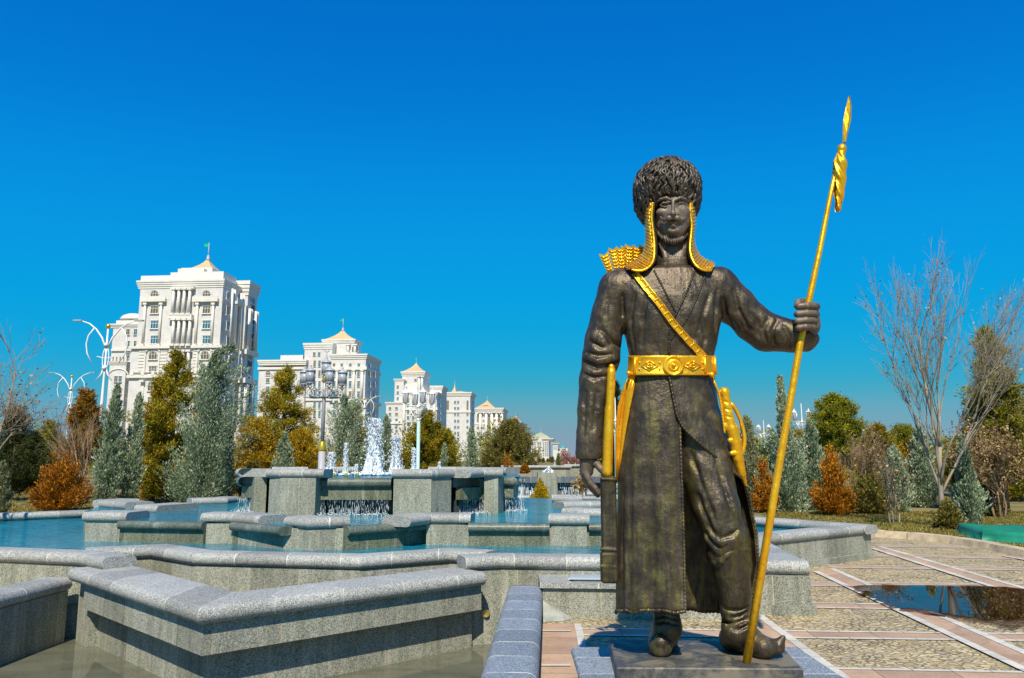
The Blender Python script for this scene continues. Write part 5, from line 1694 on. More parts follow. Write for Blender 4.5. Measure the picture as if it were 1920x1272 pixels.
# path beside the seat wall
a = yz(1046, 1178); 
strip('paving_band', (a[0], a[1] + 0.1), (a[0] - 0.27, 2.0), 0.34, M['pink'], 0.020)
strip('paving_border', (a[0] + 0.205, a[1] + 0.1), (a[0] - 0.05, 2.0), 0.07, M['whiteband'], 0.024)
for py in (1188, 1254): 
    b0, b1 = yz(1014, py), yz(1070, py)
    strip('paving_border', b0, b1, 0.05, M['whiteband'], 0.028)

# kerb: separate stones
mk = mat_simple('sandstone kerb', (0.46, 0.37, 0.24), 0.85, var=0.35, scale=5, bump=0.5, coord='Object')
kroot = thing('kerb', 'curving kerb of tan stones between the paved square and the lawn', 'kerb', (kp[3][0], kp[3][1], 0))
for i in range(len(kp) - 1):
    a, b = Vector(kp[i]), Vector(kp[i + 1]); n = max(1, round((b - a).length / 0.95))
    for k in range(n):
        p0, p1 = a.lerp(b, k / n), a.lerp(b, (k + 1) / n); d = (p1 - p0).normalized(); nn = Vector((-d.y, d.x))
        p0 = p0 + d * 0.008; p1 = p1 - d * 0.008
        w = MB(); s0, s1 = p0 + nn * 0.05, p1 + nn * 0.05; q0, q1 = p0 + nn * 0.30, p1 + nn * 0.30
        zz = 0.13 + rnd.uniform(-0.01, 0.01)
        w.add([(p0.x, p0.y, 0), (p1.x, p1.y, 0), (s1.x, s1.y, zz), (s0.x, s0.y, zz), (q0.x, q0.y, 0), (q1.x, q1.y, 0), (q1.x, q1.y, zz), (q0.x, q0.y, zz)],
              [(0, 1, 2, 3), (3, 2, 6, 7), (4, 7, 6, 5), (0, 3, 7, 4), (1, 5, 6, 2)])
        part('kerb_stone', w, mk, kroot)

# lawn and its grass
w = MB()
nl = [tuple(p) for p in offset([Vector(p) for p in kp], 0.27)]
poly = [(3.6, nl[0][1])] + nl + [(60, nl[-1][1]), (60, 60), (3.6, 60)]
w.add([(p[0], p[1], 0.07) for p in poly], [tuple(range(len(poly)))])
struct('lawn', w, mg.m)
w = MB(); w.add([(-60, 16.5, 0.03), (-9.2, 16.5, 0.03), (-6, 19.5, 0.03), (3.6, 19.5, 0.03), (3.6, 60, 0.03), (-60, 60, 0.03)], [(0, 1, 2, 3, 4, 5)])
struct('lawn', w, mg.m)
mgr = mat_leaf('short grass', (0.07, 0.075, 0.012), (0.20, 0.17, 0.03), (0.40, 0.33, 0.10), 0.6)
w = MB()
def grass_at(x, y, z, h):
    for _ in range(3):
        a = rnd.uniform(0, 6.28); dx, dy = math.cos(a) * 0.018, math.sin(a) * 0.018
        lx, ly = rnd.uniform(-.05, .05), rnd.uniform(-.05, .05)
        w.add([(x - dx, y - dy, z), (x + dx, y + dy, z), (x + lx, y + ly, z + h * rnd.uniform(0.6, 1.3))], [(0, 1, 2)])
n = 0
while n < 12000:
    px = rnd.uniform(1430, 1960); py = rnd.uniform(960, 1050)
    p = onz(px, py, 0.07)
    kk = np.interp(px, [k[0] for k in kerb], [k[1] for k in kerb])
    if py > kk - 6 - (px > 1780) * 4: continue
    n += 1
    grass_at(p.x, p.y, 0.06, 0.05)
n = 0
while n < 5000:
    p = onz(rnd.uniform(-20, 440), rnd.uniform(925, 962), 0.03)
    n += 1
    if p.y < 17.6: continue
    grass_at(p.x, p.y, 0.02, 0.07)
tag(part('grass', w, mgr), 'short yellow-green grass between the trees', 'grass', kind='stuff')

# puddle: a thin flat sheet of clear water with an uneven outline over the stones
mp = NT('puddle water'); 
mp.set(col=(0.035, 0.030, 0.022), rough=0.02, ior=1.33, spec=0.9)
fz = mp.noise(mp.pos(), 3.0, 3)
gl = mp.new('BsdfTransparent'); gl.inputs[0].default_value = (0.46, 0.36, 0.28, 1)
lw = mp.new('Fresnel'); lw.inputs['IOR'].default_value = 1.45
gg = mp.new('BsdfGlossy'); gg.inputs['Roughness'].default_value = 0.015
mx = mp.new('MixShader'); mp.link(mp.math('MINIMUM', mp.math('MULTIPLY_ADD', lw.outputs[0], 0.85, 0.0), 1.0), mx.inputs[0]); mp.link(gl.outputs[0], mx.inputs[1]); mp.link(gg.outputs[0], mx.inputs[2])
mp.link(mx.outputs[0], mp.n['Material Output'].inputs[0])
outl = [(1600, 1103), (1625, 1101), (1655, 1100), (1740, 1101), (1830, 1102), (1880, 1104), (1960, 1112), (2060, 1130), (2060, 1170), (1960, 1166), (1900, 1164), (1850, 1166), (1800, 1158), (1770, 1154), (1740, 1147), (1700, 1146), (1665, 1140), (1650, 1131), (1630, 1122), (1612, 1112)]
pts = []
for i in range(len(outl)):
    a, b = Vector(outl[i]), Vector(outl[(i + 1) % len(outl)])
    for k in range(6):
        p = a.lerp(b, k / 6); s_ = 3.0 if p.y > 1108 else 0.6
        pts.append(yz(p.x + rnd.gauss(0, s_), p.y + rnd.gauss(0, s_ * 0.35)))
sheet('puddle', pts, 0.024, mp.m)
# damp margin round it
md = NT('damp stone'); tr = md.new('BsdfTransparent'); tr.inputs[0].default_value = (0.55, 0.50, 0.47, 1)
gd = md.new('BsdfGlossy'); gd.inputs['Roughness'].default_value = 0.3; mx = md.new('MixShader'); mx.inputs[0].default_value = 0.05
md.link(tr.outputs[0], mx.inputs[1]); md.link(gd.outputs[0], mx.inputs[2]); md.link(mx.outputs[0], md.n['Material Output'].inputs[0])
cxp = sum(p[0] for p in pts) / len(pts); cyp = sum(p[1] for p in pts) / len(pts)
sheet('damp_paving', [((p[0] - cxp) * 1.05 + cxp + rnd.gauss(0, .02), (p[1] - cyp) * (1.35 if p[1] < cyp else 1.02) + cyp + rnd.gauss(0, .02)) for p in pts], 0.0205, md.m)

# green tarpaulin over a low box
mt = mat_simple('green tarpaulin', (0.004, 0.19, 0.115), 0.55, var=0.25, scale=2.5, bump=0.4)
tr_ = thing('tarpaulin_cover', 'bright green tarpaulin draped over a low box on the lawn at the right edge', 'tarpaulin', tuple(onz(1880, 1015, 0.1)))
def tarp(corners_top, ztop, zbot, flare):
    w = MB(); n = 10; P4 = [Vector((*c_, 0)) for c_ in corners_top]
    G = []
    cen_ = sum(P4, Vector()) / 4
    def pt(u, v): return P4[0].lerp(P4[1], u).lerp(P4[3].lerp(P4[2], u), v)
    for i in range(-3, n + 4):
        row = []
        for j in range(-3, n + 4):
            u, v = min(1, max(0, i / n)), min(1, max(0, j / n))
            e = max(-min(i, 0), i - n if i > n else 0, -min(j, 0), j - n if j > n else 0)
            p = pt(u, v); z = ztop + 0.012 * math.sin(u * 7 + 1) * math.cos(v * 6)
            if e: 
                d = (p - cen_); d.z = 0; d.normalize()
                p = p + d * flare * (0.03, 0.06, 0.16)[e - 1] * (1 + 0.4 * math.sin(i * 1.3 + j * 1.1)); z = ztop - (ztop - zbot) * (0.35, 0.97, 1.0)[e - 1]
            row.append((p.x, p.y, z))
        G.append(row)
    w.grid(G); part('sheet', w, mt, tr_)
c0 = onz(1842, 988, 0.35); c1 = onz(1990, 1001, 0.35)
tarp([(c0.x, c0.y), (c1.x + 0.6, c1.y - 0.2), (c1.x + 0.9, c1.y + 2.6), (c0.x + 0.5, c0.y + 1.7)], 0.28, 0.085, 1.0)
# ------------------------------------------------------------------ foliage
def leaves_mesh(name, B, D, L, Wd, mat, parent, rg, tipw=0.0):
    """one kite-shaped leaf per row"""
    N = len(B)
    D = D / np.maximum(np.linalg.norm(D, axis=1, keepdims=True), 1e-6)
    S = np.cross(D, rg.normal(size=(N, 3))); S /= np.maximum(np.linalg.norm(S, axis=1, keepdims=True), 1e-6)
    L = np.asarray(L)[:, None]; Wd = np.asarray(Wd)[:, None]
    mid = B + D * L * 0.45
    V = np.stack([B, mid + S * Wd, B + D * L, mid - S * Wd], 1).reshape(-1, 3)
    F = np.arange(4 * N).reshape(N, 4)
    me = bpy.data.meshes.new(name)
    me.vertices.add(4 * N); me.vertices.foreach_set('co', V.ravel())
    me.loops.add(4 * N); me.loops.foreach_set('vertex_index', F.ravel())
    me.polygons.add(N); me.polygons.foreach_set('loop_start', np.arange(N) * 4); me.polygons.foreach_set('loop_total', np.full(N, 4))
    me.update(calc_edges=True); me.validate()
    me.materials.append(mat)
    o = bpy.data.objects.new(name, me); COL.objects.link(o); o.parent = parent
    return o
def unit(v): return v / np.maximum(np.linalg.norm(v, axis=-1, keepdims=True), 1e-9)

def plant_at(name, label, cat, px, Y, group=None, z0=0.05):
    return thing(name, label, cat, (xat(px, Y, 1.0), Y, z0), group)
def hgt(px, py, Y, z0=0.05): return ony(px, py, Y).z - z0

def cypress(label, px, Y, ytop, wpx, mat, seed, lean=0.0, loose=0.0, name='cypress', cat='cypress', group='blue cypresses', low=0.02, n=8000, shape=None, ls=1.0, belly=0.25, wind=0.0):
    rg = np.random.default_rng(seed)
    H = hgt(px, ytop, Y); Rm = wpx / 2 / FPX * Y
    root = plant_at(name, label, cat, px, Y, group)
    Rm *= 0.92
    nb = int(105 + 30 * loose)
    n = int(n * 1.9); per = n // nb
    B_, D_, L_ = [], [], []
    tr = MB(); tr.tube([(0, 0, -0.1), (lean * H * 0.3, 0, H * 0.5), (lean * H, 0, H * 0.93)], [Rm * 0.12 + 0.03, Rm * 0.08 + 0.02, 0.012], 6)
    for b in range(nb):
        h = low + (1.0 - low) * (b + rg.random()) / nb
        if shape: prof = np.interp(h, [s_[0] for s_ in shape], [s_[1] for s_ in shape])
        else: prof = min(1.0, (h + 0.16) / (belly + 0.16)) * (1 - h) ** 0.72 * 1.15
        prof = max(prof, 0.045)
        az = b * 2.399 + rg.normal() * 0.6
        reach = Rm * prof * (rg.uniform(0.45, 1.12) + loose * rg.random() * 0.6)
        # a plume: rises steeply from the trunk, tip at height h
        rise = max(reach * rg.uniform(1.0, 2.2), H * 0.07) * (1 - 0.45 * loose * rg.random())
        tip = np.array([lean * H * h + math.cos(az) * reach, math.sin(az) * reach, h * H])
        if wind and h > 0.35 and rg.random() < 0.45: tip = tip + np.array([wind * Rm * rg.uniform(0.5, 1.2), 0, wind * Rm * rg.uniform(0.1, 0.5)])
        p0 = np.array([lean * H * h * 0.8, 0, max(0.0, tip[2] - rise)])
        d = tip - p0; Lp = np.linalg.norm(d)
        t = rg.random(per) ** 0.75
        wdt = (0.13 + 0.05 * rg.random()) * Lp * np.sin(np.clip(t, 0, 1) * 2.6 + 0.25) ** 0.8 + 0.012
        bend = np.array([0, 0, 1.0]) * (t ** 2)[:, None] * reach * 0.25
        pts = p0 + d * t[:, None] + bend - np.array([0, 0, 1.0]) * reach * 0.12 + rg.normal(size=(per, 3)) * wdt[:, None] * 0.62
        dirs = unit(d + np.array([0, 0, reach * 0.5])) * 1.35 + rg.normal(size=(per, 3)) * 0.40
        B_.append(pts); D_.append(dirs); L_.append(rg.uniform(0.045, 0.125, per) * ls * (0.7 + 0.3 * Y / 28))
        if loose and b % 3 == 0:
            tr.tube([p0, p0 + d * 0.9], [0.012, 0.004], 3)
    B_, D_, L_ = np.concatenate(B_), np.concatenate(D_), np.concatenate(L_)
    B_[:, 2] = np.maximum(B_[:, 2], 0.02)
    part('trunk', tr, M['trunk'], root, local=True)
    leaves_mesh('crown', B_, D_, L_, L_ * rg.uniform(0.13, 0.24, len(L_)), mat, root, rg)
    return root

def pine(label, px, Y, ytop, wpx, mat, seed, mat2=None, dens=1.0, name='pine_tree', cat='pine', group='pines', low=0.05, shape=None, droop=0.0, tips=1.0, lean=0.0, z0=0.05):
    rg = np.random.default_rng(seed)
    H = hgt(px, ytop, Y); Rm = wpx / 2 / FPX * Y
    root = plant_at(name, label, cat, px, Y, group, z0)
    nb = int(70 * dens)
    tr = MB(); tr.tube([(0, 0, -0.1), (lean * H * .5, 0, H * 0.5), (lean * H, 0, H * 0.97)], [0.05 + H * 0.016, 0.03 + H * 0.009, 0.012], 7)
    T, TD = [], []
    for b in range(nb):
        h = low + (0.97 - low) * (b + rg.random()) / nb
        if shape: prof = np.interp(h, [s[0] for s in shape], [s[1] for s in shape])
        else: prof = min(1.0, (h + 0.2) / 0.42) * (1 - h) ** 0.75 * 1.25 + 0.06
        az = rg.uniform(0, 6.283)
        reach = Rm * prof * rg.uniform(0.4, 1.2)
        p0 = np.array([lean * H * h, 0, h * H])
        rise = reach * rg.uniform(0.15, 0.7) * (1 - droop)
        nseg = 5
        prev = p0; pts = [p0]
        for k in range(1, nseg + 1):
            t = k / nseg
            q = p0 + np.array([math.cos(az) * reach * t, math.sin(az) * reach * t, rise * t * t]) + rg.normal(size=3) * reach * 0.04
            pts.append(q)
        tr.tube(pts, [0.028 * (1 - 0.8 * k / nseg) + 0.004 for k in range(nseg + 1)], 4)
        nt = max(3, int(7 * reach / max(Rm, .01) + 4))
        for _ in range(nt):
            t = rg.uniform(0.35, 1.0); k = min(nseg - 1, int(t * nseg)); f = t * nseg - k
            q = pts[k] * (1 - f) + pts[k + 1] * f
            side = rg.normal(size=3) * np.array([1, 1, 0.5]) * reach * 0.12
            T.append(q + side); TD.append(unit(np.array([math.cos(az), math.sin(az), 0.9]) + side / max(reach, .1) * 2))
    T, TD = np.array(T), np.array(TD)
    nn = 34
    B_ = np.repeat(T, nn, 0) + rg.normal(size=(len(T) * nn, 3)) * 0.062 * Rm ** 0.4
    D_ = np.repeat(TD, nn, 0) * 0.9 + rg.normal(size=(len(T) * nn, 3)) * 0.75
    L_ = rg.uniform(0.07, 0.17, len(B_)) * (0.7 + 0.3 * Y / 30)
    part('trunk', tr, M['trunk'], root, local=True)
    leaves_mesh('crown', B_, D_, L_, L_ * rg.uniform(0.07, 0.12, len(L_)), mat, root, rg)
    if mat2:
        # some of the boughs have turned colour
        sel = rg.choice(len(T), int(len(T) * 0.55), replace=False)
        B2 = np.repeat(T[sel], nn, 0) + rg.normal(size=(len(sel) * nn, 3)) * 0.09
        D2 = np.repeat(TD[sel], nn, 0) + rg.normal(size=(len(sel) * nn, 3)) * 0.8
        L2 = rg.uniform(0.08, 0.2, len(B2)) * (0.7 + 0.3 * Y / 30)
        leaves_mesh('turned_needles', B2, D2, L2, L2 * 0.10, mat2, root, rg)
    return root

def bush(label, px, Y, ytop, wpx, mat, seed, n=7000, name='bush', cat='bush', group='rusty orange bushes', cone=0.3, z0=0.05, ls=1.0, ybase=None, flame=1.0):
    rg = np.random.default_rng(seed)
    if ybase is not None: z0 = ony(px, ybase, Y).z
    H = hgt(px, ytop, Y, z0); Rm = wpx / 2 / FPX * Y
    root = plant_at(name, label, cat, px, Y, group, z0)
    nb = 110; n = int(n * 1.6); per = n // nb
    B_, D_ = [], []
    st = MB()
    for b in range(nb):
        az = rg.uniform(0, 6.283); el = math.asin(rg.uniform(0.12, 1.0))
        dv = np.array([math.cos(az) * math.cos(el) * Rm, math.sin(az) * math.cos(el) * Rm, math.sin(el) * H])
        dv[:2] *= (1 - cone * (dv[2] / H) ** 1.0)
        dv *= rg.uniform(0.72, 1.10)
        t = rg.random(per) ** 0.5
        pts = dv * t[:, None] + rg.normal(size=(per, 3)) * Rm * 0.06
        B_.append(pts); D_.append(np.tile(unit(dv * np.array([1, 1, 0.8 * flame + 0.4])), (per, 1)) + rg.normal(size=(per, 3)) * 0.38)
        if b % 4 == 0: st.tube([(0, 0, 0), tuple(dv * 0.8)], [0.02, 0.005], 4)
    B_, D_ = np.concatenate(B_), np.concatenate(D_)
    B_[:, 2] = np.maximum(B_[:, 2], 0.01)
    L_ = rg.uniform(0.035, 0.11, len(B_)) * ls * (0.7 + 0.3 * Y / 26)
    part('stems', st, M['trunk'], root, local=True)
    leaves_mesh('foliage', B_, D_, L_, L_ * rg.uniform(0.14, 0.24, len(L_)), mat, root, rg)
    return root

def bare_tree(label, px, Y, ytop, spread, mat, seed, trunks=1, name='bare_tree', cat='bare tree', group=None, depth=6, trunk_r=0.12, leafmat=None, nleaf=0, fan=0.42, first=0.25, lean=(0, 0), up=0.30, z0=0.05, kids0=3, l0=0.30, wx=1.0):
    r_ = random.Random(seed)
    H = hgt(px, ytop, Y, z0)
    root = plant_at(name, label, cat, px, Y, group, z0)
    tb = MB(); wb = MB(); tips = []
    def grow(p, d, L, r, lv):
        n = 4 if lv < 2 else 3
        pts = [p]; q = p.copy(); dd = d.copy()
        for k in range(n):
            wv = 0.25 if (lv == 0 and kids0 > 3) else 1.0
            dd = (dd + Vector((r_.gauss(0, .12) * wv, r_.gauss(0, .12) * wv, r_.gauss(0, .06) + 0.04 * up))).normalized()
            q = q + dd * (L / n); pts.append(q.copy())
        rad = [r * (1 - 0.35 * k / n) for k in range(n + 1)]
        if lv >= depth: rad[-1] = r * 0.3
        (tb if lv == 0 else wb).tube(pts, rad, 7 if lv == 0 else (5 if lv < 3 else 3), cap=lv < 2)
        if lv >= depth - 1: tips.append((pts[-1].copy(), dd.copy()))
        if lv >= depth: return
        kids_ = (kids0 if lv == 0 else 3) if lv < 2 else r_.choice((2, 3, 3))
        for c in range(kids_):
            t = r_.uniform(first if lv == 0 else 0.3, 1.0) if c else 1.0
            k = min(n - 1, int(t * n)); f = t * n - k
            b = pts[k].lerp(pts[k + 1], f)
            a = Vector((r_.gauss(0, 1), r_.gauss(0, 1), r_.gauss(0, .5))).normalized()
            if lv == 0 and kids0 > 3: a = Vector((math.cos(c * 6.283 / (kids0 - 1)), math.sin(c * 6.283 / (kids0 - 1)), 0)) * (0.0 if c == 0 else r_.uniform(0.8, 1.1))
            nd = (dd + a * fan * (0.45 if c == 0 else 1.15) * spread + Vector((0, 0, up * 0.35))).normalized()
            grow(b, nd, L * r_.uniform(0.62, 0.86), max(0.0035, r * (0.72 if c == 0 else 0.52)), lv + 1)
    for k in range(trunks):
        a = 6.28 * k / max(1, trunks) + r_.random()
        d = Vector((math.cos(a) * 0.22 * (trunks > 1) + lean[0], math.sin(a) * 0.22 * (trunks > 1) + lean[1], 1)).normalized()
        grow(Vector((math.cos(a) * 0.1 * (trunks > 1), math.sin(a) * 0.1 * (trunks > 1), -0.05)), d, H * l0, trunk_r, 0)
    # scale to the wanted height
    zm = max(v[2] for v in wb.v); s_ = H / zm
    tb.v = [(v[0] * s_, v[1] * s_, v[2] * s_) for v in tb.v]; wb.v = [(v[0] * s_ * wx, v[1] * s_ * wx, v[2] * s_) for v in wb.v]; tb.v = [(v[0] * wx, v[1] * wx, v[2]) for v in tb.v]
    part('trunk', tb, mat, root, local=True); part('branches', wb, mat, root, local=True)
    if leafmat:
        rg = np.random.default_rng(seed)
        P_ = np.array([tuple(t[0] * s_) for t in tips]) * np.array([wx, wx, 1.0])
        idx = rg.integers(0, len(P_), nleaf)
        B_ = P_[idx] + rg.normal(size=(nleaf, 3)) * 0.10
        B_[:, 2] = np.maximum(B_[:, 2], 0.05)
        L_ = rg.uniform(0.05, 0.10, nleaf) * (0.7 + 0.3 * Y / 24)
        leaves_mesh('dry_leaves', B_, rg.normal(size=(nleaf, 3)), L_, L_ * 0.32, leafmat, root, rg)
    return root

LB, LG, LO, LGo = M['l_blue'], M['l_grey'], M['l_orange'], M['l_gold']
# ---- left side, left to right
pine('dark evergreen at the left edge behind the bare twigs', 22, 31, 765, 110, M['l_dark'], 1, dens=1.6)
cypress('small grey-blue juniper cut by the left edge of the picture', 2, 23, 868, 50, LG, 2, n=4000, group='grey junipers')
bush('large rusty orange bush at the left, the widest of the orange ones', 115, 25, 853, 116, LO, 3, n=12000, cone=0.35)
pine('brown-green pine behind the orange bush, under the small street light', 150, 32, 733, 92, M['l_olive'], 4, mat2=LO, dens=1.3, low=0.3)
bare_tree('leafless shrub with many upright brown stems beside the blue junipers', 160, 29, 758, 1.0, M['barebrown'], 5, trunks=6, depth=4, trunk_r=0.03, fan=0.32, group='bare shrubs')
pine('round green tree in the gap behind the orange bush', 84, 44, 790, 90, M['l_green'], 6, dens=1.2)
pine('low dark evergreen between the left edge tree and the orange bush', 62, 40, 842, 110, M['l_dark'], 7, dens=1.2)
cypress('narrow blue juniper, left one of the pair in front of the tall white tower', 200, 26.5, 722, 78, LB, 8, belly=0.3, n=10000, loose=0.15, lean=0.03)
cypress('narrow blue juniper, right one of the pair in front of the tall white tower', 246, 27.2, 738, 54, LB, 9, belly=0.3, n=8000, loose=0.15, lean=0.02)
pine('tall golden-green pine standing between the blue junipers and the leaning cypress', 318, 30, 655, 128, M['l_green'], 10, mat2=LGo, dens=1.6, low=0.02,
     shape=[(0, 0.75), (0.2, 0.95), (0.45, 0.95), (0.6, 0.75), (0.8, 0.42), (1, 0.05)])
pine('shorter golden pine left of the tall one, its top just above the blue juniper', 288, 31, 715, 60, LGo, 11, dens=1.8, low=0.02)
cypress('big blue cypress leaning to the right with ragged wind-blown tips', 372, 26.5, 662, 138, LB, 12, lean=0.045, wind=0.55, n=20000, loose=0.35, shape=[(0, 0.70), (0.2, 0.92), (0.4, 0.85), (0.6, 0.75), (0.75, 0.72), (0.9, 0.35), (1, 0.06)])
cypress('grey-green juniper just right of the big leaning cypress', 424, 28, 795, 50, LG, 13, n=5000, group='grey junipers')
bush('low brownish shrub at the foot of the big leaning cypress', 470, 30, 862, 60, M['l_olive'], 14, group='low shrubs')
pine('golden open pine left of the lamp with five lanterns', 527, 36, 690, 128, M['l_green'], 15, mat2=LGo, dens=1.15, low=0.25, shape=[(0, 0.3), (0.3, 0.85), (0.5, 0.9), (0.75, 0.6), (1, 0.15)])
pine('low spreading golden pine beside the top basin', 478, 33, 790, 120, LGo, 16, dens=2.4, low=0.02)
pine('low golden pine behind the left corner of the top basin', 560, 34, 808, 120, LGo, 17, dens=2.2, low=0.02)
cypress('small blue juniper between the golden pines', 530, 31, 812, 56, LB, 18, n=5000, loose=0.6)
cypress('broad blue cypress with spiky spreading tips right behind the lamp with five lanterns', 634, 36, 742, 96, LB, 19, wind=0.35, n=14000, loose=0.8, lean=0.04, shape=[(0, 0.6), (0.3, 0.8), (0.55, 0.9), (0.8, 0.7), (1, 0.1)])
pine('narrow golden pine right of the blue cypress by the lamp', 664, 38, 756, 52, LGo, 20, dens=1.3)
cypress('blue cypress behind the tallest water jet', 722, 44, 778, 50, LB, 21, n=5000, loose=0.5)
pine('bright green pine behind the lamp with four lanterns', 800, 44, 770, 92, M['l_green'], 22, dens=1.9, low=0.02, mat2=LGo)
pine('smaller green pine right of the bright green one', 838, 46, 806, 50, M['l_green'], 23, dens=1.6, low=0.02)
cypress('small blue cypress standing right of the last slender jet', 833, 40, 832, 26, LB, 24, n=3000)
cypress('slim blue cypress left of the wide olive cedar', 884, 42, 800, 44, LB, 25, n=5000, loose=0.4)
pine('wide dome-shaped olive cedar at the end of the tree row', 957, 42, 789, 104, M['l_olive'], 26, dens=4.5, low=0.02, name='cedar_tree', cat='cedar', group='cedars', shape=[(0, 1.0), (0.3, 1.0), (0.6, 0.75), (0.85, 0.4), (1, 0.1)])
bush('small orange shrub at the foot of the olive cedar', 951, 37, 845, 34, LO, 27, n=3000)
bush('tiny orange shrub on the planter right of the top basin', 984, 30, 872, 22, LO, 28, n=2000, ybase=888)
bush('yellow cone-shaped topiary between the two fountains', 1013, 22.5, 899, 44, M['l_yellow'], 29, n=9000, group=None, name='topiary', cat='topiary', ybase=940, cone=0.75, ls=0.55)
cypress('small green conifer on the far avenue beside the distant jets', 1047, 62, 852, 18, LG, 30, n=2500, group='grey junipers')
bare_tree('thin little topiary of dry balls on a stem, left of the statue hand', 1091, 23.5, 896, 0.5, M['barebrown'], 31, depth=4, trunk_r=0.02, leafmat=M['l_dry'], nleaf=500, z0=0.4, group=None, name='small_tree', cat='small tree')
bare_tree('bare tree leaning in from the left edge with fine twigs against the sky', -50, 15, 590, 1.15, M['barebrown'], 33, depth=7, trunk_r=0.05, lean=(0.18, 0.0), leafmat=M['l_dry'], nleaf=260, up=0.12, group='leafless trees')
# ---- seen between the statue's arm and coat
pine('dark green conifer seen between the arm and the coat of the statue', 1154, 30, 715, 52, M['l_dark'], 34, dens=1.8)
cypress('blue-green cypress behind the coat of the statue', 1180, 27, 800, 60, LB, 35, n=4000)
bush('orange shrub seen beside the gilded hilt', 1140, 26, 870, 30, LO, 36, n=2500)
# ---- right side
cypress('blue cypress right behind the sabre of the statue', 1404, 26, 782, 76, LG, 37, n=9000, loose=0.5, group='grey junipers')
bush('orange bush half hidden behind the coat edge and the spear', 1432, 23.5, 862, 56, LO, 38, n=6000, cone=0.45)
cypress('tall blue cypress whose thin dead-looking top rises beside the spear', 1474, 24, 706, 92, LB, 39, n=15000, loose=0.35, shape=[(0, 0.9), (0.25, 1.0), (0.45, 0.7), (0.55, 0.75), (0.62, 0.30), (0.8, 0.13), (1, 0.05)])
cypress('broad blue cypress right of the spear, lower than its pointed neighbour', 1524, 25, 790, 84, LB, 40, n=12000, loose=0.4)
bush('tall flame-shaped orange bush on the right between blue cypress and brown shrub', 1560, 22.5, 842, 92, LO, 41, n=11000, cone=0.6)
bush('narrow orange bush just behind the flame-shaped one', 1528, 26, 850, 40, LO, 42, n=4000, cone=0.6)
pine('round bright green pine rising above the orange bushes on the right', 1572, 33, 742, 92, M['l_green'], 43, dens=2.6, low=0.3, shape=[(0, 0.6), (0.3, 0.9), (0.6, 1.0), (0.85, 0.7), (1, 0.2)])
bare_tree('brown leafless shrub with dense upright twigs right of the green pine', 1612, 25, 792, 1.1, M['barebrown'], 44, trunks=6, depth=5, trunk_r=0.03, fan=0.36, leafmat=M['l_dry'], nleaf=500, group='bare shrubs')
bush('dark green shrub under the brown leafless one', 1632, 23, 888, 96, M['l_olive'], 45, n=8000, group='low shrubs')
cypress('dark blue cypress left of the tall bare poplar, nearest the path', 1680, 24, 838, 66, LB, 46, n=8000, loose=0.3)
cypress('blue cypress directly behind the trunk of the bare poplar', 1730, 26, 800, 76, LB, 47, n=8000, loose=0.3)
pine('dark pine in the background left of the poplar trunk', 1700, 36, 800, 120, M['l_green'], 48, dens=2.0, low=0.02)
bush('orange patch of shrub behind the thin saplings', 1694, 28, 880, 46, LO, 49, n=3000)
poplar = bare_tree('tall leafless poplar with a pale trunk and fine spreading twigs on the right', 1764, 18.2, 447, 0.8, M['bare'], 59, depth=7, trunk_r=0.085, trunks=1, lean=(-0.10, 0), wx=0.80, fan=0.38, first=0.40, up=0.30, kids0=6, l0=0.30, leafmat=M['l_dry'], nleaf=320, group='leafless trees')
bush('dense brown shrub wrapped round the foot of the poplar', 1774, 18.0, 942, 50, M['l_olive'], 50, n=6000, group='low shrubs')
cypress('slim blue cypress on a bare stem between the poplar and the tarpaulin', 1812, 19.3, 818, 58, LB, 51, n=9000, low=0.14, loose=0.25, shape=[(0, 0.8), (0.15, 1.0), (0.35, 0.95), (0.5, 0.5), (0.8, 0.25), (1, 0.04)])
pine('tall sparse pine at the right edge with gaps between its boughs', 1880, 23, 612, 124, M['l_green'], 52, dens=1.7, low=0.15, mat2=M['l_olive'], shape=[(0, 0.5), (0.3, 1.0), (0.6, 0.75), (0.85, 0.4), (1, 0.12)])
bare_tree('shrub covered in dry tan leaves in front of the right-hand pine', 1868, 21.5, 790, 1.2, M['barebrown'], 53, trunks=5, depth=5, trunk_r=0.03, leafmat=M['l_dry'], nleaf=4200, group='bare shrubs')
bush('rusty dark shrub right of the slim blue cypress', 1850, 22, 900, 60, M['l_olive'], 54, n=5000, group='low shrubs')
for i, (x, lab) in enumerate(((1664, 'thin bare sapling at the edge of the lawn, left of three'), (1672, 'thin bare sapling at the edge of the lawn, middle of three'), (1681, 'thin bare sapling at the edge of the lawn, right of three'))):
    bare_tree(lab, x, 19.5, 850 + 14 * i, 0.7, M['bare'], 60 + i, depth=4, trunk_r=0.018, fan=0.25, group='saplings', name='sapling', cat='sapling', leafmat=M['l_dry'], nleaf=90)
pine('large dark pine mass behind the shrubs at the right edge', 1905, 30, 770, 170, M['l_green'], 64, dens=2.4, low=0.02)
pine('green pine in the background behind the orange bushes', 1650, 40, 842, 110, M['l_green'], 65, dens=1.8, low=0.02)
pine('dark pine in the background behind the spear', 1455, 36, 830, 110, M['l_dark'], 66, dens=1.8, low=0.02)
pine('green background pine between the poplar and the right edge', 1815, 34, 818, 120, M['l_green'], 67, dens=1.9, low=0.02)

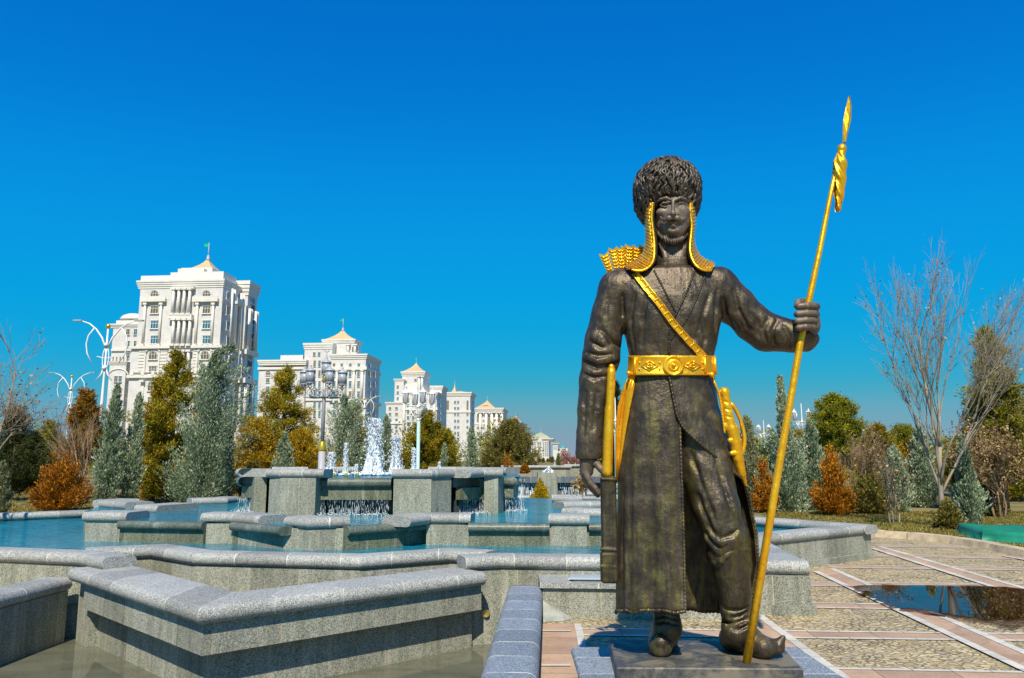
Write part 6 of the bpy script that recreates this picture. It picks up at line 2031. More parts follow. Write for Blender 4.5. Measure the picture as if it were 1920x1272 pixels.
pine('olive-gold pine between the brown leafless shrub and the poplar', 1650, 28, 800, 84, M['l_green'], 70, mat2=LGo, dens=1.9, low=0.02)
pine('golden pine low behind the dark blue cypress, left of the poplar', 1712, 30, 826, 80, LGo, 71, dens=1.8, low=0.02)
pine('rust and green pine behind the slim blue cypress on its bare stem', 1836, 26, 790, 90, M['l_green'], 72, mat2=LO, dens=1.8, low=0.02)
pine('olive pine filling the gap between the round green pine and the tall blue cypress', 1500, 34, 812, 90, M['l_green'], 73, mat2=LGo, dens=1.6, low=0.02)
# ---- far wood: one mass
def wood(name, x0, x1, Y0, Y1, hmin, hmax, mat, n, seed, lsz, label):
    rg = np.random.default_rng(seed)
    nt = n // 520
    B_, D_ = [], []
    for i in range(nt):
        Y = rg.uniform(Y0, Y1); X = xat(rg.uniform(x0, x1), Y, 3); h = rg.uniform(hmin, hmax); r = h * rg.uniform(0.28, 0.42)
        u = unit(rg.normal(size=(520, 3))) * (rg.random((520, 1)) ** 0.4)
        p = u * np.array([r, r, h * 0.52]) + np.array([X, Y, h * 0.5]); p[:, 2] = np.maximum(p[:, 2], 0)
        B_.append(p); D_.append(u + rg.normal(size=(520, 3)) * 0.5 + np.array([0, 0, .4]))
    B_, D_ = np.concatenate(B_), np.concatenate(D_)
    L_ = rg.uniform(0.6, 1.3, len(B_)) * lsz
    o = leaves_mesh(name, B_, D_, L_, L_ * 0.28, mat, None, rg)
    tag(o, label, 'wood', kind='stuff')
wood('far_wood', -200, 950, 60, 110, 3.0, 5.2, M['l_green'], 60000, 90, 0.24, 'far mass of green trees behind the left-hand conifers')
wood('far_wood', 1130, 2100, 55, 105, 3.0, 4.6, M['l_green'], 56000, 91, 0.24, 'far mass of green trees behind the right-hand conifers')
wood('far_wood', -1600, -200, 50, 110, 3.0, 5.5, M['l_green'], 40000, 94, 0.3, 'far mass of green trees beyond the left edge of the pool')
wood('far_wood', 2100, 3600, 50, 105, 3.0, 5.0, M['l_green'], 40000, 95, 0.3, 'far mass of green trees beyond the right edge of the lawn')
wood('far_red_wood', 1052, 1190, 190, 280, 2.2, 4.6, M['l_red'], 16000, 92, 0.35, 'far row of reddish bare trees beside the statue hand')
wood('far_hedge', 940, 1100, 270, 520, 1.2, 3.0, M['l_olive'], 12000, 93, 0.5, 'far dull hedge and trees below the distant white block')
# ------------------------------------------------------------------ white marble buildings along the avenue
class Bld:
    def __init__(s, name, label, cat, cpx, Y, group, ang=5.0, ox=0, oy=0, sc=1.0, org=(0, 0)):
        s.a = math.radians(ang)
        s.c = Vector((xat(cpx, Y, 15), Y, 0))
        s.ud = Vector((-math.cos(s.a), math.sin(s.a), 0))        # leftwards along the facade
        s.vd = Vector((math.sin(s.a), math.cos(s.a), 0))         # back along the street
        s.root = thing(name, label, cat, tuple(s.c), group)
        s.sc = sc; s.org = org
        s.w = MB(); s.t = MB(); s.winm = {}
        s.mpp = Y / FPX
    def px(s, zx, zy): return (s.org[0] + zx / s.sc, s.org[1] + zy / s.sc)
    def pl(s, zx, zy, off=0.0, side=False, voff=0.0):
        """zoomed photo position -> (u or v, z) on the facade plane (side: on the street side, v and z)"""
        x, y = s.px(zx, zy); r = Vector(ray(x, y)); o = Vector((0, 0, CAMH))
        n = s.vd if not side else s.ud
        p0 = s.c + n * off
        t = (p0 - o).dot(n) / r.dot(n)
        p = o + r * t - s.c
        return (p.dot(s.ud) if not side else p.dot(s.vd), p.z)
    def at(s, u, v, z): return s.c + s.ud * u + s.vd * v + Vector((0, 0, z))
    def box(s, mb, u0, u1, v0, v1, z0, z1):
        P_ = [s.at(u, v, z) for z in (z0, z1) for (u, v) in ((u0, v0), (u1, v0), (u1, v1), (u0, v1))]
        mb.add(P_, [(0, 1, 2, 3)[::1], (4, 7, 6, 5), (0, 4, 5, 1), (1, 5, 6, 2), (2, 6, 7, 3), (3, 7, 4, 0)])
    def blk(s, zx0, zx1, zy0, v0, v1, zb=0.0, zy1=None, mb=None, proj=0.0):
        """block whose front edge spans zoomed columns zx0..zx1 with its top at row zy0"""
        u1, zt = s.pl(zx0, zy0, v0); u0, _ = s.pl(zx1, zy0, v0)
        z0 = s.pl((zx0 + zx1) / 2, zy1, v0)[1] if zy1 is not None else zb
        s.box(mb or s.w, u0 - proj, u1 + proj, v0 - proj, v1 + proj, z0, zt)
        return u0, u1, z0, zt
    def pyramid(s, zx0, zx1, zyb, zyt, v0, v1, mat, concave=0.12, name='roof'):
        u1, zb = s.pl(zx0, zyb, v0); u0, _ = s.pl(zx1, zyb, v0)
        cu, cv_ = (u0 + u1) / 2, (v0 + v1) / 2
        zt = s.pl((zx0 + zx1) / 2, zyt, cv_)[1]
        mb = MB(); rows_ = []
        for t in (0, 0.25, 0.5, 0.75, 0.95, 1):
            f = 1 - t * 0.93; f -= concave * math.sin(PI * t); 
            rows_.append([s.at(cu + (u - cu) * f, cv_ + (v - cv_) * f, zb + (zt - zb) * t) for u, v in ((u0, v0), (u1, v0), (u1, v1), (u0, v1))])
        mb.grid([[r[0], r[1], r[2], r[3]] for r in rows_], closed_u=True, smooth=False)
        mb.add(rows_[-1], [(0, 1, 2, 3)])
        o = part(name, mb, mat, s.root)
        return cu, cv_, zt
    def flag(s, cu, cv_, z0, zyt, zx, fl=1.0, finial=1.0):
        zt = s.pl(zx, zyt, cv_)[1]
        m = MB(); h = zt - z0; k = h
        m.tube([s.at(cu, cv_, z0 - 0.5), s.at(cu, cv_, zt)], 0.02 * h + 0.02, 5)
        f = MB(); f.lathe(s.at(cu, cv_, z0 - 0.05 * k), [(0.11 * k, 0), (0.12 * k, 0.10 * k), (0.07 * k, 0.14 * k), (0.09 * k, 0.24 * k), (0.02 * k, 0.34 * k)], 8)
        part('finial', f, M['greypaint'], s.root)
        p = part('flagpole', m, M['greypaint'], s.root)
        w = h * 0.28 * fl
        m = MB(); n = 5
        G = []
        for i in range(n + 1):
            t = i / n
            pp = s.at(cu + w * t, cv_ + 0.12 * w * math.sin(t * 6), zt - 0.05 * h - 0.04 * w * t)
            G.append([pp, pp + Vector((0, 0, -w * 0.62))])
        m.grid(G); part('flag', m, M['flag'], p)
    def winmesh(s, w, h, arch, glass):
        k = (round(w, 1), round(h, 1), arch, glass.name)
        if k in s.winm: return s.winm[k]
        # local frame: x across, z up, +y outwards
        g_ = MB(); y = 0.06
        if arch:
            pts = [(-w / 2, 0), (w / 2, 0), (w / 2, h - w / 2)] + [(w / 2 * math.cos(a), h - w / 2 + w / 2 * math.sin(a)) for a in [PI * q_ / 8 for q_ in range(1, 8)]] + [(-w / 2, h - w / 2)]
        else: pts = [(-w / 2, 0), (w / 2, 0), (w / 2, h), (-w / 2, h)]
        g_.add([(p[0], y, p[1]) for p in pts], [tuple(range(len(pts)))])
        fr = MB(); b = min(w, h) * 0.04; yy = 0.12
        fr.box((0, yy, b / 2), (w, 0.1, b)); fr.box((0, yy, h * 0.62), (w, 0.1, b * 0.8))
        for x in (-w / 2 + b / 2, w / 2 - b / 2): fr.box((x, yy, (h - (w / 2 if arch else 0)) / 2), (b, 0.1, h - (w / 2 if arch else 0)))
        if w > 1.6: 
            for x in (-w * 0.17, w * 0.17): fr.box((x, yy, h * 0.47), (b * 0.8, 0.1, h * 0.9))
        else: fr.box((0, yy, h / 2), (b * 0.8, 0.1, h * 0.94))
        if arch: fr.tube([(p[0], yy, p[1]) for p in pts[2:]], b * 0.7, 4)
        else: fr.box((0, yy, h - b / 2), (w, 0.1, b))
        su = MB(); e = b * 1.3
        su.box((0, 0.10, -e * 0.8), (w + 3.4 * e, 0.42, e)); 
        if arch:
            su.tube([(p[0] * 1.16, 0.08, h - w / 2 + (p[1] - h + w / 2) * 1.16) for p in pts[2:]], e * 0.7, 4)
        else: su.box((0, 0.08, h + e * 0.7), (w + 2.4 * e, 0.28, e * 0.8))
        def mk(nm, mb, mat):
            me = bpy.data.meshes.new(nm); me.from_pydata([tuple(v) for v in mb.v], [], mb.f); me.update(); me.materials.append(mat); return me
        r = (mk('window', g_, glass), mk('window_frame', fr, M['white']), mk('window_surround', su, M['trim']))
        s.winm[k] = r
        return r
    def window(s, u, v, z, w, h, arch=False, glass=None, side=False):
        a, b, c = s.winmesh(w, h, arch, glass or M['glass'])
        o = bpy.data.objects.new('window', a); COL.objects.link(o); o.parent = s.root
        p = s.at(u, v, z); o.location = p - s.c
        o.rotation_euler = (0, 0, PI - s.a if not side else -PI / 2 - s.a)
        for me, nm in ((b, 'window_frame'), (c, 'window_surround')):
            q_ = bpy.data.objects.new(nm, me); COL.objects.link(q_); q_.parent = o
    def wgrid(s, xs, ys, w, h, v=0.0, arch=(), side=False, glass=None, off=0.0):
        """xs, ys: zoomed centres; w, h in zoomed px"""
        for j, zy in enumerate(ys):
            for i, zx in enumerate(xs):
                ww, hh = w * 1.1 / s.sc * s.mpp, h * 1.1 / s.sc * s.mpp
                gl = glass or (M['glassbrown'] if (i * 7 + j * 3) % 5 == 0 else M['glass'])
                if not side:
                    u, z = s.pl(zx, zy + h / 2, v); s.window(u, v, z, ww, hh, j in arch, gl)
                else:
                    vv, z = s.pl(zx, zy + h / 2, off, side=True); s.window(off, vv, z, 1.5 * max(1, ww / 1.5), hh, j in arch, gl, side=True)
    def cornice(s, zx0, zx1, zy0, zy1, v0, v1, pr=0.7, steps=3):
        pr *= 0.55
        """stepped moulding all round"""
        u1, zt = s.pl(zx0, zy0, v0); u0, _ = s.pl(zx1, zy0, v0); zb = s.pl((zx0 + zx1) / 2, zy1, v0)[1]
        for k in range(steps):
            p = pr * (k + 1) / steps
            z0, z1 = zb + (zt - zb) * k / steps, zb + (zt - zb) * (k + 1) / steps
            s.box(s.t, u0 - p, u1 + p, v0 - p, v1 + p, z0, z1)
    def pilaster(s, zx, zy0, zy1, v=0.0, w=0.5, round_=True, cap=True):
        u, zt = s.pl(zx, zy0, v); zb = s.pl(zx, zy1, v)[1]
        if round_: s.t.tube([s.at(u, v - w * 0.6, zb), s.at(u, v - w * 0.6, zt)], w * 0.5, 8)
        else: s.box(s.t, u - w / 2, u + w / 2, v - 0.22, v + 0.1, zb, zt)
        if cap:
            for z in (zb, zt - 0.5): s.box(s.t, u - w * 0.8, u + w * 0.8, v - w * 1.3, v, z, z + 0.5)
    def done(s):
        part('wall', s.w, M['marble'], s.root)
        part('mouldings', s.t, M['trim'], s.root)

BG = 'white marble apartment blocks along the avenue'
# ---- block 1: the tall tower at the left
b = Bld('apartment_tower', 'tallest white marble tower at the left with tall columns and a cream pyramid roof', 'building', 120 + 862 / 2.89, 175, BG, sc=2.89, org=(120, 440))
DV = 8.2
u0, u1, _, zt = b.blk(415, 862, 290, 0, DV)
zl = b.pl(600, 612, 0)[1]
b.box(b.w, u0 - 0.35, u1 + 0.9, -0.35, DV + 0.35, 0, zl)
b.cornice(410, 864, 252, 290, 0, DV, 0.95, 4)
for zz, t_ in ((612, 12), (770, 14)): 
    z = b.pl(600, zz, 0)[1]; b.box(b.t, u0 - 0.9, u1 + 1.3, -0.9, DV + 0.9, z - 0.3, z + t_ / 2.89 * b.mpp * 0.6)
# balustrade above the lower ledge
z = b.pl(600, 770, 0)[1] + 0.2
for k in range(9):
    uu = u0 + (u1 - u0) * k / 8; b.box(b.t, uu - 0.35, uu + 0.35, -0.9, -0.3, z, z + 1.1)
b.box(b.t, u0, u1, -0.75, -0.5, z + 0.75, z + 0.95)
for zx in (490, 772):
    b.wgrid([zx], [327], 42, 42, arch=(0,)); b.wgrid([zx], [408, 490, 572], 42, 42); b.wgrid([zx - 8], [657], 44, 42, v=-0.36, arch=(0,)); b.wgrid([zx - 10], [738], 42, 40, v=-0.36)
    b.wgrid([zx - 14], [825], 44, 46, v=-0.36, arch=(0,)); b.wgrid([zx - 16], [905, 985], 42, 42, v=-0.36)
    uu, z = b.pl(zx, 358, 0); b.box(b.t, uu - 3.1, uu + 3.1, -0.85, 0.1, z - 0.4, z + 0.35)
    b.box(b.t, uu - 3.1, uu + 3.1, -0.8, -0.65, z + 0.3, z + 0.9)
    for dx in (-44, 42): b.pilaster(zx + dx, 372, 606, w=0.55)
    for dx in (-60, 50): b.pilaster(zx + dx, 790, 1040, v=-0.36, w=0.7, round_=False)
    # moulded arch round the middle window
    uu, z = b.pl(zx - 8, 640, -0.36); R_ = 1.7
    for rr in (R_, R_ * 0.86):
        b.t.tube([b.at(uu + rr * math.cos(a), -0.5, z + rr * math.sin(a)) for a in [PI * q_ / 12 for q_ in range(13)]], 0.16, 4)
    for sg in (-1, 1): b.box(b.t, uu + sg * R_ - 0.18, uu + sg * R_ + 0.18, -0.7, -0.3, b.pl(zx, 762, -.36)[1], z)
# shallow horizontal rustication below the ledge
for q_ in range(8):
    z = b.pl(600, 625 + q_ * 17, 0)[1]
    for a_, c_ in ((412, 452), (520, 566), (706, 736), (800, 842)):
        ua, ub = b.pl(a_, 640, 0)[0], b.pl(c_, 640, 0)[0]; b.box(b.t, ub, ua, -0.48, -0.3, z - 0.42, z)
# central bay with two tiers of columns
for zx in (601, 630, 659, 689):
    b.pilaster(zx, 292, 440, v=-0.45, w=0.72); b.pilaster(zx, 456, 606, v=-0.45, w=0.72); b.pilaster(zx - 8, 626, 765, v=-0.7, w=0.72)
uu0, uu1 = b.pl(706, 440, 0)[0], b.pl(576, 440, 0)[0]
z = b.pl(640, 448, 0)[1]; b.box(b.t, uu0, uu1, -1.3, 0.2, z - 0.5, z + 0.4)
b.box(b.t, uu0, uu1, -1.1, 0.2, b.pl(640, 300, 0)[1], b.pl(640, 288, 0)[1])
b.wgrid([616, 674], [325, 408, 490, 572], 13, 40, v=-0.02); b.wgrid([662], [655, 738], 13, 42, v=-0.38)
# street side
for off, xs in ((0.0, [888]),):
    b.wgrid([886], [332], 20, 40, side=True, arch=(0,)); b.wgrid([884], [415, 497, 580], 20, 44, side=True)
    b.wgrid([876], [662], 20, 40, side=True, off=-0.36, arch=(0,)); b.wgrid([874], [745, 905, 985], 20, 42, side=True, off=-0.36)
for vv, in ((1.0,), (2.2,), (5.8,), (7.2,)):
    for (a_, c_) in ((290, 608), (625, 765)):
        z0, z1 = b.pl(862, c_, 0)[1], b.pl(862, a_, 0)[1]
        b.t.tube([b.at(-0.3, vv, z0), b.at(-0.3, vv, z1)], 0.28, 8)
z = b.pl(862, 358, 0)[1]; b.box(b.t, -1.2, 0, 2.0, 6.0, z - 0.4, z + 0.3); b.box(b.t, -1.15, -1.0, 2.0, 6.0, z + 0.3, z + 1.1)
# rear wing standing further out to the street
wv0, wv1 = 9.4, 14.8; wo = -0.3
z_t = b.pl(985, 330, wv0)[1]
b.box(b.w, wo, 8, wv0, wv1, 0, z_t)
for k in range(4): b.box(b.t, wo - 0.16 * (k + 1), 8, wv0 - 0.16 * (k + 1), wv1 + 0.16 * (k + 1), z_t + k * 0.9, z_t + (k + 1) * 0.9)
for zz in (640, 795):
    z = b.pl(985, zz, wv0)[1]; b.box(b.t, wo - 0.8, 8, wv0 - 0.8, wv1 + 0.8, z - 0.4, z + 0.8)
for zr, ar in ((380, True), (455, False), (535, False), (610, False), (690, True), (765, False), (850, True), (920, False)):
    z = b.pl(1000, zr + 20, wv0)[1]
    b.window(wo, 12.2, z, 2.4, 5.0, ar, M['glass'], side=True)
for vv in (9.9, 10.8, 13.5, 14.4):
    z0, z1 = b.pl(1000, 636, wv0)[1], b.pl(1000, 400, wv0)[1]
    b.t.tube([b.at(wo - 0.4, vv, z0), b.at(wo - 0.4, vv, z1)], 0.4, 8)
    z0, z1 = b.pl(1000, 1040, wv0)[1], b.pl(1000, 810, wv0)[1]
    b.t.tube([b.at(wo - 0.4, vv, z0), b.at(wo - 0.4, vv, z1)], 0.45, 8)
# roof stages
b.blk(428, 615, 226, 2, 8, zy1=252, mb=b.t, proj=0.3); b.blk(432, 610, 236, 2, 8, zy1=256)
b.blk(578, 865, 206, 1.2, 8, zy1=252, mb=b.t); b.blk(618, 760, 186, 2, 8, zy1=226, mb=b.t)
u_0, u_1, z_0, z_1 = b.blk(648, 800, 184, 4, 11, zy1=206, mb=b.t, proj=0.4)
cu, cv_, zt_ = b.pyramid(672, 806, 186, 138, 4, 11, M['roof'])
b.flag(cu, cv_, zt_, 46, 748)
# left wings
b.blk(268, 412, 505, 4, 18); b.cornice(255, 412, 485, 505, 4, 18, 0.7); b.blk(284, 412, 466, 5, 17, zy1=487, mb=b.t)
b.wgrid([346, 388], [530, 594, 659], 19, 30, v=4); b.wgrid([380], [722, 785, 850, 915, 985], 19, 28, v=4)
z = b.pl(330, 627, 4)[1]; ua, ub = b.pl(412, 627, 4)[0], b.pl(266, 627, 4)[0]; b.box(b.t, ua, ub + 0.3, 3.6, 4.2, z - 0.2, z + 0.3)
# dome of the left wing
m = MB(); uc, zb_ = b.pl(372, 466, 8); rr = (b.pl(300, 466, 8)[0] - b.pl(372, 466, 8)[0])
m.lathe(b.at(uc, 9, zb_), [(rr, 0), (rr * 0.96, rr * 0.16), (rr * 0.8, rr * 0.34), (rr * 0.5, rr * 0.48), (0.1, rr * 0.53)], 20)
part('dome', m, M['trim'], b.root)
b.blk(248, 338, 706, 2, 16); b.cornice(246, 340, 690, 706, 2, 16, 0.6)
b.wgrid([281, 304], [785, 850, 915, 985], 17, 30, v=2); b.wgrid([352], [785, 850, 915, 985], 17, 30, v=3.98)
uu, z = b.pl(293, 772, 2); b.t.tube([b.at(uu + 2.6 * math.cos(a), 1.9, z + 1.9 * math.sin(a)) for a in [PI * q_ / 10 for q_ in range(11)]], 0.14, 4)
for q_ in range(5):
    uu, z = b.pl(262 + q_ * 19, 690, 2); b.box(b.t, uu - 0.25, uu + 0.25, 1.6, 2.1, z, z + 1.2)
b.done()

def block(name, label, cpx, Y, blocks, cors, wins, roofs, flags, org=(460, 580), sc=3.097, ledges=(), pil=(), ang=5.0, side_d=14):
    b = Bld(name, label, 'building', org[0] + cpx / sc, Y, BG, sc=sc, org=org, ang=ang)
    for q_ in blocks: b.blk(*q_[:5], **(q_[5] if len(q_) > 5 else {}))
    for q_ in cors: b.cornice(*q_)
    for q_ in wins: b.wgrid(q_[0], q_[1], q_[2], q_[3], **(q_[4] if len(q_) > 4 else {}))
    for (zx0, zx1, zy, v0, v1, th) in ledges:
        a_, z = b.pl(zx0, zy, v0); c_, _ = b.pl(zx1, zy, v0); b.box(b.t, c_ - 0.4, a_ + 0.4, v0 - 0.5, v1 + 0.4, z - th / 2, z + th / 2)
    for (zx, zy0, zy1, v, w) in pil: b.pilaster(zx, zy0, zy1, v=v, w=w)
    for i, r in enumerate(roofs):
        cu, cv_, zt_ = b.pyramid(*r)
        if i < len(flags) and flags[i]: b.flag(cu, cv_, zt_, flags[i][1], flags[i][0], 0.9)
    b.done()
    return b
R_ = M['roof']
block('apartment_block', 'second white block from the left, with a square tower and cream pyramid roof', 700, 292,
      [(80, 350, 340, 4, 26), (345, 505, 232, 6, 30), (498, 700, 290, 0, 21), (455, 632, 200, 10, 19, dict(zy1=270)), (205, 335, 268, 8, 20, dict(zy1=300))],
      [(80, 350, 296, 325, 4, 26, 1.0), (345, 505, 198, 232, 6, 30, 1.0), (498, 702, 262, 290, 0, 21, 1.2), (452, 634, 176, 198, 10, 19, 1.0, 3)],
      [([132], [372], 26, 26, dict(v=4, arch=(0,))), ([130], [415, 464, 515], 20, 26, dict(v=4)), ([400, 428], [262], 14, 20, dict(v=6)), ([402, 430], [318, 375, 437, 497, 560, 610], 13, 34, dict(v=6)),
       ([515, 560, 610, 659], [326], 14, 18), ([515, 560, 608, 657], [378, 437, 497, 550, 604], 14, 32), ([730], [330], 16, 16, dict(side=True)), ([729, 757], [382, 440, 498, 550, 604], 14, 32, dict(side=True)),
       ([625, 650], [235], 12, 30, dict(v=10))],
      [(456, 634, 177, 126, 10, 19, R_)], [(565, 55)], ledges=[(498, 700, 345, 0, 21, 1.2), (80, 350, 345, 4, 26, 1.0), (345, 500, 525, 6, 26, 1.0), (498, 700, 535, 0, 21, 1.2)],
      pil=[(536, 352, 532, 0, 0.9), (585, 352, 532, 0, 0.9), (633, 352, 532, 0, 0.9), (682, 352, 532, 0, 0.9), (505, 352, 532, 0, 0.9), (600, 205, 262, 10, 1.2), (640, 205, 262, 10, 1.2)])
block('apartment_block', 'third white block from the left, with a slim square tower and cream pyramid roof', 1115, 439,
      [(818, 920, 552, 4, 26), (868, 920, 412, 6, 30), (912, 1036, 385, 8, 24), (1030, 1140, 465, 22, 40), (915, 1112, 492, 0, 24)],
      [(818, 920, 540, 554, 4, 26, 1.2), (866, 920, 405, 418, 6, 30, 1.0), (912, 1038, 362, 386, 8, 24, 1.6), (1030, 1142, 446, 466, 22, 40, 1.5), (915, 1114, 482, 496, 0, 24, 1.2)],
      [([840, 878], [577, 610, 644, 676, 709, 742], 14, 15, dict(v=4)), ([885], [452, 486, 520], 12, 15, dict(v=6)), ([934], [422, 458], 10, 13, dict(v=8)), ([988], [412], 12, 14, dict(v=8)),
       ([945, 975, 1010, 1045, 1080], [530, 563, 597, 632, 666, 700], 13, 18), ([1135], [520, 560, 600, 640], 14, 20, dict(side=True))],
      [(912, 1038, 362, 318, 8, 24, R_)], [(988, 282)], ledges=[(818, 920, 660, 4, 26, 1.4), (915, 1112, 580, 0, 24, 1.4)], pil=[(1010, 392, 480, 8, 1.6), (1028, 392, 480, 8, 1.6), (925, 500, 780, 0, 1.4), (1100, 500, 780, 0, 1.4)])
block('apartment_block', 'fourth white block from the left, with a small cream spire on its flat roof', 1305, 576,
      [(1165, 1306, 505, 0, 24)], [(1165, 1308, 483, 505, 0, 24, 2.0)],
      [([1175], [560], 14, 50, dict(arch=(0,))), ([1218, 1236], [541, 577, 612, 650, 686, 720, 755], 12, 14), ([1290], [560], 11, 50, dict(arch=(0,))), ([1290], [612, 650, 686, 720], 11, 14), ([1322], [545, 580, 615, 650, 690], 12, 16, dict(side=True))],
      [(1196, 1224, 482, 430, 8, 18, R_, 0.3), (1175, 1300, 486, 476, 3, 21, R_, 0.0)], [(1207, 412)], ledges=[(1165, 1306, 595, 0, 24, 1.6)])
block('apartment_block', 'fifth white block from the left, with a low cream hipped roof and tall arched windows', 1490, 807,
      [(1330, 1492, 590, 0, 50)], [(1330, 1494, 574, 592, 0, 50, 2.5)],
      [([1350], [635], 10, 44), ([1350], [690, 725, 758], 12, 14), ([1416], [640], 20, 50, dict(arch=(0,))), ([1416], [700], 20, 60), ([1474], [640], 16, 50, dict(arch=(0,))), ([1474], [700, 735], 14, 16),
       ([1383, 1446], [615, 650, 690, 725, 760], 9, 14)],
      [(1334, 1450, 574, 535, 4, 46, R_, 0.05), (1380, 1410, 560, 530, 10, 30, R_, 0.3)], [(1375, 505)], ledges=[(1330, 1492, 665, 0, 50, 2.0)], pil=[(1366, 600, 780, 0, 3.0), (1400, 600, 780, 0, 3.0), (1432, 600, 780, 0, 3.0), (1460, 600, 780, 0, 3.0), (1490, 600, 780, 0, 3.0)])
block('apartment_block', 'sixth white block from the left, mostly hidden behind the olive cedar', 1590, 1037,
      [(1516, 1592, 668, 0, 120)], [(1514, 1594, 652, 670, 0, 120, 3.0)], [([1600, 1608], [690, 715, 740], 10, 14, dict(side=True)), ([1540, 1560, 1580], [690, 715, 740], 10, 13)],
      [(1516, 1592, 654, 622, 5, 110, R_, 0.0)], [(1552, 603)])
b7 = block('office_block', 'distant cream block with a pale green mansard roof near the end of the avenue', 1762, 1150,
      [(1648, 1762, 762, 0, 60), (1690, 1722, 750, -4, 50)], [(1646, 1784, 750, 762, 0, 60, 3.5)],
      [([1656, 1668, 1682], [775, 787, 800, 812, 825, 838, 850], 7, 7), ([1732, 1745, 1756], [775, 787, 800, 812, 825, 838, 850], 7, 7), ([1700, 1712], [780, 800, 820, 845], 9, 14, dict(v=-4)), ([1770, 1778], [775, 787, 800, 812, 825, 838], 6, 7, dict(side=True))],
      [(1650, 1770, 750, 718, 0, 60, M['roofgreen'], -0.1)], [(1700, 690)], pil=[(1695, 800, 870, -4, 2), (1706, 800, 870, -4, 2), (1718, 800, 870, -4, 2)])
hb_ = Bld('domed_hall', 'tiny far hall with a teal dome left of the statue hand', 'building', 460 + 1860 / 3.097, 1500, None, sc=3.097, org=(460, 580))
hb_.blk(1785, 1815, 785, 0, 60); hb_.blk(1812, 1872, 808, 10, 70); hb_.cornice(1783, 1817, 778, 787, 0, 60, 4)
hb_.wgrid([1792, 1800, 1808], [800, 812], 5, 6); hb_.wgrid([1825, 1840, 1855], [816], 8, 6, v=10)
m = MB(); uc, zb_ = hb_.pl(1843, 808, 30); rr = 14 / 3.097 * 1500 / FPX
m.lathe(hb_.at(uc, 40, zb_), [(rr, 0), (rr * 1.02, rr * 0.25), (rr * 0.9, rr * 0.3), (rr * 0.85, rr * 0.7), (rr * 0.4, rr * 1.05), (0.2, rr * 1.15)], 16)
part('dome', m, M['teal'], hb_.root)
hb_.done()

# ------------------------------------------------------------------ the next fountain down the axis
M['slate'] = mat_granite('slate blue granite', (0.07, 0.085, 0.10), (0.22, 0.25, 0.28), (0.8, 0.85, 0.9), joint=0.9, stain=0.6, rough=0.35)
f2 = thing('distant_fountain', 'second stepped fountain far down the axis, dark wet walls behind the yellow topiary', 'fountain', (xat(1028, 29, 0.5), 29, 0))
def wallf(x0, x1, Y, z0, z1, nm, mat, d=0.5):
    w = MB(); a, b_ = (xat(x0, Y), Y), (xat(x1, Y), Y)
    w.prism(band([a, b_], d), z0, z1); part(nm, w, mat, f2)
def cop2(x0, x1, Y, z, mat=None, w_=0.5, t=0.16):
    w = MB(); coping(w, [(xat(x0, Y), Y + w_ / 2 - 0.1), (xat(x1, Y), Y + w_ / 2 - 0.1)], w_, t, z); part('coping', w, mat or M['coping'], f2)
wallf(900, 1009, 29.5, 0.3, 0.98, 'cascade_wall', M['slate']); wallf(1044, 1260, 29.5, 0.3, 0.98, 'cascade_wall', M['slate'])
wallf(905, 1009, 29.25, 0.78, 1.0, 'upper_band', M['slate']); wallf(1046, 1250, 29.25, 0.78, 1.0, 'upper_band', M['slate'])
wallf(1009, 1045, 28.9, 0.3, 1.16, 'pier', M['wall'], 1.2)
cop2(900, 1010, 26.8, 0.42); cop2(1034, 1090, 26.5, 0.46); cop2(1052, 1260, 26.8, 0.40); cop2(1100, 1260, 28, 0.5)
wallf(970, 1070, 40, 0.4, 1.2, 'back_wall', M['wall']); cop2(940, 1072, 40, 1.34); wallf(1060, 1240, 43, 0.4, 1.25, 'back_wall', M['wall']); cop2(1058, 1240, 43, 1.38)
sheet('far_pool_water', [(xat(880, 27.2), 27.2), (xat(1260, 27.2), 27.2), (xat(1260, 29.4), 29.4), (xat(880, 29.4), 29.4)], 0.30, M['water'])
wd = MB(); r_ = random.Random(5)
for i in range(260):
    x = xat(r_.choice((r_.uniform(955, 1006), r_.uniform(1050, 1120))), 29.2); z = r_.uniform(0.35, 0.95); l = r_.uniform(0.05, 0.22)
    wd.box((x, 29.44 - (0.95 - z) * 0.12, z), (0.014, 0.014, l))
tag(part('water_curtain', wd, M['foam'], None, loc=(xat(1028, 29), 29.2, 0.3)), 'thin streaks of water down the dark walls of the distant fountain', 'waterfall', 'water falling from the spillways')
def smalljet(label, px, Y, ytop, ybase, w_, seed):
    r_ = random.Random(seed); b_ = ony(px, ybase, Y); t = ony(px, ytop, Y); H = t.z - b_.z; R2 = w_ / 2 / FPX * Y
    mb = MB()
    for i in range(60):
        a = r_.uniform(0, 6.28); u = r_.random() ** 1.5; rr = R2 * (1 - u) * r_.random()
        p = b_ + Vector((math.cos(a) * rr, math.sin(a) * rr, H * u)); mb.ball(p, R2 * r_.uniform(0.08, 0.26) * (1.1 - 0.7 * u), 5)
    o = part('water_jet', mb, M['foam'], None, loc=tuple(b_)); tag(o, label, 'water jet', 'small distant jets')
smalljet('white bubbling jet on the pier of the second fountain', 1028, 29.3, 874, 886, 22, 1)
smalljet('distant jet behind the second fountain, left of the small green conifer', 1040, 60, 866, 876, 9, 2)
smalljet('distant jet right of the small green conifer', 1066, 60, 866, 876, 9, 3)
smalljet('distant jet farthest right, beside the statue hand', 1079, 60, 868, 877, 8, 4)
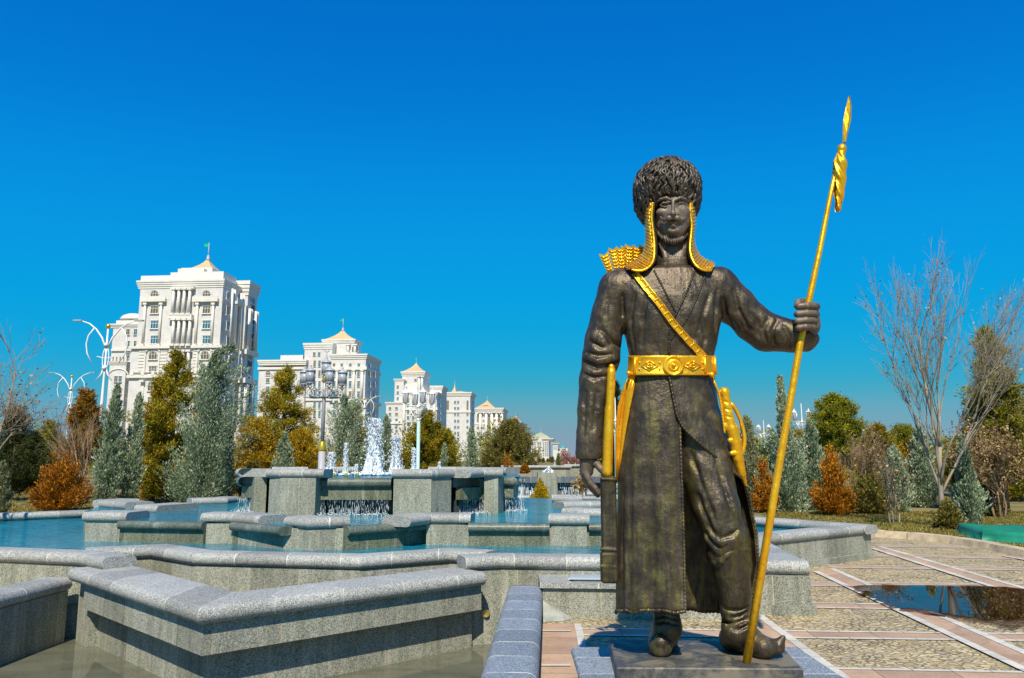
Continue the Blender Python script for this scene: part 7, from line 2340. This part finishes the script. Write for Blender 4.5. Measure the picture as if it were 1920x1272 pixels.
# ------------------------------------------------------------------ ornate lantern posts
def lantern(c, s_, par, big):
    """hexagonal lantern hanging point c (bottom), size s_"""
    m = MB(); m.lathe(c, [(0.03 * s_, 0), (0.10 * s_, 0.05 * s_), (0.17 * s_, 0.12 * s_)], 6, smooth=False); 
    m.lathe(c + Vector((0, 0, 0.70 * s_)), [(0.235 * s_, 0), (0.24 * s_, 0.03 * s_), (0.16 * s_, 0.14 * s_), (0.05 * s_, 0.22 * s_), (0.03 * s_, 0.30 * s_), (0.002, 0.40 * s_)], 6, smooth=False)
    for k in range(6):
        a = 2 * PI * k / 6; m.tube([c + Vector((math.cos(a) * 0.17 * s_, math.sin(a) * 0.17 * s_, 0.12 * s_)), c + Vector((math.cos(a) * 0.225 * s_, math.sin(a) * 0.225 * s_, 0.71 * s_))], 0.012 * s_, 4)
    o = part('lantern', m, M['white'] if not big else M['greypaint'], par)
    g_ = MB(); g_.lathe(c, [(0.155 * s_, 0.125 * s_), (0.21 * s_, 0.70 * s_)], 6, smooth=False)
    part('lantern_glass', g_, M['lantern'], o)
def barrel_lantern(c, s_, par):
    m = MB()
    m.lathe(c + Vector((0, 0, 0.62 * s_)), [(0.27 * s_, 0), (0.28 * s_, 0.04 * s_), (0.20 * s_, 0.11 * s_), (0.10 * s_, 0.16 * s_), (0.05 * s_, 0.24 * s_), (0.07 * s_, 0.29 * s_), (0.003, 0.36 * s_)], 12)
    m.lathe(c, [(0.02 * s_, -0.12 * s_), (0.06 * s_, -0.06 * s_), (0.24 * s_, 0.0), (0.25 * s_, 0.04 * s_)], 12)
    for k in range(8):
        a = 2 * PI * k / 8; e = Vector((math.cos(a), math.sin(a), 0)) * 0.238 * s_; m.tube([c + e, c + e + Vector((0, 0, 0.64 * s_))], 0.012 * s_, 4)
        m.tube([c + e, c + e * 0.8 + Vector((0, 0, -0.14 * s_)), c + Vector((0, 0, -0.26 * s_))], 0.012 * s_, 4)
    o = part('lantern', m, M['greypaint'], par)
    g_ = MB(); g_.lathe(c, [(0.225 * s_, 0.03 * s_), (0.225 * s_, 0.63 * s_)], 12); part('lantern_glass', g_, M['lantern'], o)
    k_ = MB(); k_.ball(c + Vector((0, 0, -0.28 * s_)), 0.05 * s_, 6); part('lantern_knob', k_, M['cyangold'], o)
LAMPG = 'ornate lantern posts'
# the big one with five lanterns
YL = 21.0
pb_ = ony(602, 893, YL); top = ony(606, 745, YL)
lp = thing('lamp_post', 'grey ornate lamp post with five barrel-shaped lanterns beside the water jets', 'street lamp', (pb_.x, YL, 0), LAMPG)
x0, zt = pb_.x, top.z
m = MB(); m.lathe((x0, YL, 0), [(0.16, 0), (0.16, 0.3), (0.10, 0.4), (0.095, (zt) * 0.58)], 12); m.lathe((x0, YL, zt * 0.58 + 0.10), [(0.055, 0), (0.05, zt * 0.42 - 0.1), (0.04, zt * 0.42 + 0.50)], 10)
part('pole', m, M['greypaint'], lp)
m = MB(); m.lathe((x0, YL, zt * 0.58 - 0.06), [(0.10, 0), (0.12, 0.04), (0.10, 0.08), (0.12, 0.14), (0.08, 0.18), (0.09, 0.22), (0.05, 0.26)], 12)
m.lathe((x0, YL, zt + 0.40), [(0.05, 0), (0.09, 0.04), (0.06, 0.10), (0.08, 0.14), (0.03, 0.2)], 10); part('gilt_collar', m, M['cyangold'], lp)
m = MB()
for px_, dz in ((572, 0), (590, 0.0), (626, 0.0), (641, 0.0)):
    c = ony(px_, 715, YL); dy = {572: -0.05, 590: -0.45, 626: -0.5, 641: 0.05}[px_]
    z = ony(px_, 722, YL).z
    pts = [Vector((x0, YL, zt)), Vector(((x0 + c.x) / 2, YL + dy / 2, zt - 0.02)), Vector((c.x, YL + dy, zt + 0.0)), Vector((c.x, YL + dy, z - 0.28 * 0.62))]
    m.tube(pts, [0.035, 0.03, 0.026, 0.02], 6)
    # scrollwork
    for sg in (0.35, 0.7):
        q = pts[0].lerp(pts[2], sg); R2 = 0.11
        m.tube([q + Vector((math.cos(a) * R2 * (1 - a / 14), 0, 0.12 + math.sin(a) * R2 * (1 - a / 14))) for a in [k * 0.5 for k in range(18)]], 0.010, 4)
    barrel_lantern(Vector((c.x, YL + dy, z)), 0.52, lp)
part('arms', m, M['greypaint'], lp)
barrel_lantern(Vector((x0 + 0.03, YL, ony(608, 703, YL).z)), 0.52, lp)
fm = MB(); f0 = Vector((x0 + 0.03, YL, ony(608, 703, YL).z + 0.52 * 0.98))
fm.tube([f0 + Vector((0, 0, -.05)), f0 + Vector((0, 0, 0.14))], 0.012, 5)
fm.tube([f0 + Vector((math.sin(a) * 0.06, 0, 0.18 - math.cos(a) * 0.06)) for a in [-2.3 + k * 0.46 for k in range(11)]], 0.012, 5)
part('crescent_finial', fm, M['greypaint'], lp)

def lamp4(label, px, Y, ytop, H=None, copyof=None, tealp=True):
    H = ony(px, ytop, Y).z
    X = xat(px, Y, 3)
    if copyof:
        o = copy_tree(copyof); o.location = (X, Y, 0); s_ = H / copyof['height']; o.scale = (s_, s_, s_); tag(o, label)
        return o
    r = thing('lamp_post', label, 'street lamp', (X, Y, 0), LAMPG); r['height'] = H
    m = MB(); m.lathe((X, Y, 0), [(0.13, 0), (0.13, 0.35), (0.07, 0.45), (0.06, H - 1.42)], 10); part('pole', m, M['tealpaint'], r)
    m = MB(); m.lathe((X, Y, H - 1.42), [(0.05, 0), (0.045, 0.5), (0.03, 0.7), (0.025, 1.2), (0.006, 1.42)], 8)
    L = 0.48
    zc = H - 0.94
    for k in range(4):
        a = PI / 4 * 0.5 + k * PI / 2; e = Vector((math.cos(a), math.sin(a), 0))
        b0 = Vector((X, Y, zc))
        m.tube([b0, b0 + e * L * 0.5, b0 + e * L, b0 + e * L + Vector((0, 0, 0.08))], 0.022, 5)
        m.tube([b0 + Vector((0, 0, -0.48)), b0 + e * L * 0.35 + Vector((0, 0, -0.36)), b0 + e * L * 0.8 + Vector((0, 0, -0.05))], 0.018, 5)
        for t, R2 in ((0.3, 0.10), (0.62, 0.08), (0.45, 0.06)):
            q = b0 + e * L * t + Vector((0, 0, -0.12))
            m.tube([q + e * math.cos(w) * R2 * (1 - w / 16) + Vector((0, 0, math.sin(w) * R2 * (1 - w / 16))) for w in [v * 0.6 for v in range(15)]], 0.010, 4)
        lantern(b0 + e * L + Vector((0, 0, 0.05)), 0.56, r, False)
    for z in (H - 1.42, H - 0.96): m.lathe((X, Y, z), [(0.05, -0.04), (0.09, 0), (0.05, 0.05)], 8)
    part('bracket', m, M['white'], r)
    return r
l0 = lamp4('pale teal lamp post with four hexagonal lanterns right of the tallest jet', 785, 27, 712)
for lab, px_, Y, yt in (('lamp post with white lanterns half hidden in the golden pine, left of the big lamp', 551, 47, 768), ('small distant lamp post just left of the four-lantern post', 765, 80, 808),
                        ('small distant lamp post just right of the four-lantern post', 803, 80, 812), ('small lamp post left of the olive cedar, nearer of the two', 910, 76, 834), ('small lamp post left of the olive cedar, farther one', 897, 84, 832),
                        ('lamp post with white lanterns behind the blue cypresses, left of the spear', 1433, 52, 788), ('taller lamp post with white lanterns just right of the spear', 1505, 40, 756),
                        ('lamp post glimpsed between the arm and the coat of the statue', 1154, 27, 745), ('tiny lamp post on the far avenue above the orange planter shrub', 981, 150, 862)):
    lamp4(lab, px_, Y, yt, copyof=l0)

# ------------------------------------------------------------------ modern white street lights with curved arms
def streetlight(label, px, Y, ytop, k=1.0):
    T = ony(px, ytop, Y); X = T.x; H = T.z; s_ = Y / FPX * k
    r = thing('street_light', label, 'street light', (X, Y, 0), 'tall white double-armed street lights')
    m = MB(); m.lathe((X, Y, 0), [(0.13, 0), (0.10, H * 0.55), (0.06, H * 0.72), (0.05, H)], 8); part('pole', m, M['white'], r)
    m = MB(); m.ball((X, Y, H), 0.16, 8); part('gilt_ball', m, M['cyangold'], r)
    m = MB(); rg2 = MB()
    def P2(dx, dy): return Vector((X + dx * s_, Y, H - dy * s_))
    for sg in (-1, 1):
        m.tube([P2(sg * 2, 42), P2(sg * 10, 22), P2(sg * 22, 6), P2(sg * 36, -5), P2(sg * 50, -10)], [0.065, 0.06, 0.055, 0.045, 0.035], 6)
        m.tube([P2(sg * 25, 2), P2(sg * 36, 18), P2(sg * 39, 34), P2(sg * 36, 52), P2(sg * 26, 70)], [0.035, 0.045, 0.045, 0.04, 0.025], 6)
        m.tube([P2(0, 34), P2(sg * 5, 50), P2(sg * 6, 62), P2(sg * 5, 74), P2(0, 88)], 0.035, 6)
        m.tube([P2(0, 74), P2(sg * 6, 92), P2(sg * 15, 104)], [0.06, 0.05, 0.03], 6)
        m.tube([P2(0, 62), P2(sg * 17, 58)], 0.03, 4)
        l = MB(); c = P2(sg * 58, -11); l.box(c, (16 * s_, 0.26, 0.08)); part('lamp_head', l, M['greypaint'], r)
    part('arms', m, M['white'], r)
    for dy in (36, 80): rg2.lathe((X, Y - 0.12, H - dy * s_), [(0.06, -0.09), (0.13, -0.04), (0.13, 0.04), (0.06, 0.09)], 10, M=R90)
    part('boss', rg2, M['white'], r)
    return r
streetlight('tall white street light with curved double arms in front of the left tower wing', 203, 50, 612)
streetlight('farther white street light with curved double arms above the brown-green pine', 135, 92, 706, 0.66)
streetlight('white curved street light in front of the second white block', 684, 100, 748, 0.45)
streetlight('smaller white curved street light right of the second white block', 712, 160, 786, 0.35)
